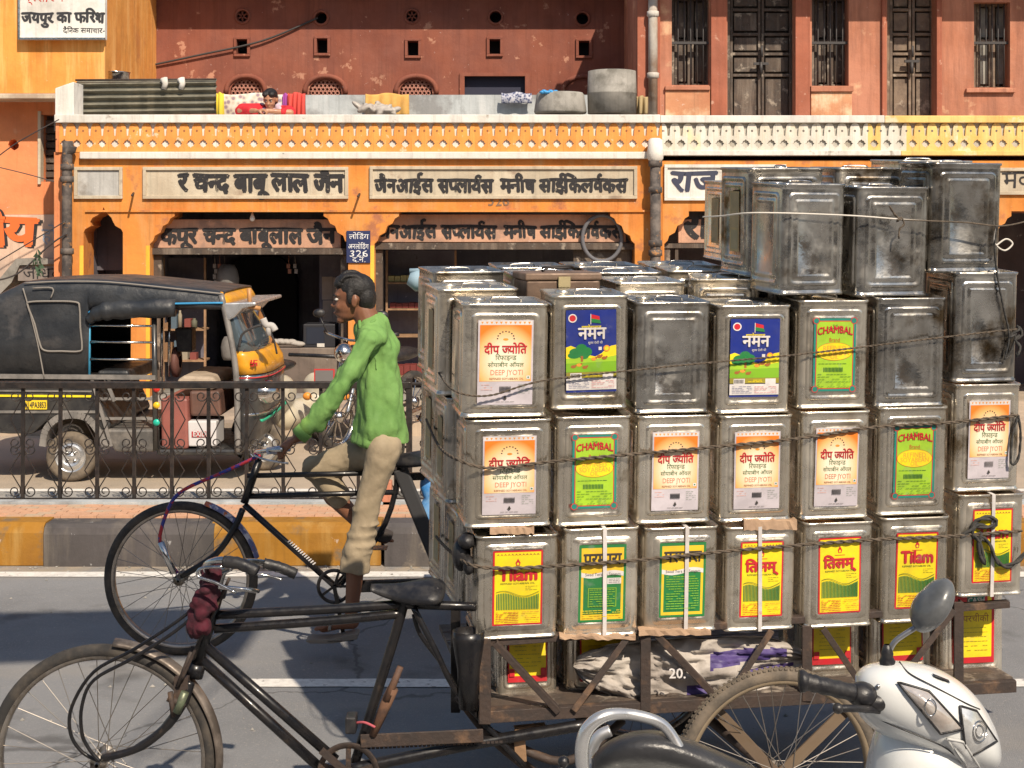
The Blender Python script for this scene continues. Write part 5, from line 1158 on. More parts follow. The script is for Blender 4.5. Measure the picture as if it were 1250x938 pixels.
# saddle
def saddle(parent, Bf, x0, y0, m=M_SEAT, D_=0.):
    """nose at the left, flared back at the right; Bf turns pixels into points"""
    g = MB(); secs = [(0, 8, .022, .020), (10, 8, .028, .034), (28, 9, .038, .048), (46, 7, .062, .062), (62, 4, .092, .066), (78, 3, .104, .070), (87, 5, .085, .058), (91, 9, .05, .030)]
    vs = []; n_ = 16
    for dx, dy, hw, hh in secs:
        c = Bf(x0 + dx, y0 + dy, D_)
        for k_ in range(n_):
            a = 2 * math.pi * k_ / n_; z = math.sin(a); z = z * (1 if z > 0 else 1.0)
            vs.append(c + Vector((0, hw * math.cos(a), hh * (.5 * z - .35 + (.25 * abs(math.cos(a)) * -1)))))
    g.add(vs, [(i * n_ + k_, i * n_ + (k_ + 1) % n_, (i + 1) * n_ + (k_ + 1) % n_, (i + 1) * n_ + k_) for i in range(len(secs) - 1) for k_ in range(n_)] + [tuple(range(n_)), tuple((len(secs) - 1) * n_ + k_ for k_ in range(n_))], None, True)
    o = g.build('saddle', m, parent); md = o.modifiers.new('s', 'SUBSURF'); md.levels = md.render_levels = 1
    g = MB()
    for dy in (-.03, .03): g.tube(catmull([Bf(x0 + 14, y0 + 16, D_ + dy * .4), Bf(x0 + 40, y0 + 22, D_ + dy), Bf(x0 + 70, y0 + 20, D_ + dy * 1.5), Bf(x0 + 82, y0 + 12, D_ + dy * 1.8)], 5), .004, 6)
    g.lathe([(.006, -.04), (.022, -.04), (.022, .04), (.006, .04)], Bf(x0 + 46, y0 + 19, D_), 'Y', 12); g.build('saddle_spring', M_BAR, parent)
saddle(tri, B, 453, 706)
# tray of rusty angle iron
def beam(name, x0, y0, x1, y1, wd=.032, k=0., m=M_RUST, dp=.012):
    a, b_ = P(x0, y0, Dp(x0) + k), P(x1, y1, Dp(x1) + k); g = MB(); g.bar(a, b_, wd, dp)
    d = (b_ - a).normalized(); nn = d.cross(Vector((0, 1, 0))).normalized(); g.bar(a + nn * (wd / 2 - .003) + Vector((0, wd / 2 + dp / 2, 0)), b_ + nn * (wd / 2 - .003) + Vector((0, wd / 2 + dp / 2, 0)), .006, wd)
    return g.build(name, m, tri, .002)
for k_ in (0, 1.0):
    beam('bottom_rail', 584, 876, 1240, 838, .038, k_); beam('top_rail', 584, 786, 1232, 738, .022, k_ + .012)
    beam('corner_post', 592, 780, 592, 884, .036, k_ - .006)
for x, y0, y1 in ((788, 774, 868), (985, 764, 856), (1170, 735, 845)): beam('upright', x, y0, x, y1, .032, -.006)
for a in ((604, 786, 682, 870), (768, 776, 700, 868), (802, 776, 880, 858), (942, 770, 890, 850), (1005, 768, 1060, 848), (1165, 745, 1085, 848)): beam('brace', *a, .021, -.018, dp=.006)
g = MB()
a, b_, = P(584, 868, Dp(584)), P(1240, 828, Dp(1240)); n_ = 12
for i in range(9):
    k0 = .02 + i * .108; g = MB(); vs = []
    for e, z in ((a, 0), (b_, 0)):
        for kk in (k0, k0 + .10):
            for zz in (-.02, -.002): vs.append(e + NV * kk + Vector((0, 0, zz + (0))))
    g.add(vs, [(0, 1, 3, 2), (4, 6, 7, 5), (0, 4, 5, 1), (2, 3, 7, 6), (1, 5, 7, 3), (0, 2, 6, 4)]); g.build('deck_plank', M_WOODD, tri)
beam('left_frame', 556, 735, 556, 870, .03, .12, M_BIKEB); beam('left_frame', 573, 700, 573, 872, .02, .25, M_BIKEB); part('frame_strut', [B(560, 850, .05), B(600, 900, .1), B(660, 950, .2)], .016, M_RUST); part('frame_strut', [B(600, 895, .1), B(690, 930, .1), B(760, 880, .25)], .014, M_RUST)
beam('cross_tie', 628, 896, 666, 892, .03, .04, M_WOOD); beam('prop', 634, 900, 636, 930, .036, .04, M_WOOD)
g = MB(); g.lathe([(.0, -.24), (.030, -.24), (.036, -.12), (.050, -.03), (.050, 0), (.042, 0), (.04, -.03), (0, -.05)], P(572, 770, Dp(572) - .0), seg=18); g.build('tool_canister', M_BIKEB, tri)
# rear wheels and axle
cR = P(950, 0, 4.36); RR = .327; cR.z = RR
wheel(tri, cR, RR, .022, 'rear_wheel', 36, M_TYRED, mat('dusty_rim', (.32, .25, .17), .6, .4, (.3, .23, .15), 20), yaw=8, knob=1, hubw=.11)
c2 = cR + NV * 1.15; wheel(tri, (c2.x - .12, c2.y, RR), RR, .026, 'rear_wheel', 36, M_TYRE, M_RIM, yaw=8, hubw=.11)
g = MB(); g.tube([cR - NV * .06, Vector((c2.x - .12, c2.y, RR))], .016, 8); g.build('axle', M_RUST, tri)
for a, b_ in (((948, 946), (870, 862)), ((952, 946), (1050, 850)), ):
    g = MB(); g.bar(P(a[0], a[1], 4.31), P(b_[0], b_[1], 4.42), .034, .008); g.build('axle_brace', mat('ochre_iron', (.13, .09, .055), .8, .1, (.13, .09, .06), 14), tri)

# ================================================================== AUTO RICKSHAW (near side at D = 11.1)
DQ = 11.1; DW = 1.22
A = lambda x, y, d=0.: P(x, y, DQ + d)
auto = thing('auto_rickshaw', 'black three-wheeled auto rickshaw with a yellow nose and canvas hood behind the railing', 'auto rickshaw', (P(150, 590, DQ).x, DQ + .6, 0))
M_ABLK = mat('auto_black', (.022, .022, .024), .35, 0, (.05, .048, .045), 6, 0, coat=.3, col3=(.12, .1, .08), scale3=6, lo3=.62, hi3=.72)
M_AYEL = mat('auto_yellow', (.72, .33, .012), .4, 0, (.60, .26, .02), 5, coat=.3, streak=(.38, .2, .05), col3=(.3, .2, .1), scale3=7, lo3=.6, hi3=.7)
M_AGREY = mat('auto_grey', (.28, .26, .24), .5, .3, (.18, .17, .16), 8, 0)
M_GLASS = mat('windscreen_glass', (.10, .13, .15), .05, .35, spec=1.)
M_MAROON = mat('maroon_panel', (.28, .09, .07), .6, 0, (.2, .07, .06), 5)
M_ACHROME = M_CHROME
def aprism(name, poly, d0, d1, m, parent=auto, bevel=.02):
    g = MB(); g.prism([(P(x, y, DQ).x, P(x, y, DQ).z) for x, y in poly], DQ + d0, DQ + d1); return g.build(name, m, parent, bevel)
# canvas hood as a loft with a rounded roof edge
hoodp = [(-46, 470), (-44, 400), (-20, 372), (2, 358), (30, 345), (70, 343), (118, 343), (160, 346), (200, 350), (240, 354), (272, 358)]
g = MB(); secs = []
def hoodtop(x):
    for (a, b), (c_, d_) in zip(hoodp[1:], hoodp[2:]):
        if a <= x <= c_: return b + (d_ - b) * (x - a) / (c_ - a)
    return hoodp[-1][1]
xs = list(range(-44, 107, 8)) + [108, 108.6, 111] + list(range(116, 273, 8)) + [273]; prof = []
for x in xs:
    yt = hoodtop(x); yb = 462 if x <= 108 else 377
    zt, zb = P(x, yt, DQ).z, P(x, yb, DQ).z; X = P(x, 0, DQ).x; r = min(.08, (zt - zb) * .8); sag = .012 * math.sin(x * .07) 
    ring = [(X, DQ + .0, zb), (X, DQ - .012 + sag * .5, zb + (zt - r - zb) * .5)]
    for k_ in range(6): a = R(90 * k_ / 5); ring.append((X, DQ + r - r * math.cos(a), zt - r + r * math.sin(a)))
    ring += [(X, DQ + DW / 2, zt + .008)]
    for k_ in range(6): a = R(90 - 90 * k_ / 5); ring.append((X, DQ + DW - r + r * math.cos(a), zt - r + r * math.sin(a)))
    ring += [(X, DQ + DW, zb)]; secs.append(ring)
n_ = len(secs[0]); vs = [v for s_ in secs for v in s_]
g.add(vs, [(i * n_ + k_, i * n_ + k_ + 1, (i + 1) * n_ + k_ + 1, (i + 1) * n_ + k_) for i in range(len(secs) - 1) for k_ in range(n_ - 1)] + [tuple(range(n_))], None, True)
hood = g.build('canvas_hood', M_VINYL, auto); md = hood.modifiers.new('t', 'SOLIDIFY'); md.thickness = .012
def seam(pts, r=.006, m=None, parent=None, d=-.03, closed=False, nm='seam'):
    g = MB(); g.tube(catmull([A(x, y, d) for x, y in pts], 4, closed), r, 5, closed); return g.build(nm, m or mat('seam_grey', (.22, .20, .18), .8), parent or hood)
seam([(36, 369), (60, 368), (92, 369), (97, 376), (98, 400), (100, 422), (97, 429), (75, 429), (54, 428), (48, 418), (42, 395), (34, 374)], .008, closed=True)
seam([(28, 352), (36, 380), (46, 420), (54, 462)]); seam([(40, 352), (64, 352), (62, 364)]); seam([(30, 346), (70, 344), (118, 344), (160, 347), (272, 359)], .007, d=-.005)
seam([(108, 382), (120, 376), (150, 373), (215, 371), (272, 370)], .009, mat('blue_piping', (.03, .25, .5), .6), auto, -.03, nm='blue_piping')
g = MB(); pth = catmull([A(108, 392, -.02), A(122, 382, -.03), (A(150, 378, -.03)), A(214, 376, -.03)], 6); g.tube(pth, [.03 + .045 * min(1, i / 8) + .006 * math.sin(i * 1.7) for i in range(len(pth))], 10); g.build('rolled_curtain', M_VINYL, auto)
g = MB(); g.tube([A(109, 380, 0), A(109, 462, 0)], .012, 6); g.build('door_post', mat('blue_post', (.05, .3, .5), .5), auto)
for y in (397.5, 417.5, 438.5): g = MB(); g.tube([A(110, y, -.01), A(186, y + .8, -.01)], .010, 6); g.build('side_rail', M_ACHROME, auto)
g = MB(); g.tube([A(188, 378, 0), A(190, 550, 0)], .022, 8); g.build('pillar', M_ABLK, auto)
for x in (198, 207): g = MB(); g.tube([A(x, 380, .3), A(x - 1, 460, .3)], .012, 6); g.build('inner_pillar', M_ACHROME, auto)
aprism('lower_body', [(-48, 461), (112, 461), (118, 478), (136, 520), (128, 530), (108, 510), (100, 512), (60, 512), (40, 530), (10, 530), (-48, 526)], 0, DW, M_ABLK)
g = MB(); g.bar(A(-46, 459, -.015), A(190, 461, -.015), .035, .03); g.build('belt_rail', M_AGREY, auto)
g = MB(); g.bar(A(-40, 477, -.006), A(112, 478, -.006), .012, .006); g.build('white_stripe', M_AGREY, auto)
g = MB(); g.bar(A(-40, 483, -.006), A(112, 484, -.006), .016, .006); g.build('yellow_stripe', K_YEL, auto)
g = MB(); g.bar(A(-40, 503, -.006), A(122, 503, -.006), .02, .008); g.build('sill_trim', M_AGREY, auto)
g = MB(); g.pbox(28, 489, 57, 500, DQ - .02, DQ - .008, None); npl = g.build('number_plate', mat('plate_yellow', (.85, .60, .03), .5), auto)
g = MB(); a, b_ = A(29.5, 498, -.024), A(56, 498, -.024); text(g, 'RJ14PA3853', a.x, b_.x, a.z, .065, K_BLK, a.y, .02); g.build('lettering', K_BLK, npl)
aprism('footwell', [(122, 524), (190, 524), (190, 552), (140, 552), (134, 540)], -.005, DW, mat('scuffed_panel', (.10, .095, .09), .5, .2, (.2, .18, .16), 9, .001, 30))
g = MB()
for y in (487, 511): g.bar(A(120, y, .0), A(187, y, 0), .02, .02)
g.build('side_guard', M_AGREY, auto)
for a, b_ in (((112, 461), (136, 545)), ((128, 461), (140, 490)), ((138, 470), (128, 461))):
    g = MB(); g.bar(A(*a, -.01), A(*b_, -.01), .025, .02); g.build('stay', M_AGREY, auto)
for y, c_ in ((475, (.6, .03, .02)), (495, (.85, .5, .02)), (516, (.02, .45, .32))):
    g = MB(); g.lathe([(0, -.005), (.026, -.005), (.026, .01), (0, .01)], A(191, y, -.02), 'Y', 14); g.build('reflector', mat('reflector_%d' % y, c_, .3), auto)
aprism('engine_cover', [(195, 487), (228, 487), (229, 549), (196, 549)], .02, .7, M_MAROON)
aprism('driver_seat', [(212, 466), (220, 461), (256, 462), (262, 470), (258, 478), (214, 478)], .1, .9, mat('beige_seat', (.42, .34, .26), .8, 0, (.3, .24, .18), 8))
aprism('seat_box', [(228, 479), (265, 479), (268, 510), (229, 510)], .08, .9, mat('brown_box2', (.14, .07, .05), .6, 0, (.09, .05, .04), 6))
bt = aprism('battery', [(228, 515), (263, 515), (263, 546), (229, 546)], .03, .35, mat('battery_white', (.58, .56, .56), .5), bevel=.01)
g = MB(); g.pbox(234, 527, 257, 534, DQ + .024, DQ + .028, K_RED); a, b_ = A(236, 533, .02), A(255, 533, .02); text(g, 'EXIDE', a.x, b_.x, a.z, None, K_WHT, a.y, .04, zs=1.2); g.build('lettering', None, bt)
aprism('floor_pan', [(190, 549), (285, 549), (298, 541), (304, 545), (290, 557), (190, 557)], .02, DW - .02, M_ABLK)
aprism('back_seat', [(112, 455), (150, 455), (152, 470), (128, 472), (128, 462), (112, 462)], .15, DW - .1, M_VINYL)
g = MB(); g.lathe([(.05, 0), (.12, .01), (.125, .03), (.12, .05), (.05, .06)], A(211, 442, .45), 'X', 18); g.build('spare_wheel', mat('red_brown_rubber', (.12, .05, .04), .7), auto)
aprism('meter', [(200, 405), (222, 405), (222, 435), (203, 435)], .35, .5, M_SEAT, bevel=.01)
# windscreen frame, nose, visor
g = MB(); g.tube(catmull([A(270, 360, .0), A(283, 420, .0), A(289, 470, 0), (A(290, 552, 0))], 5), .024, 8); g.build('windscreen_pillar', M_AGREY, auto)
def nose(secs, name, m, n2=12, parent=auto):
    """secs: (y, x_back, x_front); plan is a rounded wedge"""
    g = MB(); vs = []
    for y, xb, xf in secs:
        X0_, X1_, z = P(xb, y, DQ).x, P(xf, y, DQ + DW * .45).x, P(0, y, DQ).z
        for k_ in range(n2 + 1):
            a = -math.pi / 2 + math.pi * k_ / n2; ca, sa = math.cos(a), math.sin(a)
            vs.append((X0_ + (X1_ - X0_) * (abs(ca) ** .75), DQ + DW / 2 + (DW / 2 - .02) * (1 if sa > 0 else -1) * abs(sa) ** .6, z))
    k2 = n2 + 1; g.add(vs, [(i * k2 + j, i * k2 + j + 1, (i + 1) * k2 + j + 1, (i + 1) * k2 + j) for i in range(len(secs) - 1) for j in range(n2)], None, True)
    o = g.build(name, m, parent); md = o.modifiers.new('t', 'SOLIDIFY'); md.thickness = .012; return o
nose([(430, 286, 325), (436, 287, 330), (446, 288, 336), (458, 289, 338)], 'yellow_nose', M_AYEL)
nose([(459, 289, 338), (470, 289, 338), (490, 290, 337), (515, 290, 333), (535, 290, 330), (550, 290, 318)], 'front_panel', M_ABLK)
nose([(371, 276, 299), (380, 278, 304), (400, 281, 313), (418, 284, 321), (431, 286, 326)], 'windscreen', M_GLASS)
nose([(358, 270, 280), (360, 270, 288), (365, 271, 294), (371, 273, 298)], 'roof_cap', M_AYEL)
g = MB(); g.prism([(P(x, y, DQ).x, P(x, y, DQ).z) for x, y in ((273, 372), (276, 370), (312, 369), (313, 373), (296, 377), (286, 388), (278, 392))], DQ - .02, DQ + DW + .02); g.build('sun_visor', M_SILVER, auto, .01)
for y, xf in ((459.5, 339.5), (506, 336), (528, 330)): nose([(y, 289, xf), (y + 3, 289, xf - .3)], 'chrome_strip', M_ACHROME)
nose([(461.5, 289, 339.5), (463, 289, 339.5)], 'red_fringe', mat('fringe_red', (.5, .03, .04), .7))
nose([(513, 316, 335.5), (516, 318, 335)], 'green_motif', mat('motif_green', (.02, .35, .2), .6))
g = MB(); g.ell(A(322, 478, .2), (.13, .13, .10), 14, 10); g.build('headlamp', M_ACHROME, auto)
g = MB(); g.tube(catmull([A(292, 424, -.03), A(296, 408, -.04), A(312, 399, -.05), A(324, 397, -.05)], 5), .010, 6); g.tube(catmull([A(324, 397, -.05), A(334, 415, -.03), A(338, 432, 0)], 5), .008, 6); g.build('mirror_arm', M_BAR, auto)
g = MB(); g.tube(catmull([A(321, 389, -.06), A(325, 397, -.06), A(332, 398, -.05), A(336, 404, -.05)], 4), .028, 7); g.tube([A(327, 396, -.06), A(328, 410, -.06)], .022, 6); g.build('rag_wrapped_mirror', mat('pale_rag', (.42, .40, .38), .8), auto)
g = MB(); g.tube([A(305, 372, .1), A(304, 352, .1)], .018, 7); g.tube([A(303, 374, .02), A(318, 377, .02)], .018, 7); g.build('marker_lamp', mat('ochre_lamp', (.45, .22, .08), .5), auto)
# little auspicious mark painted on the nose
g = MB(); c = A(309, 444, -.008); q = .012; yy = DQ + .012
for (x0, z0, x1, z1) in ((-q * 2, -q * .25, q * 2, q * .25), (-q * .25, -q * 2, q * .25, q * 2), (q * .25, q * 1.5, q * 2, q * 2), (q * 1.5, -q * 2, q * 2, -q * .25), (-q * 2, -q * 2, -q * .25, -q * 1.5), (-q * 2, q * .25, -q * 1.5, q * 2)): g.box((c.x + x0, yy, c.z + z0), (c.x + x1, yy + .03, c.z + z1))
g.build('red_mark', K_RED, auto)
def awheel(c, Rr, w_, nm):
    g = MB(); t = w_ / 2; g.lathe([(Rr * .62, -t * .8), (Rr * .8, -t), (Rr * .95, -t * .85), (Rr, -t * .4), (Rr, t * .4), (Rr * .95, t * .85), (Rr * .8, t), (Rr * .62, t * .8)], (0, 0, 0), 'Y', 36)
    o = g.build(nm, M_TYRED, None); o.parent = auto; o.location = Vector(c) - Vector(ORG[auto.name]); ORG[o.name] = (0, 0, 0)
    g = MB(); g.lathe([(0, -t * .75), (Rr * .10, -t * .75), (Rr * .14, -t * .55), (Rr * .3, -t * .5), (Rr * .36, -t * .72), (Rr * .46, -t * .74), (Rr * .52, -t * .5), (Rr * .60, -t * .55), (Rr * .64, -t * .8), (Rr * .64, t * .8), (0, t * .5)], (0, 0, 0), 'Y', 32); inst('rim', g.data('rim', M_SILVER), o)
    for i in range(4): a = R(45 + 90 * i); g = MB(); g.lathe([(0, -.012), (.012, -.012), (.012, 0)], (Rr * .22 * math.cos(a), -t * .52, Rr * .22 * math.sin(a)), 'Y', 6); inst('wheel_nut', g.data('wheel_nut', M_CHROME), o)
Rw = .195
for dy in (.10, DW - .10): c = A(88, 0, dy); c.z = Rw; awheel(c, Rw, .11, 'wheel')
c = A(322, 0, DW / 2); c.z = Rw; awheel(c, Rw, .11, 'wheel')
g = MB(); mg = MB(); pts = [A(52, 545, -.01), A(56, 525, -.01), A(70, 511, -.01), (A(90, 507, -.01)), A(108, 512, -.01), A(122, 530, -.01), A(130, 548, -.01)]
pth = catmull(pts, 4)
for p_, q_ in zip(pth, pth[1:]): mg.bar(p_ + Vector((0, .1, 0)), q_ + Vector((0, .1, 0)), .05, .22)
mg.build('wheel_arch', M_AGREY, auto)

# ================================================================== PEOPLE
M_SKIN = mat('brown_skin', (.19, .08, .043), .5, 0, (.20, .085, .045), 20, .0006, 120)
M_SKIN2 = mat('tan_skin', (.42, .21, .12), .5, 0, (.36, .17, .10), 20)
M_HAIR = mat('black_hair', (.006, .005, .005), .55, 0, (.014, .011, .010), 60, .004, 160)
M_SHIRT = mat('green_shirt', (.165, .32, .085), .8, 0, (.125, .26, .065), 6, .003, 28, col3=(.27, .42, .06), scale3=3.0, lo3=.6, hi3=.8)
M_PANTS = mat('beige_trousers', (.34, .27, .18), .85, 0, (.27, .215, .14), 7, .003, 26)
def head_parts(g, c, fwd, s=1.0, tilt=None):
    f = Vector(fwd).normalized(); l = Vector((0, 0, 1)).cross(f).normalized(); u_ = f.cross(l).normalized()
    Mx = Matrix((f, l, u_)).transposed()
    Lc = lambda x, y, z: Vector(c) + Mx @ Vector((x, y, z)) * s
    E = lambda p_, r, seg=16: g.ell(Lc(*p_), tuple(q * s for q in r), seg, 10, rot=Mx)
    E((-.008, 0, .032), (.094, .074, .082)); E((.028, 0, -.022), (.062, .058, .070)); E((.032, 0, -.062), (.052, .046, .040)); E((.060, 0, -.093), (.024, .026, .020))
    E((.070, .0, .028), (.020, .050, .014)); E((.083, 0, -.002), (.012, .012, .026)); E((.095, 0, -.022), (.016, .014, .012)); E((.086, .012, -.026), (.010, .008, .008)); E((.086, -.012, -.026), (.010, .008, .008))
    E((.082, 0, -.052), (.013, .022, .006)); E((.080, 0, -.063), (.013, .020, .007)); E((.066, .030, -.028), (.02, .018, .02)); E((.066, -.030, -.028), (.02, .018, .02))
    for sy in (1, -1): E((-.006, .074 * sy, -.006), (.017, .008, .030)); E((-.012, .080 * sy, .004), (.014, .005, .020))
    return Lc, Mx
def face_bits(parent, Lc, Mx, s, lid=False):
    for sy in (1, -1):
        g = MB(); g.ell(Lc(.079, .030 * sy, .008), (.010 * s, .014 * s, .0075 * s), 10, 8, rot=Mx); e = g.build('eye', mat('eye_white', (.55, .52, .48), .3), parent)
        g = MB(); g.ell(Lc(.0865, .031 * sy, .0075), (.0045 * s, .0062 * s, .0062 * s), 8, 6, rot=Mx); g.build('iris', mat('iris', (.02, .012, .01), .2), e)
        g = MB(); g.tube([Lc(.080, .048 * sy, .024), Lc(.089, .032 * sy, .029), Lc(.090, .014 * sy, .025)], [.003 * s, .005 * s, .004 * s], 6); g.build('eyebrow', M_HAIR, parent)
    g = MB(); g.ell(Lc(.094, 0, -.0575), (.0035 * s, .019 * s, .0018 * s), 8, 6, rot=Mx); g.build('mouth', mat('lip', (.16, .05, .04), .5), parent)
def hand_parts(g, wrist, knuck, curl, side, s=1.0, spread=Vector((0, 1, 0))):
    """palm from wrist to knuckles, four fingers of different length curling by curl, thumb off the side"""
    w0, k0 = Vector(wrist), Vector(knuck); d = (k0 - w0).normalized(); sp_ = spread.normalized(); dn = Vector(curl).normalized()
    for t_ in (-.9, -.3, .3, .9): g.cap(w0 + sp_ * .012 * t_, k0 + sp_ * .030 * t_, .016 * s, .0125 * s)
    for i, (t_, ln) in enumerate(((-1.25, .034), (-.42, .040), (.42, .038), (1.2, .030))):
        a = k0 + sp_ * .026 * t_; b_ = a + (d * .55 + dn * .6).normalized() * ln * .95; c_ = b_ + (dn * .95 - d * .35).normalized() * ln * .75; e = c_ + (-d * .9 + dn * .25).normalized() * ln * .5
        g.cap(a, b_, .0105 * s, .0095 * s); g.cap(b_, c_, .0095 * s, .0085 * s); g.cap(c_, e, .0085 * s, .0075 * s)
    a = w0 + d * .02 + sp_ * -.026 * side; b_ = a + (d * .5 + dn * .75 - sp_ * .25 * side).normalized() * .038; c_ = b_ + (d * .75 + dn * .35).normalized() * .028
    g.cap(a, b_, .013 * s, .011 * s); g.cap(b_, c_, .0105 * s, .009 * s)
def body_build(g, name, m, parent, vox, sm=3, it=True):
    o = g.build(name, m, parent); solve(o, [('REMESH', dict(mode='VOXEL', voxel_size=vox, use_smooth_shade=True)), ('SMOOTH', dict(iterations=sm, factor=.5))]); return o
DM = 6.67
Mn = lambda x, y, d=0.: P(x, y, DM + d)
man = thing('person', 'man in a loose green shirt and rolled beige trousers pedalling to the left', 'person', P(440, 775, DM))
g = MB(); Lc, Mx = head_parts(g, Mn(431, 366.5), (-1, -.10, -.04), .96)
g.cap(Mn(444, 380), Mn(454, 404), .055, .062)
g.cap(Mn(456, 410), Mn(466, 520), .066, .072, flat=1.15)
for sy in (-1, 1):
    g.cap(Mn(452, 418, .15 * sy), Mn(409, 482, .22 * sy), .036, .034); g.cap(Mn(409, 482, .22 * sy), Mn(366, 532, .20 * sy), .038, .027)
    hand_parts(g, Mn(362, 536, .20 * sy), Mn(347, 543, .20 * sy), (-.25, 0, -1), sy * -1, 1.0)
g.cap(Mn(466, 520), Mn(467, 543), .08, .082, flat=1.2)
g.cap(Mn(468, 548, -.09), Mn(448, 622, -.10), .062, .050); g.cap(Mn(448, 622, -.10), Mn(437, 660, -.10), .052, .05); g.cap(Mn(437, 660, -.1), Mn(429, 748, -.1), .05, .03)
g.cap(Mn(468, 545, .09), Mn(386, 571, .10), .07, .055); g.cap(Mn(386, 571, .10), Mn(408, 606, .10), .052, .05); g.cap(Mn(408, 606, .1), Mn(446, 646, .10), .047, .03)
def foot(g, h, t_, dy):
    g.cap(Mn(*h, dy), Mn((h[0] + t_[0]) / 2, (h[1] + t_[1]) / 2 - 2, dy), .034, .030); g.cap(Mn((h[0] + t_[0]) / 2, (h[1] + t_[1]) / 2 - 2, dy), Mn(*t_, dy), .030, .024)
    d = (Mn(*t_) - Mn(*h)).normalized()
    for i, q in enumerate((-.03, -.014, 0, .013, .025)): g.cap(Mn(*t_, dy + q), Mn(*t_, dy + q) + d * (.035 - .004 * i), .012 if i == 0 else .009, .010 if i == 0 else .007)
foot(g, (430, 759), (395, 766), -.10); foot(g, (449, 652), (470, 658), .10)
body = body_build(g, 'body', M_SKIN, man, .0062, 2); ORG[body.name] = ORG[man.name]
face_bits(body, Lc, Mx, 1.0)
g = MB()
E = lambda p_, r: g.ell(Lc(*p_), tuple(q * .97 for q in r), 16, 12, rot=Mx)
E((-.018, 0, .054), (.092, .080, .078)); E((-.058, 0, .010), (.056, .076, .076)); E((.028, 0, .096), (.058, .055, .032)); E((.060, .01, .082), (.030, .045, .026)); E((-.07, 0, -.035), (.034, .055, .045)); E((.0, 0, .112), (.05, .05, .022))
for sy in (1, -1): E((.014, .070 * sy, .022), (.016, .012, .04))
for i in range(26):      # locks combed back over the crown
    y = random.uniform(-.055, .055); z0 = .088 + random.uniform(0, .02); hw = math.sqrt(max(0, 1 - (y / .08) ** 2))
    g.tube(catmull([Lc(.070 * hw, y, z0 - .006), Lc(.03, y, .055 + .082 * hw), Lc(-.03, y * 1.05, .052 + .080 * hw), Lc(-.085 * hw - .008, y, .06), Lc(-.10 * hw, y, .01)], 4), .007, 6)
hr = body_build(g, 'hair', M_HAIR, body, .0045, 1)
g = MB()
g.cap(Mn(455, 405), Mn(461, 430), .088, .112, flat=1.25); g.cap(Mn(461, 430), Mn(466, 480), .106, .104, flat=1.3); g.cap(Mn(466, 480), Mn(467, 520), .104, .116, flat=1.3)
g.cap(Mn(451, 398), Mn(453, 404), .056, .072); g.tube([Mn(467, 505), Mn(466, 540)], [.114, .140], 18)
for sy in (-1, 1):
    g.cap(Mn(455, 412, .09 * sy), Mn(453, 416, .155 * sy), .07, .066)
    g.cap(Mn(452, 417, .165 * sy), Mn(410, 481, .225 * sy), .062, .050); g.cap(Mn(410, 481, .225 * sy), Mn(371, 527, .20 * sy), .050, .038)
    for t_ in (.15, .3, .5, .7, .85):
        p0 = Mn(452, 417, .165 * sy).lerp(Mn(410, 481, .225 * sy), t_); g.ell(p0 + Vector((random.uniform(-.012, .012), -.01 * sy, random.uniform(-.01, .01))), .055 - .010 * t_, 10, 8)
    for t_ in (.2, .45, .7): p0 = Mn(410, 481, .225 * sy).lerp(Mn(371, 527, .20 * sy), t_); g.ell(p0 + Vector((.006, 0, random.uniform(-.012, .008))), .050 - .012 * t_, 10, 8)
shirt = body_build(g, 'shirt', M_SHIRT, body, .0085, 3)
def noise_push(o, amp, sc, seed=0, zs=1.):
    me = o.data; N_ = len(me.vertices); co_ = [0.] * (3 * N_); no_ = [0.] * (3 * N_)
    me.vertices.foreach_get('co', co_); me.vertex_normals.foreach_get('vector', no_)
    for i in range(0, 3 * N_, 3):
        q = Vector((co_[i] * sc + seed, co_[i + 1] * sc + seed, co_[i + 2] * sc * zs)); d = noise.noise(q) * amp + abs(noise.noise(q * 2.1)) * amp * .6 - .2 * amp
        for k_ in range(3): co_[i + k_] += no_[i + k_] * d
    me.vertices.foreach_set('co', co_); me.update()
noise_push(shirt, .026, 6.5, 3, .55); noise_push(shirt, .014, 13, 5, .28); noise_push(shirt, .006, 26, 8, .4)
g = MB(); g.tube(catmull([Mn(439, 391, -.045), Mn(441, 402, -.075), Mn(456, 392, -.07), Mn(464, 388, 0), Mn(456, 392, .07), Mn(441, 402, .075), Mn(439, 391, .045)], 5), .0095, 8); body_build(g, 'collar', M_SHIRT, shirt, .006, 2)
g = MB(); g.tube([Mn(373, 525, -.20), Mn(365, 533, -.20)], .042, 14); g.build('cuff', M_SHIRT, shirt)
g = MB()
g.cap(Mn(466, 522), Mn(467, 543), .096, .096, flat=1.25)
g.cap(Mn(469, 548, -.09), Mn(449, 618, -.10), .080, .066); g.cap(Mn(450, 618, -.10), Mn(436, 672, -.10), .064, .053); g.tube([Mn(437, 668, -.10), Mn(434, 696, -.10)], [.062, .064], 16)
g.tube([Mn(435, 686, -.10), Mn(433.5, 699, -.10)], [.069, .070], 16)
g.cap(Mn(468, 545, .08), Mn(387, 572, .10), .094, .074); g.cap(Mn(387, 572, .10), Mn(414, 606, .10), .070, .060); g.cap(Mn(440, 558, .06), Mn(462, 556, .0), .07, .075)
for t_ in (.05, .12, .35, .55, .75, .9): p0 = Mn(450, 618, -.10).lerp(Mn(436, 680, -.10), t_); g.ell(p0 + Vector((random.uniform(-.01, .01), 0, 0)), (.070, .066, .016), 12, 8)
pants = body_build(g, 'trousers', M_PANTS, body, .0085, 3); noise_push(pants, .016, 5.5, 9, 1.0); noise_push(pants, .005, 16, 4, .6)
g = MB(); sole = [(378, 772), (384, 775), (410, 775), (440, 770), (441, 764), (436, 763), (410, 770), (384, 770)]
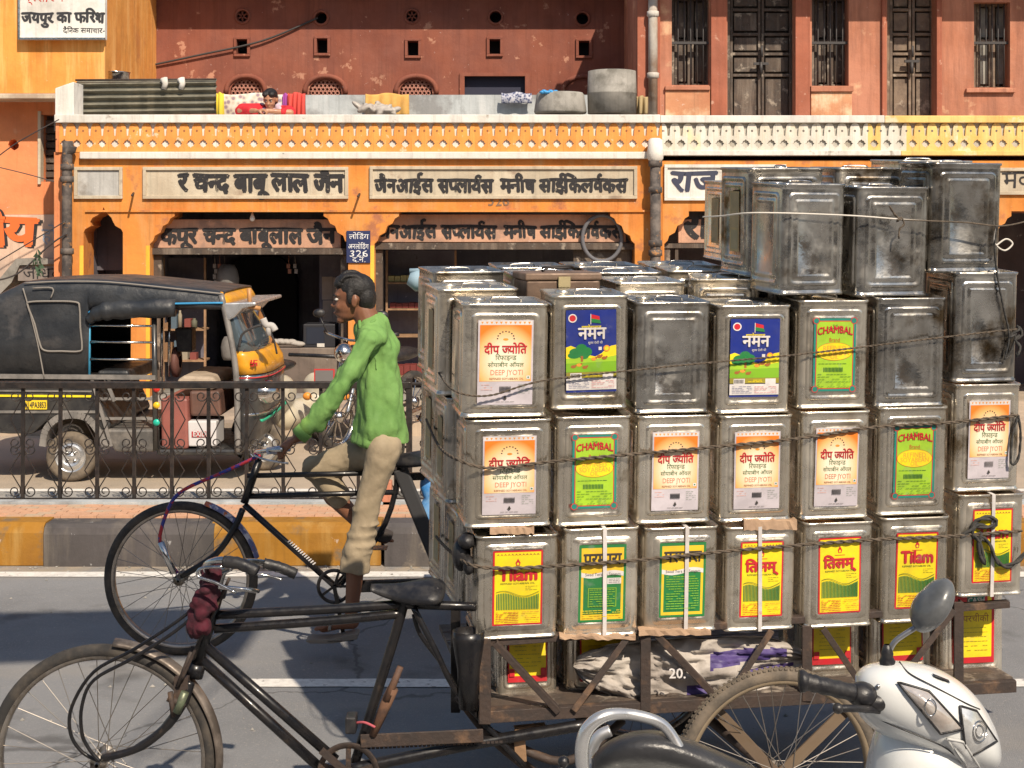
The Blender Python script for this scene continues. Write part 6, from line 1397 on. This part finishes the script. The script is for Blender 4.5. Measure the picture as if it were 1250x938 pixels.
g.prism([(Mn(*p_).x, Mn(*p_).z) for p_ in sole], DM - .145, DM - .055); g.tube([Mn(402, 770, -.145), Mn(404, 757, -.10), Mn(402, 770, -.055)], .008, 6); g.build('sandal', mat('grey_sandal', (.20, .17, .14), .8), body, .006)
g = MB(); g.prism([(Mn(*p_).x, Mn(*p_).z) for p_ in ((444, 660), (470, 667), (476, 664), (478, 657), (462, 650), (446, 652))], DM + .055, DM + .145); g.build('sandal', mat('dark_sandal', (.05, .04, .035), .8), body, .01)
# ---- his tricycle
bk = thing('cycle_cart', 'black pedal cart with taped front fork stays ridden by the man in green', 'pedal cart', (Mn(220, 0).x, DM, 0))
R2 = .358; c = Mn(221, 0); c.z = R2
wheel(bk, c, R2, .023, 'front_wheel', 32, M_TYRE, M_RIM, yaw=0)
mudguard(bk, c, R2 + .012, 15, 72, .028, mat('taped_mudguard', (.10, .12, .26), .5, 0, (.45, .45, .5), 26, 0, col3=(.4, .1, .03), scale3=22, lo3=.55, hi3=.6, lo=.5, hi=.55))
b2_ = lambda nm, pts, r, m=M_BIKEB: part(nm, pts, r, m, bk, 8, 4)
b2_('head_tube', [Mn(316, 562), Mn(298, 614)], .019)
for dy in (-.05, .05): b2_('fork_blade', [Mn(296, 622, dy * .6), Mn(286, 645, dy), Mn(262, 678, dy), Mn(221, 704, dy)], [.015] * 12 + [.011])
b2_('top_tube', [Mn(302, 581), Mn(490, 577)], .0125); b2_('top_tube', [Mn(298, 606), Mn(486, 601)], .0125)
dt = b2_('down_tube', [Mn(298, 616), Mn(409, 716)], .015)
b2_('seat_tube', [Mn(489, 566), Mn(470, 640), Mn(414, 716)], .013)
b2_('handlebar_stem', [Mn(316, 562), Mn(320, 552)], .011, M_CHROME)
b2_('handlebar', [Mn(345, 549, -.25), Mn(330, 550, -.22), Mn(312, 552, -.10), Mn(318, 554, 0), Mn(312, 552, .10), Mn(330, 550, .22), Mn(345, 549, .25)], .0105, M_CHROME)
M_GRB = mat('blue_white_tape', (.25, .32, .50), .5, 0, (.6, .62, .66), 20, 0)
for sy in (-1, 1): b2_('grip', [Mn(326, 551, .21 * sy), Mn(354, 547, .22 * sy)], .016, M_GRB)
b2_('brake_lever', [Mn(310, 556, -.18), Mn(326, 562, -.22), Mn(352, 566, -.23)], .005, M_CHROME)
M_TAPE = mat('striped_cable_tape', (.02, .03, .22), .5, 0, (.35, .02, .03), 30, 0, lo=.48, hi=.52)
for sy in (-1, 1): b2_('taped_stay', [Mn(318, 556, .04 * sy), Mn(270, 578, .05 * sy), Mn(225, 598, .06 * sy), Mn(206, 620, .06 * sy), Mn(195, 665, .06 * sy), Mn(217, 700, .06 * sy)], .0085, M_TAPE)
g = MB(); g.tube([Mn(196, 662, -.07), Mn(212, 700, -.07)], .016, 8); g.build('hub_bracket', M_CHROME, bk)
g = MB(); g.lathe([(.078, -.003), (.082, 0), (.078, .003), (.066, .003), (.066, -.003), (.078, -.003)], Mn(408, 716, -.045), 'Y', 36)
for i in range(5): a = 2 * math.pi * i / 5; cc = Mn(408, 716, -.045); g.bar(cc, cc + Vector((.07 * math.cos(a), 0, .07 * math.sin(a))), .012, .003)
g.build('chainring', M_BIKEB, bk)
g = MB(); g.bar(Mn(408, 716, -.06), Mn(420, 778, -.06), .018, .010); g.box(Mn(400, 783, -.15), Mn(434, 776, -.06)); g.build('crank', M_BIKEB, bk)
g = MB(); g.bar(Mn(408, 716, .06), Mn(452, 668, .06), .018, .010); g.box(Mn(444, 672, .06), Mn(474, 666, .15)); g.build('crank', M_BIKEB, bk)
g = MB(); g.bar(Mn(436, 716, -.05), Mn(560, 712, -.05), .055, .02); g.build('chain_guard', M_BIKEB, bk, .004)
g = MB(); g.bar(Mn(488, 572, -.02), Mn(534, 684, .0), .07, .02); g.build('rear_stay', mat('dull_black', (.035, .035, .038), .7), bk, .01)
g = MB(); g.bar(Mn(495, 582, .0), Mn(560, 580, .1), .035, .02); g.build('rear_tube', M_BIKEB, bk)
saddle(bk, Mn, 448, 548, M_SEAT)
g = MB(); g.pbox(560, 640, 900, 656, DM, DM + .95); g.build('deck', M_WOODD, bk)
for dy in (0., 1.): g = MB(); c = Mn(720, 0, dy); c.z = R2; wheel(bk, c, R2, .02, 'rear_wheel', 28, M_TYRE, M_RIM)
a = P(345, 586, DM - .046); 
g = MB(); V, Fc = [], []
for i in range(13): x = i * .27; V += [(x, 0), (x + .13, 0), (x + .20, .7), (x + .07, .7)]; Fc.append(tuple(range(4 * i, 4 * i + 4)))
ang = math.atan2(-(716 - 616), (409 - 298)); kk = .030
org_ = Mn(352, 660, -.018); dd_ = Vector((math.cos(ang), 0, math.sin(ang))); uu = Vector((-math.sin(ang), 0, math.cos(ang)))
g.add([org_ + dd_ * (p_[0] * kk * 1.6) + uu * (p_[1] * kk * .8 - .008) + Vector((0, .0 , 0)) for p_ in V], Fc, K_WHT); g.build('frame_marks', K_WHT, dt)
g = MB()
for i in range(16): g.ell(Mn(524 + random.gauss(0, 3.5), 625 + random.gauss(0, 16), .05), (.035, .035, .05), 9, 7)
o = solo('plastic_bag', g, mat('blue_plastic_bag', (.03, .22, .60), .4, 0, (.25, .45, .7), 9), 'bright blue plastic bag hanging behind the cyclist', 'bag'); solve(o, [('REMESH', dict(mode='VOXEL', voxel_size=.012, use_smooth_shade=True))])
g = MB(); g.tube([Mn(499, 340, .1), Mn(508, 343, .1), Mn(535, 343, .1)], [.03, .05, .05], 12); g.tube([Mn(500, 331, .1), Mn(540, 330, .1)], [.012, .012], 8); solo('plastic_jar', g, mat('pale_blue_plastic', (.30, .42, .50), .4), 'pale blue plastic jar peeping out behind the top left tin', 'jar')

# ---- woman on the terrace
DWo = 15.95
Wn = lambda x, y, d=0.: P(330 + (x - 330) * 1.12, 141 + (y - 143) * 1.12, DWo + d)
wo = thing('person', 'woman in red with a pale scarf leaning on the parapet and looking down', 'person', P(328, 160, DWo + .1))
M_REDC = mat('red_blouse', (.62, .02, .03), .8, 0, (.5, .015, .025), 12, .002, 40)
g = MB(); Lc2, Mx2 = head_parts(g, Wn(330, 126.5, -.05), (-.12, -1, -.34), 1.0)
g.cap(Wn(330, 133), Wn(333, 146, .1), .05, .055); g.cap(Wn(334, 150, .15), Wn(338, 200, .25), .12, .14)
g.cap(Wn(346, 146, .1), Wn(352, 141, -.22), .045, .04); g.cap(Wn(352, 140, -.3), Wn(326, 138, -.38), .036, .026)
g.cap(Wn(318, 147, .1), Wn(297, 138, -.2), .045, .04); g.cap(Wn(297, 138, -.26), Wn(314, 138, -.40), .036, .026)
hand_parts(g, Wn(316, 138, -.41), Wn(324, 138, -.42), (.1, 0, -1), 1, .9, Vector((0, 1, 0))); hand_parts(g, Wn(328, 138, -.36), Wn(320, 137, -.36), (-.1, 0, -1), -1, .9, Vector((0, 1, 0)))
wb_ = body_build(g, 'body', M_SKIN2, wo, .008, 2); face_bits(wb_, Lc2, Mx2, .92)
g = MB()
for p_, r in (((-.02, 0, .05), (.085, .076, .076)), ((-.055, 0, .0), (.05, .072, .085)), ((.030, .035, .076), (.055, .040, .034)), ((.030, -.035, .076), (.055, .040, .034))): g.ell(Lc2(*p_), tuple(q * 1.08 for q in r), 14, 10, rot=Mx2)
body_build(g, 'hair', M_HAIR, wb_, .008, 1)
g = MB(); g.cap(Wn(333, 152, .12), Wn(338, 200, .25), .15, .17, flat=1.1); g.cap(Wn(344, 147, .1), Wn(353, 140, -.22), .065, .055); g.cap(Wn(320, 138, .04), Wn(300, 137, -.18), .085, .072); g.cap(Wn(340, 140, .1), Wn(350, 139, -.1), .085, .07); g.cap(Wn(297, 138.2, -.22), Wn(308, 137.6, -.34), .058, .045); g.cap(Wn(353, 140, -.22), Wn(344, 139, -.33), .05, .04); g.cap(Wn(320, 146, .08), Wn(343, 146, .1), .09, .09)
body_build(g, 'blouse', M_REDC, wb_, .01, 2)
g = MB(); M_SCF = mat('lilac_scarf', (.50, .36, .44), .85, 0, (.62, .52, .54), 30)
for i in range(22): a = R(160 + 220 * i / 21); g.ell(Wn(330 + 10 * math.cos(a), 134 - 5 * math.sin(a) * 1.0, -.02 + .05 * math.cos(a * 2)), (.04, .045, .035), 8, 6)
for i in range(8): g.ell(Wn(338 + i * .5, 133 + i, -.08), (.035, .03, .03), 8, 6)
body_build(g, 'scarf', M_SCF, wb_, .012, 2)
for i, x in enumerate((300, 306, 351)): pass

# ================================================================== parked two-wheelers beyond the railing
def local(parent_loc, yaw):
    Mt = Matrix.Rotation(yaw, 3, 'Z'); L0 = Vector(parent_loc); return lambda x, y, z: L0 + Mt @ Vector((x, y, z))
ml = P(412, 0, 12.7); mo = thing('motorcycle', 'parked black motorcycle with chrome engine and red-rimmed number plate', 'motorcycle', (ml.x, ml.y, 0))
yawm = R(-62); Q = local((ml.x, ml.y, 0), yawm)   # local +x backwards from the front wheel, into the shop
Q = local((ml.x, ml.y, 0), R(62))
def mwheel(parent, c, Rr, t, yaw, nm='wheel'):
    g = MB(); g.lathe([(Rr * .80, -t * .7), (Rr * .9, -t), (Rr, -t * .4), (Rr, t * .4), (Rr * .9, t), (Rr * .8, t * .7)], axis='Y', seg=32)
    o = g.build(nm, M_TYRE, None); o.parent = parent; o.location = Vector(c) - Vector(ORG[parent.name]); o.rotation_euler = (0, 0, yaw); ORG[o.name] = (0, 0, 0)
    g = MB(); g.lathe([(Rr * .82, -t * .6), (Rr * .76, -t * .4), (Rr * .76, t * .4), (Rr * .82, t * .6)], axis='Y', seg=32)
    for i in range(10): a = 2 * math.pi * i / 10; g.bar((0, 0, 0), (Rr * .78 * math.cos(a), 0, Rr * .78 * math.sin(a)), .008, .01)
    g.lathe([(0, -.06), (.05, -.05), (.05, .05), (0, .06)], axis='Y', seg=14); inst('rim', g.data('rim', M_CHROME), o)
mwheel(mo, Q(0, 0, .30), .30, .045, R(62)); mwheel(mo, Q(1.25, 0, .30), .30, .05, R(62))
def mp(nm, pts, r, m=M_BIKEB, sm=4): g = MB(); g.tube(catmull([Q(*p_) for p_ in pts], sm), r, 8); return g.build(nm, m, mo)
for sy in (-.09, .09): mp('fork', [(0, sy, .30), (.14, sy, .62), (.24, sy, .92)], .022, M_CHROME)
mp('handlebar', [(.36, -.38, 1.02), (.26, -.30, 1.02), (.22, -.12, .98), (.24, 0, .96), (.22, .12, .98), (.26, .30, 1.02), (.36, .38, 1.02)], .013, M_CHROME)
for sy in (-1, 1): mp('grip', [(.26, .30 * sy, 1.02), (.38, .40 * sy, 1.02)], .019, M_SEAT)
for sy in (-1, 1): g = MB(); g.tube([Q(.24, .28 * sy, 1.02), Q(.20, .33 * sy, 1.16)], .007, 6); g.ell(Q(.20, .34 * sy, 1.20), (.06, .03, .04), 10, 8); g.build('mirror', M_SEAT, mo)
g = MB(); g.ell(Q(.10, 0, .86), (.09, .10, .09), 14, 10); g.build('headlamp', M_CHROME, mo)
g = MB(); g.ell(Q(.50, 0, .78), (.26, .26, .13), 16, 12, rot=Matrix.Rotation(R(62), 3, 'Z') @ Matrix.Diagonal((1, .5, 1))); g.build('fuel_tank', M_ABLK, mo)
g = MB(); g.ell(Q(.98, 0, .78), (.36, .36, .07), 16, 10, rot=Matrix.Rotation(R(62), 3, 'Z') @ Matrix.Diagonal((1, .4, 1))); g.build('seat', M_SEAT, mo)
g = MB(); g.ell(Q(.52, 0, .42), (.15, .15, .15), 12, 10)
for i in range(7): g.lathe([(0, -.006), (.10, -.006), (.10, .006), (0, .006)], Q(.44, 0, .50 + i * .022), 'Z', 14)
g.build('engine', M_CHROME, mo); mp('exhaust', [(.40, -.12, .48), (.38, -.16, .26), (.7, -.18, .22), (1.3, -.18, .28)], .032, M_CHROME)
mp('frame', [(.24, 0, .92), (.34, 0, .4), (.5, 0, .24), (.9, 0, .26), (1.25, 0, .3)], .018); mp('frame', [(.24, 0, .88), (.9, 0, .62), (1.25, 0, .32)], .018)
g = MB(); g.ell(Q(.02, 0, .62), (.10, .06, .03), 12, 8); g.build('front_mudguard', M_CHROME, mo)
g = MB(); g.box((-.09, -.008, 0), (.09, 0, .14)); pl = g.data('number_plate', mat('plate_red', (.5, .04, .04), .4)); c0 = P(396, 470, 12.55); o = inst('number_plate', pl, mo, c0 - Vector(ORG[mo.name])); 
g = MB(); g.box((-.078, -.012, .012), (.078, -.0085, .128)); inst('plate_face', g.data('plate_face', mat('plate_dark', (.16, .15, .15), .4)), o)
for x, m_ in ((375, K_OR), (421, K_OR)): g = MB(); g.ell(P(x, 484, 12.6), (.04, .03, .035), 10, 8); g.build('indicator', m_, mo)
# cream scooter
M_CRM = mat('cream_paint', (.50, .46, .38), .35, 0, (.5, .44, .32), 5, coat=.3)
sl_ = P(392, 0, 13.3); sc = thing('motor_scooter', 'pale cream motor scooter parked between the auto and the motorcycle', 'scooter', (sl_.x, sl_.y, 0)); Q = local((sl_.x, sl_.y, 0), R(245))
mwheel(sc, Q(0, 0, .21), .21, .045, R(65)); mwheel(sc, Q(1.15, 0, .21), .21, .045, R(65))
g = MB(); rz = Matrix.Rotation(R(245), 3, 'Z')
g.ell(Q(.0, 0, .38), (.20, .09, .10), 14, 10, rot=rz); g.ell(Q(.1, 0, .50), (.06, .14, .15), 14, 10, rot=rz); g.ell(Q(.85, 0, .52), (.38, .17, .2), 14, 10, rot=rz); g.cap(Q(.15, 0, .32), Q(.6, 0, .30), .12, .13)
body_build(g, 'body', M_CRM, sc, .018, 3)
g = MB(); g.ell(Q(.8, 0, .76), (.34, .13, .06), 14, 10, rot=rz); g.build('seat', M_SEAT, sc)
g = MB(); g.tube([Q(.14, -.26, .80), Q(.12, 0, .80), Q(.14, .26, .80)], .018, 8); g.build('handlebar', M_SEAT, sc)
g = MB(); g.ell(Q(1.24, 0, .55), (.03, .05, .035), 12, 8, rot=rz); g.build('tail_lamp', K_RED, sc)

# ================================================================== foreground scooter
DSc = 3.05
S = lambda x, y, d=0.: P(x, y, DSc + d)
fs_ = thing('motor_scooter', 'white scooter in the near foreground with round black mirror and silver grab rail', 'scooter', (S(960, 0).x, DSc, 0))
M_SW = mat('scooter_white', (.74, .75, .74), .22, 0, (.68, .69, .68), 4, coat=.6)
M_SG = mat('scooter_trim_grey', (.50, .50, .49), .4)  # even grey for the lower lens rim
csec = [(1044, 824, 866, .045), (1050, 815, 876, .075), (1062, 809, 888, .100), (1080, 806, 900, .12), (1105, 806, 915, .135), (1135, 811, 930, .145), (1162, 824, 938, .14), (1185, 842, 942, .125), (1203, 864, 943, .10), (1216, 890, 940, .07), (1223, 912, 932, .035)]
def cs_at(x):
    for a, b_ in zip(csec, csec[1:]):
        if a[0] <= x <= b_[0]: t_ = (x - a[0]) / (b_[0] - a[0]); return [a[i] + (b_[i] - a[i]) * t_ for i in range(4)]
    return csec[0] if x < csec[0][0] else csec[-1]
def cpt(x, y, o=0.):
    _, y0, y1, hd = cs_at(x); yc, hh = (y0 + y1) / 2, (y1 - y0) / 2; t_ = max(-1, min(1, (y - yc) / hh)); return S(x, y, -hd * (max(0, 1 - abs(t_) ** 2.4)) ** .5 - o)
g = MB(); vs = []; n_ = 28
for x, y0, y1, hd in csec:
    yc, hh = (y0 + y1) / 2, (y1 - y0) / 2
    for k_ in range(n_):
        a = 2 * math.pi * k_ / n_; s_, c_ = math.sin(a), math.cos(a); sy = math.copysign(abs(s_) ** .85, s_); dpt = math.copysign((max(0, 1 - abs(sy) ** 2.4)) ** .5, c_) if abs(c_) > 1e-6 else 0
        vs.append(S(x, yc - hh * sy, -hd * dpt))
g.add(vs, [(i * n_ + k_, i * n_ + (k_ + 1) % n_, (i + 1) * n_ + (k_ + 1) % n_, (i + 1) * n_ + k_) for i in range(len(csec) - 1) for k_ in range(n_)] + [tuple(range(n_)), tuple((len(csec) - 1) * n_ + k_ for k_ in range(n_))], None, True)
cowl = g.build('handlebar_cowl', M_SW, fs_); md = cowl.modifiers.new('s', 'SUBSURF'); md.levels = md.render_levels = 2
def lens(name, quad, m, o=.004, n1=10, rimm=None):
    """patch laid on the cowl; quad is four pixel corners"""
    g = MB(); vs = []
    for j in range(n1 + 1):
        for i in range(n1 + 1):
            u_, v_ = i / n1, j / n1; a = Vector(quad[0]).lerp(Vector(quad[1]), u_); b_ = Vector(quad[3]).lerp(Vector(quad[2]), u_); q = a.lerp(b_, v_)
            bul = .012 * math.sin(math.pi * u_) * math.sin(math.pi * v_); vs.append(cpt(q.x, q.y, o + bul))
    k2 = n1 + 1; g.add(vs, [(j * k2 + i, j * k2 + i + 1, (j + 1) * k2 + i + 1, (j + 1) * k2 + i) for j in range(n1) for i in range(n1)], None, True)
    ob = g.build(name, m, cowl)
    if rimm:
        ed = [vs[i] for i in range(k2)] + [vs[j * k2 + n1] for j in range(1, k2)] + [vs[n1 * k2 + i] for i in range(n1 - 1, -1, -1)] + [vs[j * k2] for j in range(n1 - 1, 0, -1)]
        r_ = MB(); r_.tube(ed, .0028, 6, True); r_.build('rim', rimm, ob)
    return ob
M_LENS = mat('clear_lens', (.80, .80, .79), .06, .45, (.58, .58, .57), 26, .004, 14, coat=1.)
M_LENS2 = mat('amber_tinted_lens', (.60, .52, .46), .08, .5, (.74, .70, .66), 22, .004, 14, coat=1.)
lens('indicator_lens', [(1096, 833), (1134, 844), (1176, 890), (1148, 896)], M_LENS2, rimm=M_SEAT)
lens('headlamp_lens', [(1172, 862), (1192, 868), (1217, 905), (1180, 926)], M_LENS, rimm=M_SEAT)
lens('lower_lens', [(1156, 902), (1176, 906), (1196, 938), (1180, 940)], M_LENS, rimm=M_SG)
for cx, cy, rr_ in ((1196, 893, 11), (1196, 893, 6.5), (1136, 864, 9)):      # bulb reflectors seen in the lenses
    g = MB(); g.tube([cpt(cx + rr_ * .75 * math.cos(a), cy + rr_ * 1.15 * math.sin(a), .016) for a in [2 * math.pi * i / 20 for i in range(20)]], .0016, 5, True); g.build('reflector_ring', M_CHROME, cowl)
for pts in ([(1052, 868), (1090, 886), (1130, 902), (1158, 916), (1184, 940)], [(1098, 808), (1110, 822), (1140, 838), (1178, 858), (1196, 866)]):
    g = MB(); g.tube(catmull([cpt(x, y, .0005) for x, y in pts], 6), .0016, 5); g.build('panel_gap', M_SEAT, cowl)
for x, y in ((1072, 838), (1128, 918)): g = MB(); g.ell(cpt(x, y, .001), .005, 8, 6); g.build('screw', M_CHROME, cowl)
lens('slot', [(1138, 822), (1158, 830), (1160, 834), (1140, 826)], M_SEAT, o=.002, n1=3)
def sp_(nm, pts, r, m, sm=6, seg=12, bevel=0): g = MB(); g.tube(catmull(pts, sm) if len(pts) > 2 else pts, r, seg); return g.build(nm, m, fs_)
pth = catmull([S(980, 831, -.13), S(1000, 836, -.13), S(1042, 846, -.11)], 8)
g = MB(); g.tube(pth, [.0175 + .0012 * math.sin(i * 2.2) for i in range(len(pth))], 14); g.lathe([(0, -.010), (.022, -.008), (.023, .0), (.018, .008)], S(981, 831.5, -.13), 'X', 14); g.build('grip', M_SEAT, fs_)
g = MB(); g.ell(S(1052, 848, -.10), (.032, .03, .026), 14, 10); g.ell(S(1068, 855, -.09), (.04, .03, .022), 14, 10); g.build('switch_box', M_SEAT, fs_)
sp_('brake_lever', [S(1078, 868, -.09), S(1060, 866, -.12), S(1040, 865, -.15), S(1024, 865, -.16)], .0075, M_SEAT)
g = MB(); g.ell(S(1023, 865, -.16), .011, 10, 8); g.build('lever_ball', M_SEAT, fs_)
g = MB(); g.lathe([(.022, 0), (.021, .012), (.015, .018), (.017, .026), (.012, .034), (.013, .042), (.008, .058), (.006, .06)], S(1083, 822, -.05), seg=16); mb_ = g.build('mirror_boot', M_SEAT, fs_)
sp_('mirror_stalk', [S(1085, 796, -.05), S(1092, 784, -.05), S(1102, 776, -.05), S(1118, 766, -.05)], .0058, mat('stalk_metal', (.30, .30, .31), .3, .8))
g = MB(); rot = Matrix.Rotation(R(33), 3, 'Y'); g.ell(S(1139, 739, -.05), (.032, .052, .064), 24, 16, rot=rot); g.ell(S(1134, 743, -.05), (.034, .044, .050), 24, 16, rot=rot)
mir = body_build(g, 'mirror', mat('mirror_shell', (.06, .064, .068), .30, 0, (.13, .135, .14), 6, coat=.3), fs_, .004, 3)
# body below and behind, mostly outside the frame
g = MB()
for a, b_, r0, r1, fl in ((S(1120, 925), S(1085, 1060), .10, .09, 1.2), (S(1085, 1060), S(1060, 1200), .08, .08, 2.0), (S(1060, 1210), S(930, 1240), .07, .07, 2.0), (S(930, 1235), S(860, 1060), .08, .13, 1.1), (S(880, 1040), S(730, 1020), .13, .11, 1.2), (S(730, 1010), S(700, 985), .10, .06, 1.2)): g.cap(a, b_, r0, r1, flat=fl)
body_build(g, 'body', M_SW, fs_, .014, 4)
g = MB(); ss = [(722, 925, 14, .05), (735, 912, 18, .09), (760, 904, 24, .12), (800, 902, 28, .13), (840, 912, 26, .125), (880, 928, 24, .12), (930, 948, 22, .11), (980, 965, 16, .08)]; vs = []; n_ = 20
for x, y, hh, hd in ss:
    for k_ in range(n_): a = 2 * math.pi * k_ / n_; vs.append(S(x, y + 14 - hh * math.sin(a), -hd * math.copysign(abs(math.cos(a)) ** .6, math.cos(a))))
g.add(vs, [(i * n_ + k_, i * n_ + (k_ + 1) % n_, (i + 1) * n_ + (k_ + 1) % n_, (i + 1) * n_ + k_) for i in range(len(ss) - 1) for k_ in range(n_)] + [tuple(range(n_)), tuple((len(ss) - 1) * n_ + k_ for k_ in range(n_))], None, True)
o = g.build('seat', mat('dusty_seat', (.022, .023, .027), .40, 0, (.04, .04, .043), 5, .002, 60, col3=(.10, .095, .09), scale3=14, lo3=.62, hi3=.72), fs_); md = o.modifiers.new('s', 'SUBSURF'); md.levels = md.render_levels = 2
pth = catmull([S(745, 965, -.11), S(716, 948, -.13), S(710, 920, -.135), S(716, 892, -.135), S(736, 875, -.13), S(765, 872, -.11), S(800, 880, -.10), S(818, 895, -.10), S(835, 925, -.11)], 8)
g = MB(); g.tube(pth, [.0115 + .0030 * math.sin(math.pi * min(1, i / 40)) for i in range(len(pth))], 14); g.build('grab_rail', M_SILVER, fs_)
pth = catmull([S(745, 965, .11), S(726, 948, .12), S(722, 920, .12), S(730, 900, .12), S(745, 892, .12)], 6); g = MB(); g.tube(pth, .013, 12); g.build('grab_rail', M_SILVER, fs_)
g = MB(); g.ell(S(688, 930, -.1), (.012, .012, .012), 10, 8); g.tube([S(688, 930, -.1), S(680, 955, -.1)], .007, 8); g.build('indicator_stub', M_SEAT, fs_)
for x in (1100, 735):
    c = S(x, 0); c.z = .22; mwheel(fs_, c, .22, .048, 0)
g = MB()
for sy in (-.06, .06): g.cap(S(1095, 1080, sy), Vector((S(1100, 0).x, DSc + sy, .22)), .022, .02)
g.build('fork', M_SEAT, fs_)
g = MB(); g.cap(S(760, 1080), Vector((S(735, 0).x, DSc + .05, .22)), .05, .06); g.build('engine', M_RUST, fs_)

# ------------------------------------------------------------------ added canvas strip, out of view, put up to shade a band of road
aw = thing('added_shade_canopy', 'narrow canvas strip stretched high above the near side of the street', 'canopy', (-4, 1.6, 0))
g = MB(); vs = []; nx, ny = 60, 6
for i in range(nx + 1):
    for j in range(ny + 1):
        x = -9 + 9.85 * i / nx; y = 1.77 + .9 * j / ny; vs.append((x, y + .05 * math.sin(x * 1.3) + (.03 * math.sin(x * 3.1)), 5.0 + .05 * math.sin(x * 1.1 + y)))
g.add(vs, [(i * (ny + 1) + j, i * (ny + 1) + j + 1, (i + 1) * (ny + 1) + j + 1, (i + 1) * (ny + 1) + j) for i in range(nx) for j in range(ny)], None, True); g.build('canvas', mat('canvas', (.30, .27, .22), .9), aw)
for x in (-9, .85): 
    for y in (1.75, 2.7): g = MB(); g.tube([(x, y, 5.0), (x * 1.02, -3 if y < 2 else -2.6, 6.2)], .008, 5); g.build('guy_rope', M_ROPE, aw)

# ------------------------------------------------------------------ the houses across the street, behind the viewer (they show in the bright tins)
ob = thing('opposite_building', 'long tan arcade facing the shops from the near side of the street', 'building', (0, -12, 0))
g = MB(); g.box((-45, -12.6, 0), (45, -12, 8.0)); wl = g.build('wall', plaster('tan_plaster', (.26, .13, .075), (.2, .10, .06), (.3, .2, .14)), ob)
ct = MB()
for i in range(-10, 11):
    ct.box((i * 4 - 1.5, -12.3, -.1), (i * 4 + 1.5, -11.5, 2.7))
cut(wl, ct)
for i in range(-10, 11):
    g = MB(); g.box((i * 4 - 1.5, -12.29, 0), (i * 4 + 1.5, -12.25, 2.7)); g.build('shutter', (M_DARKIN, M_WOODD, M_BLUEGREY)[i % 3], ob)
g = MB(); g.box((-45, -12.0, 3.2), (45, -11.5, 3.35)); g.build('ledge', M_CREAM, ob)
g = MB(); g.box((-45, -12, -.05), (45, -6.2, .14)); tag(g.build('near_pavement', M_CONC), kind='structure')
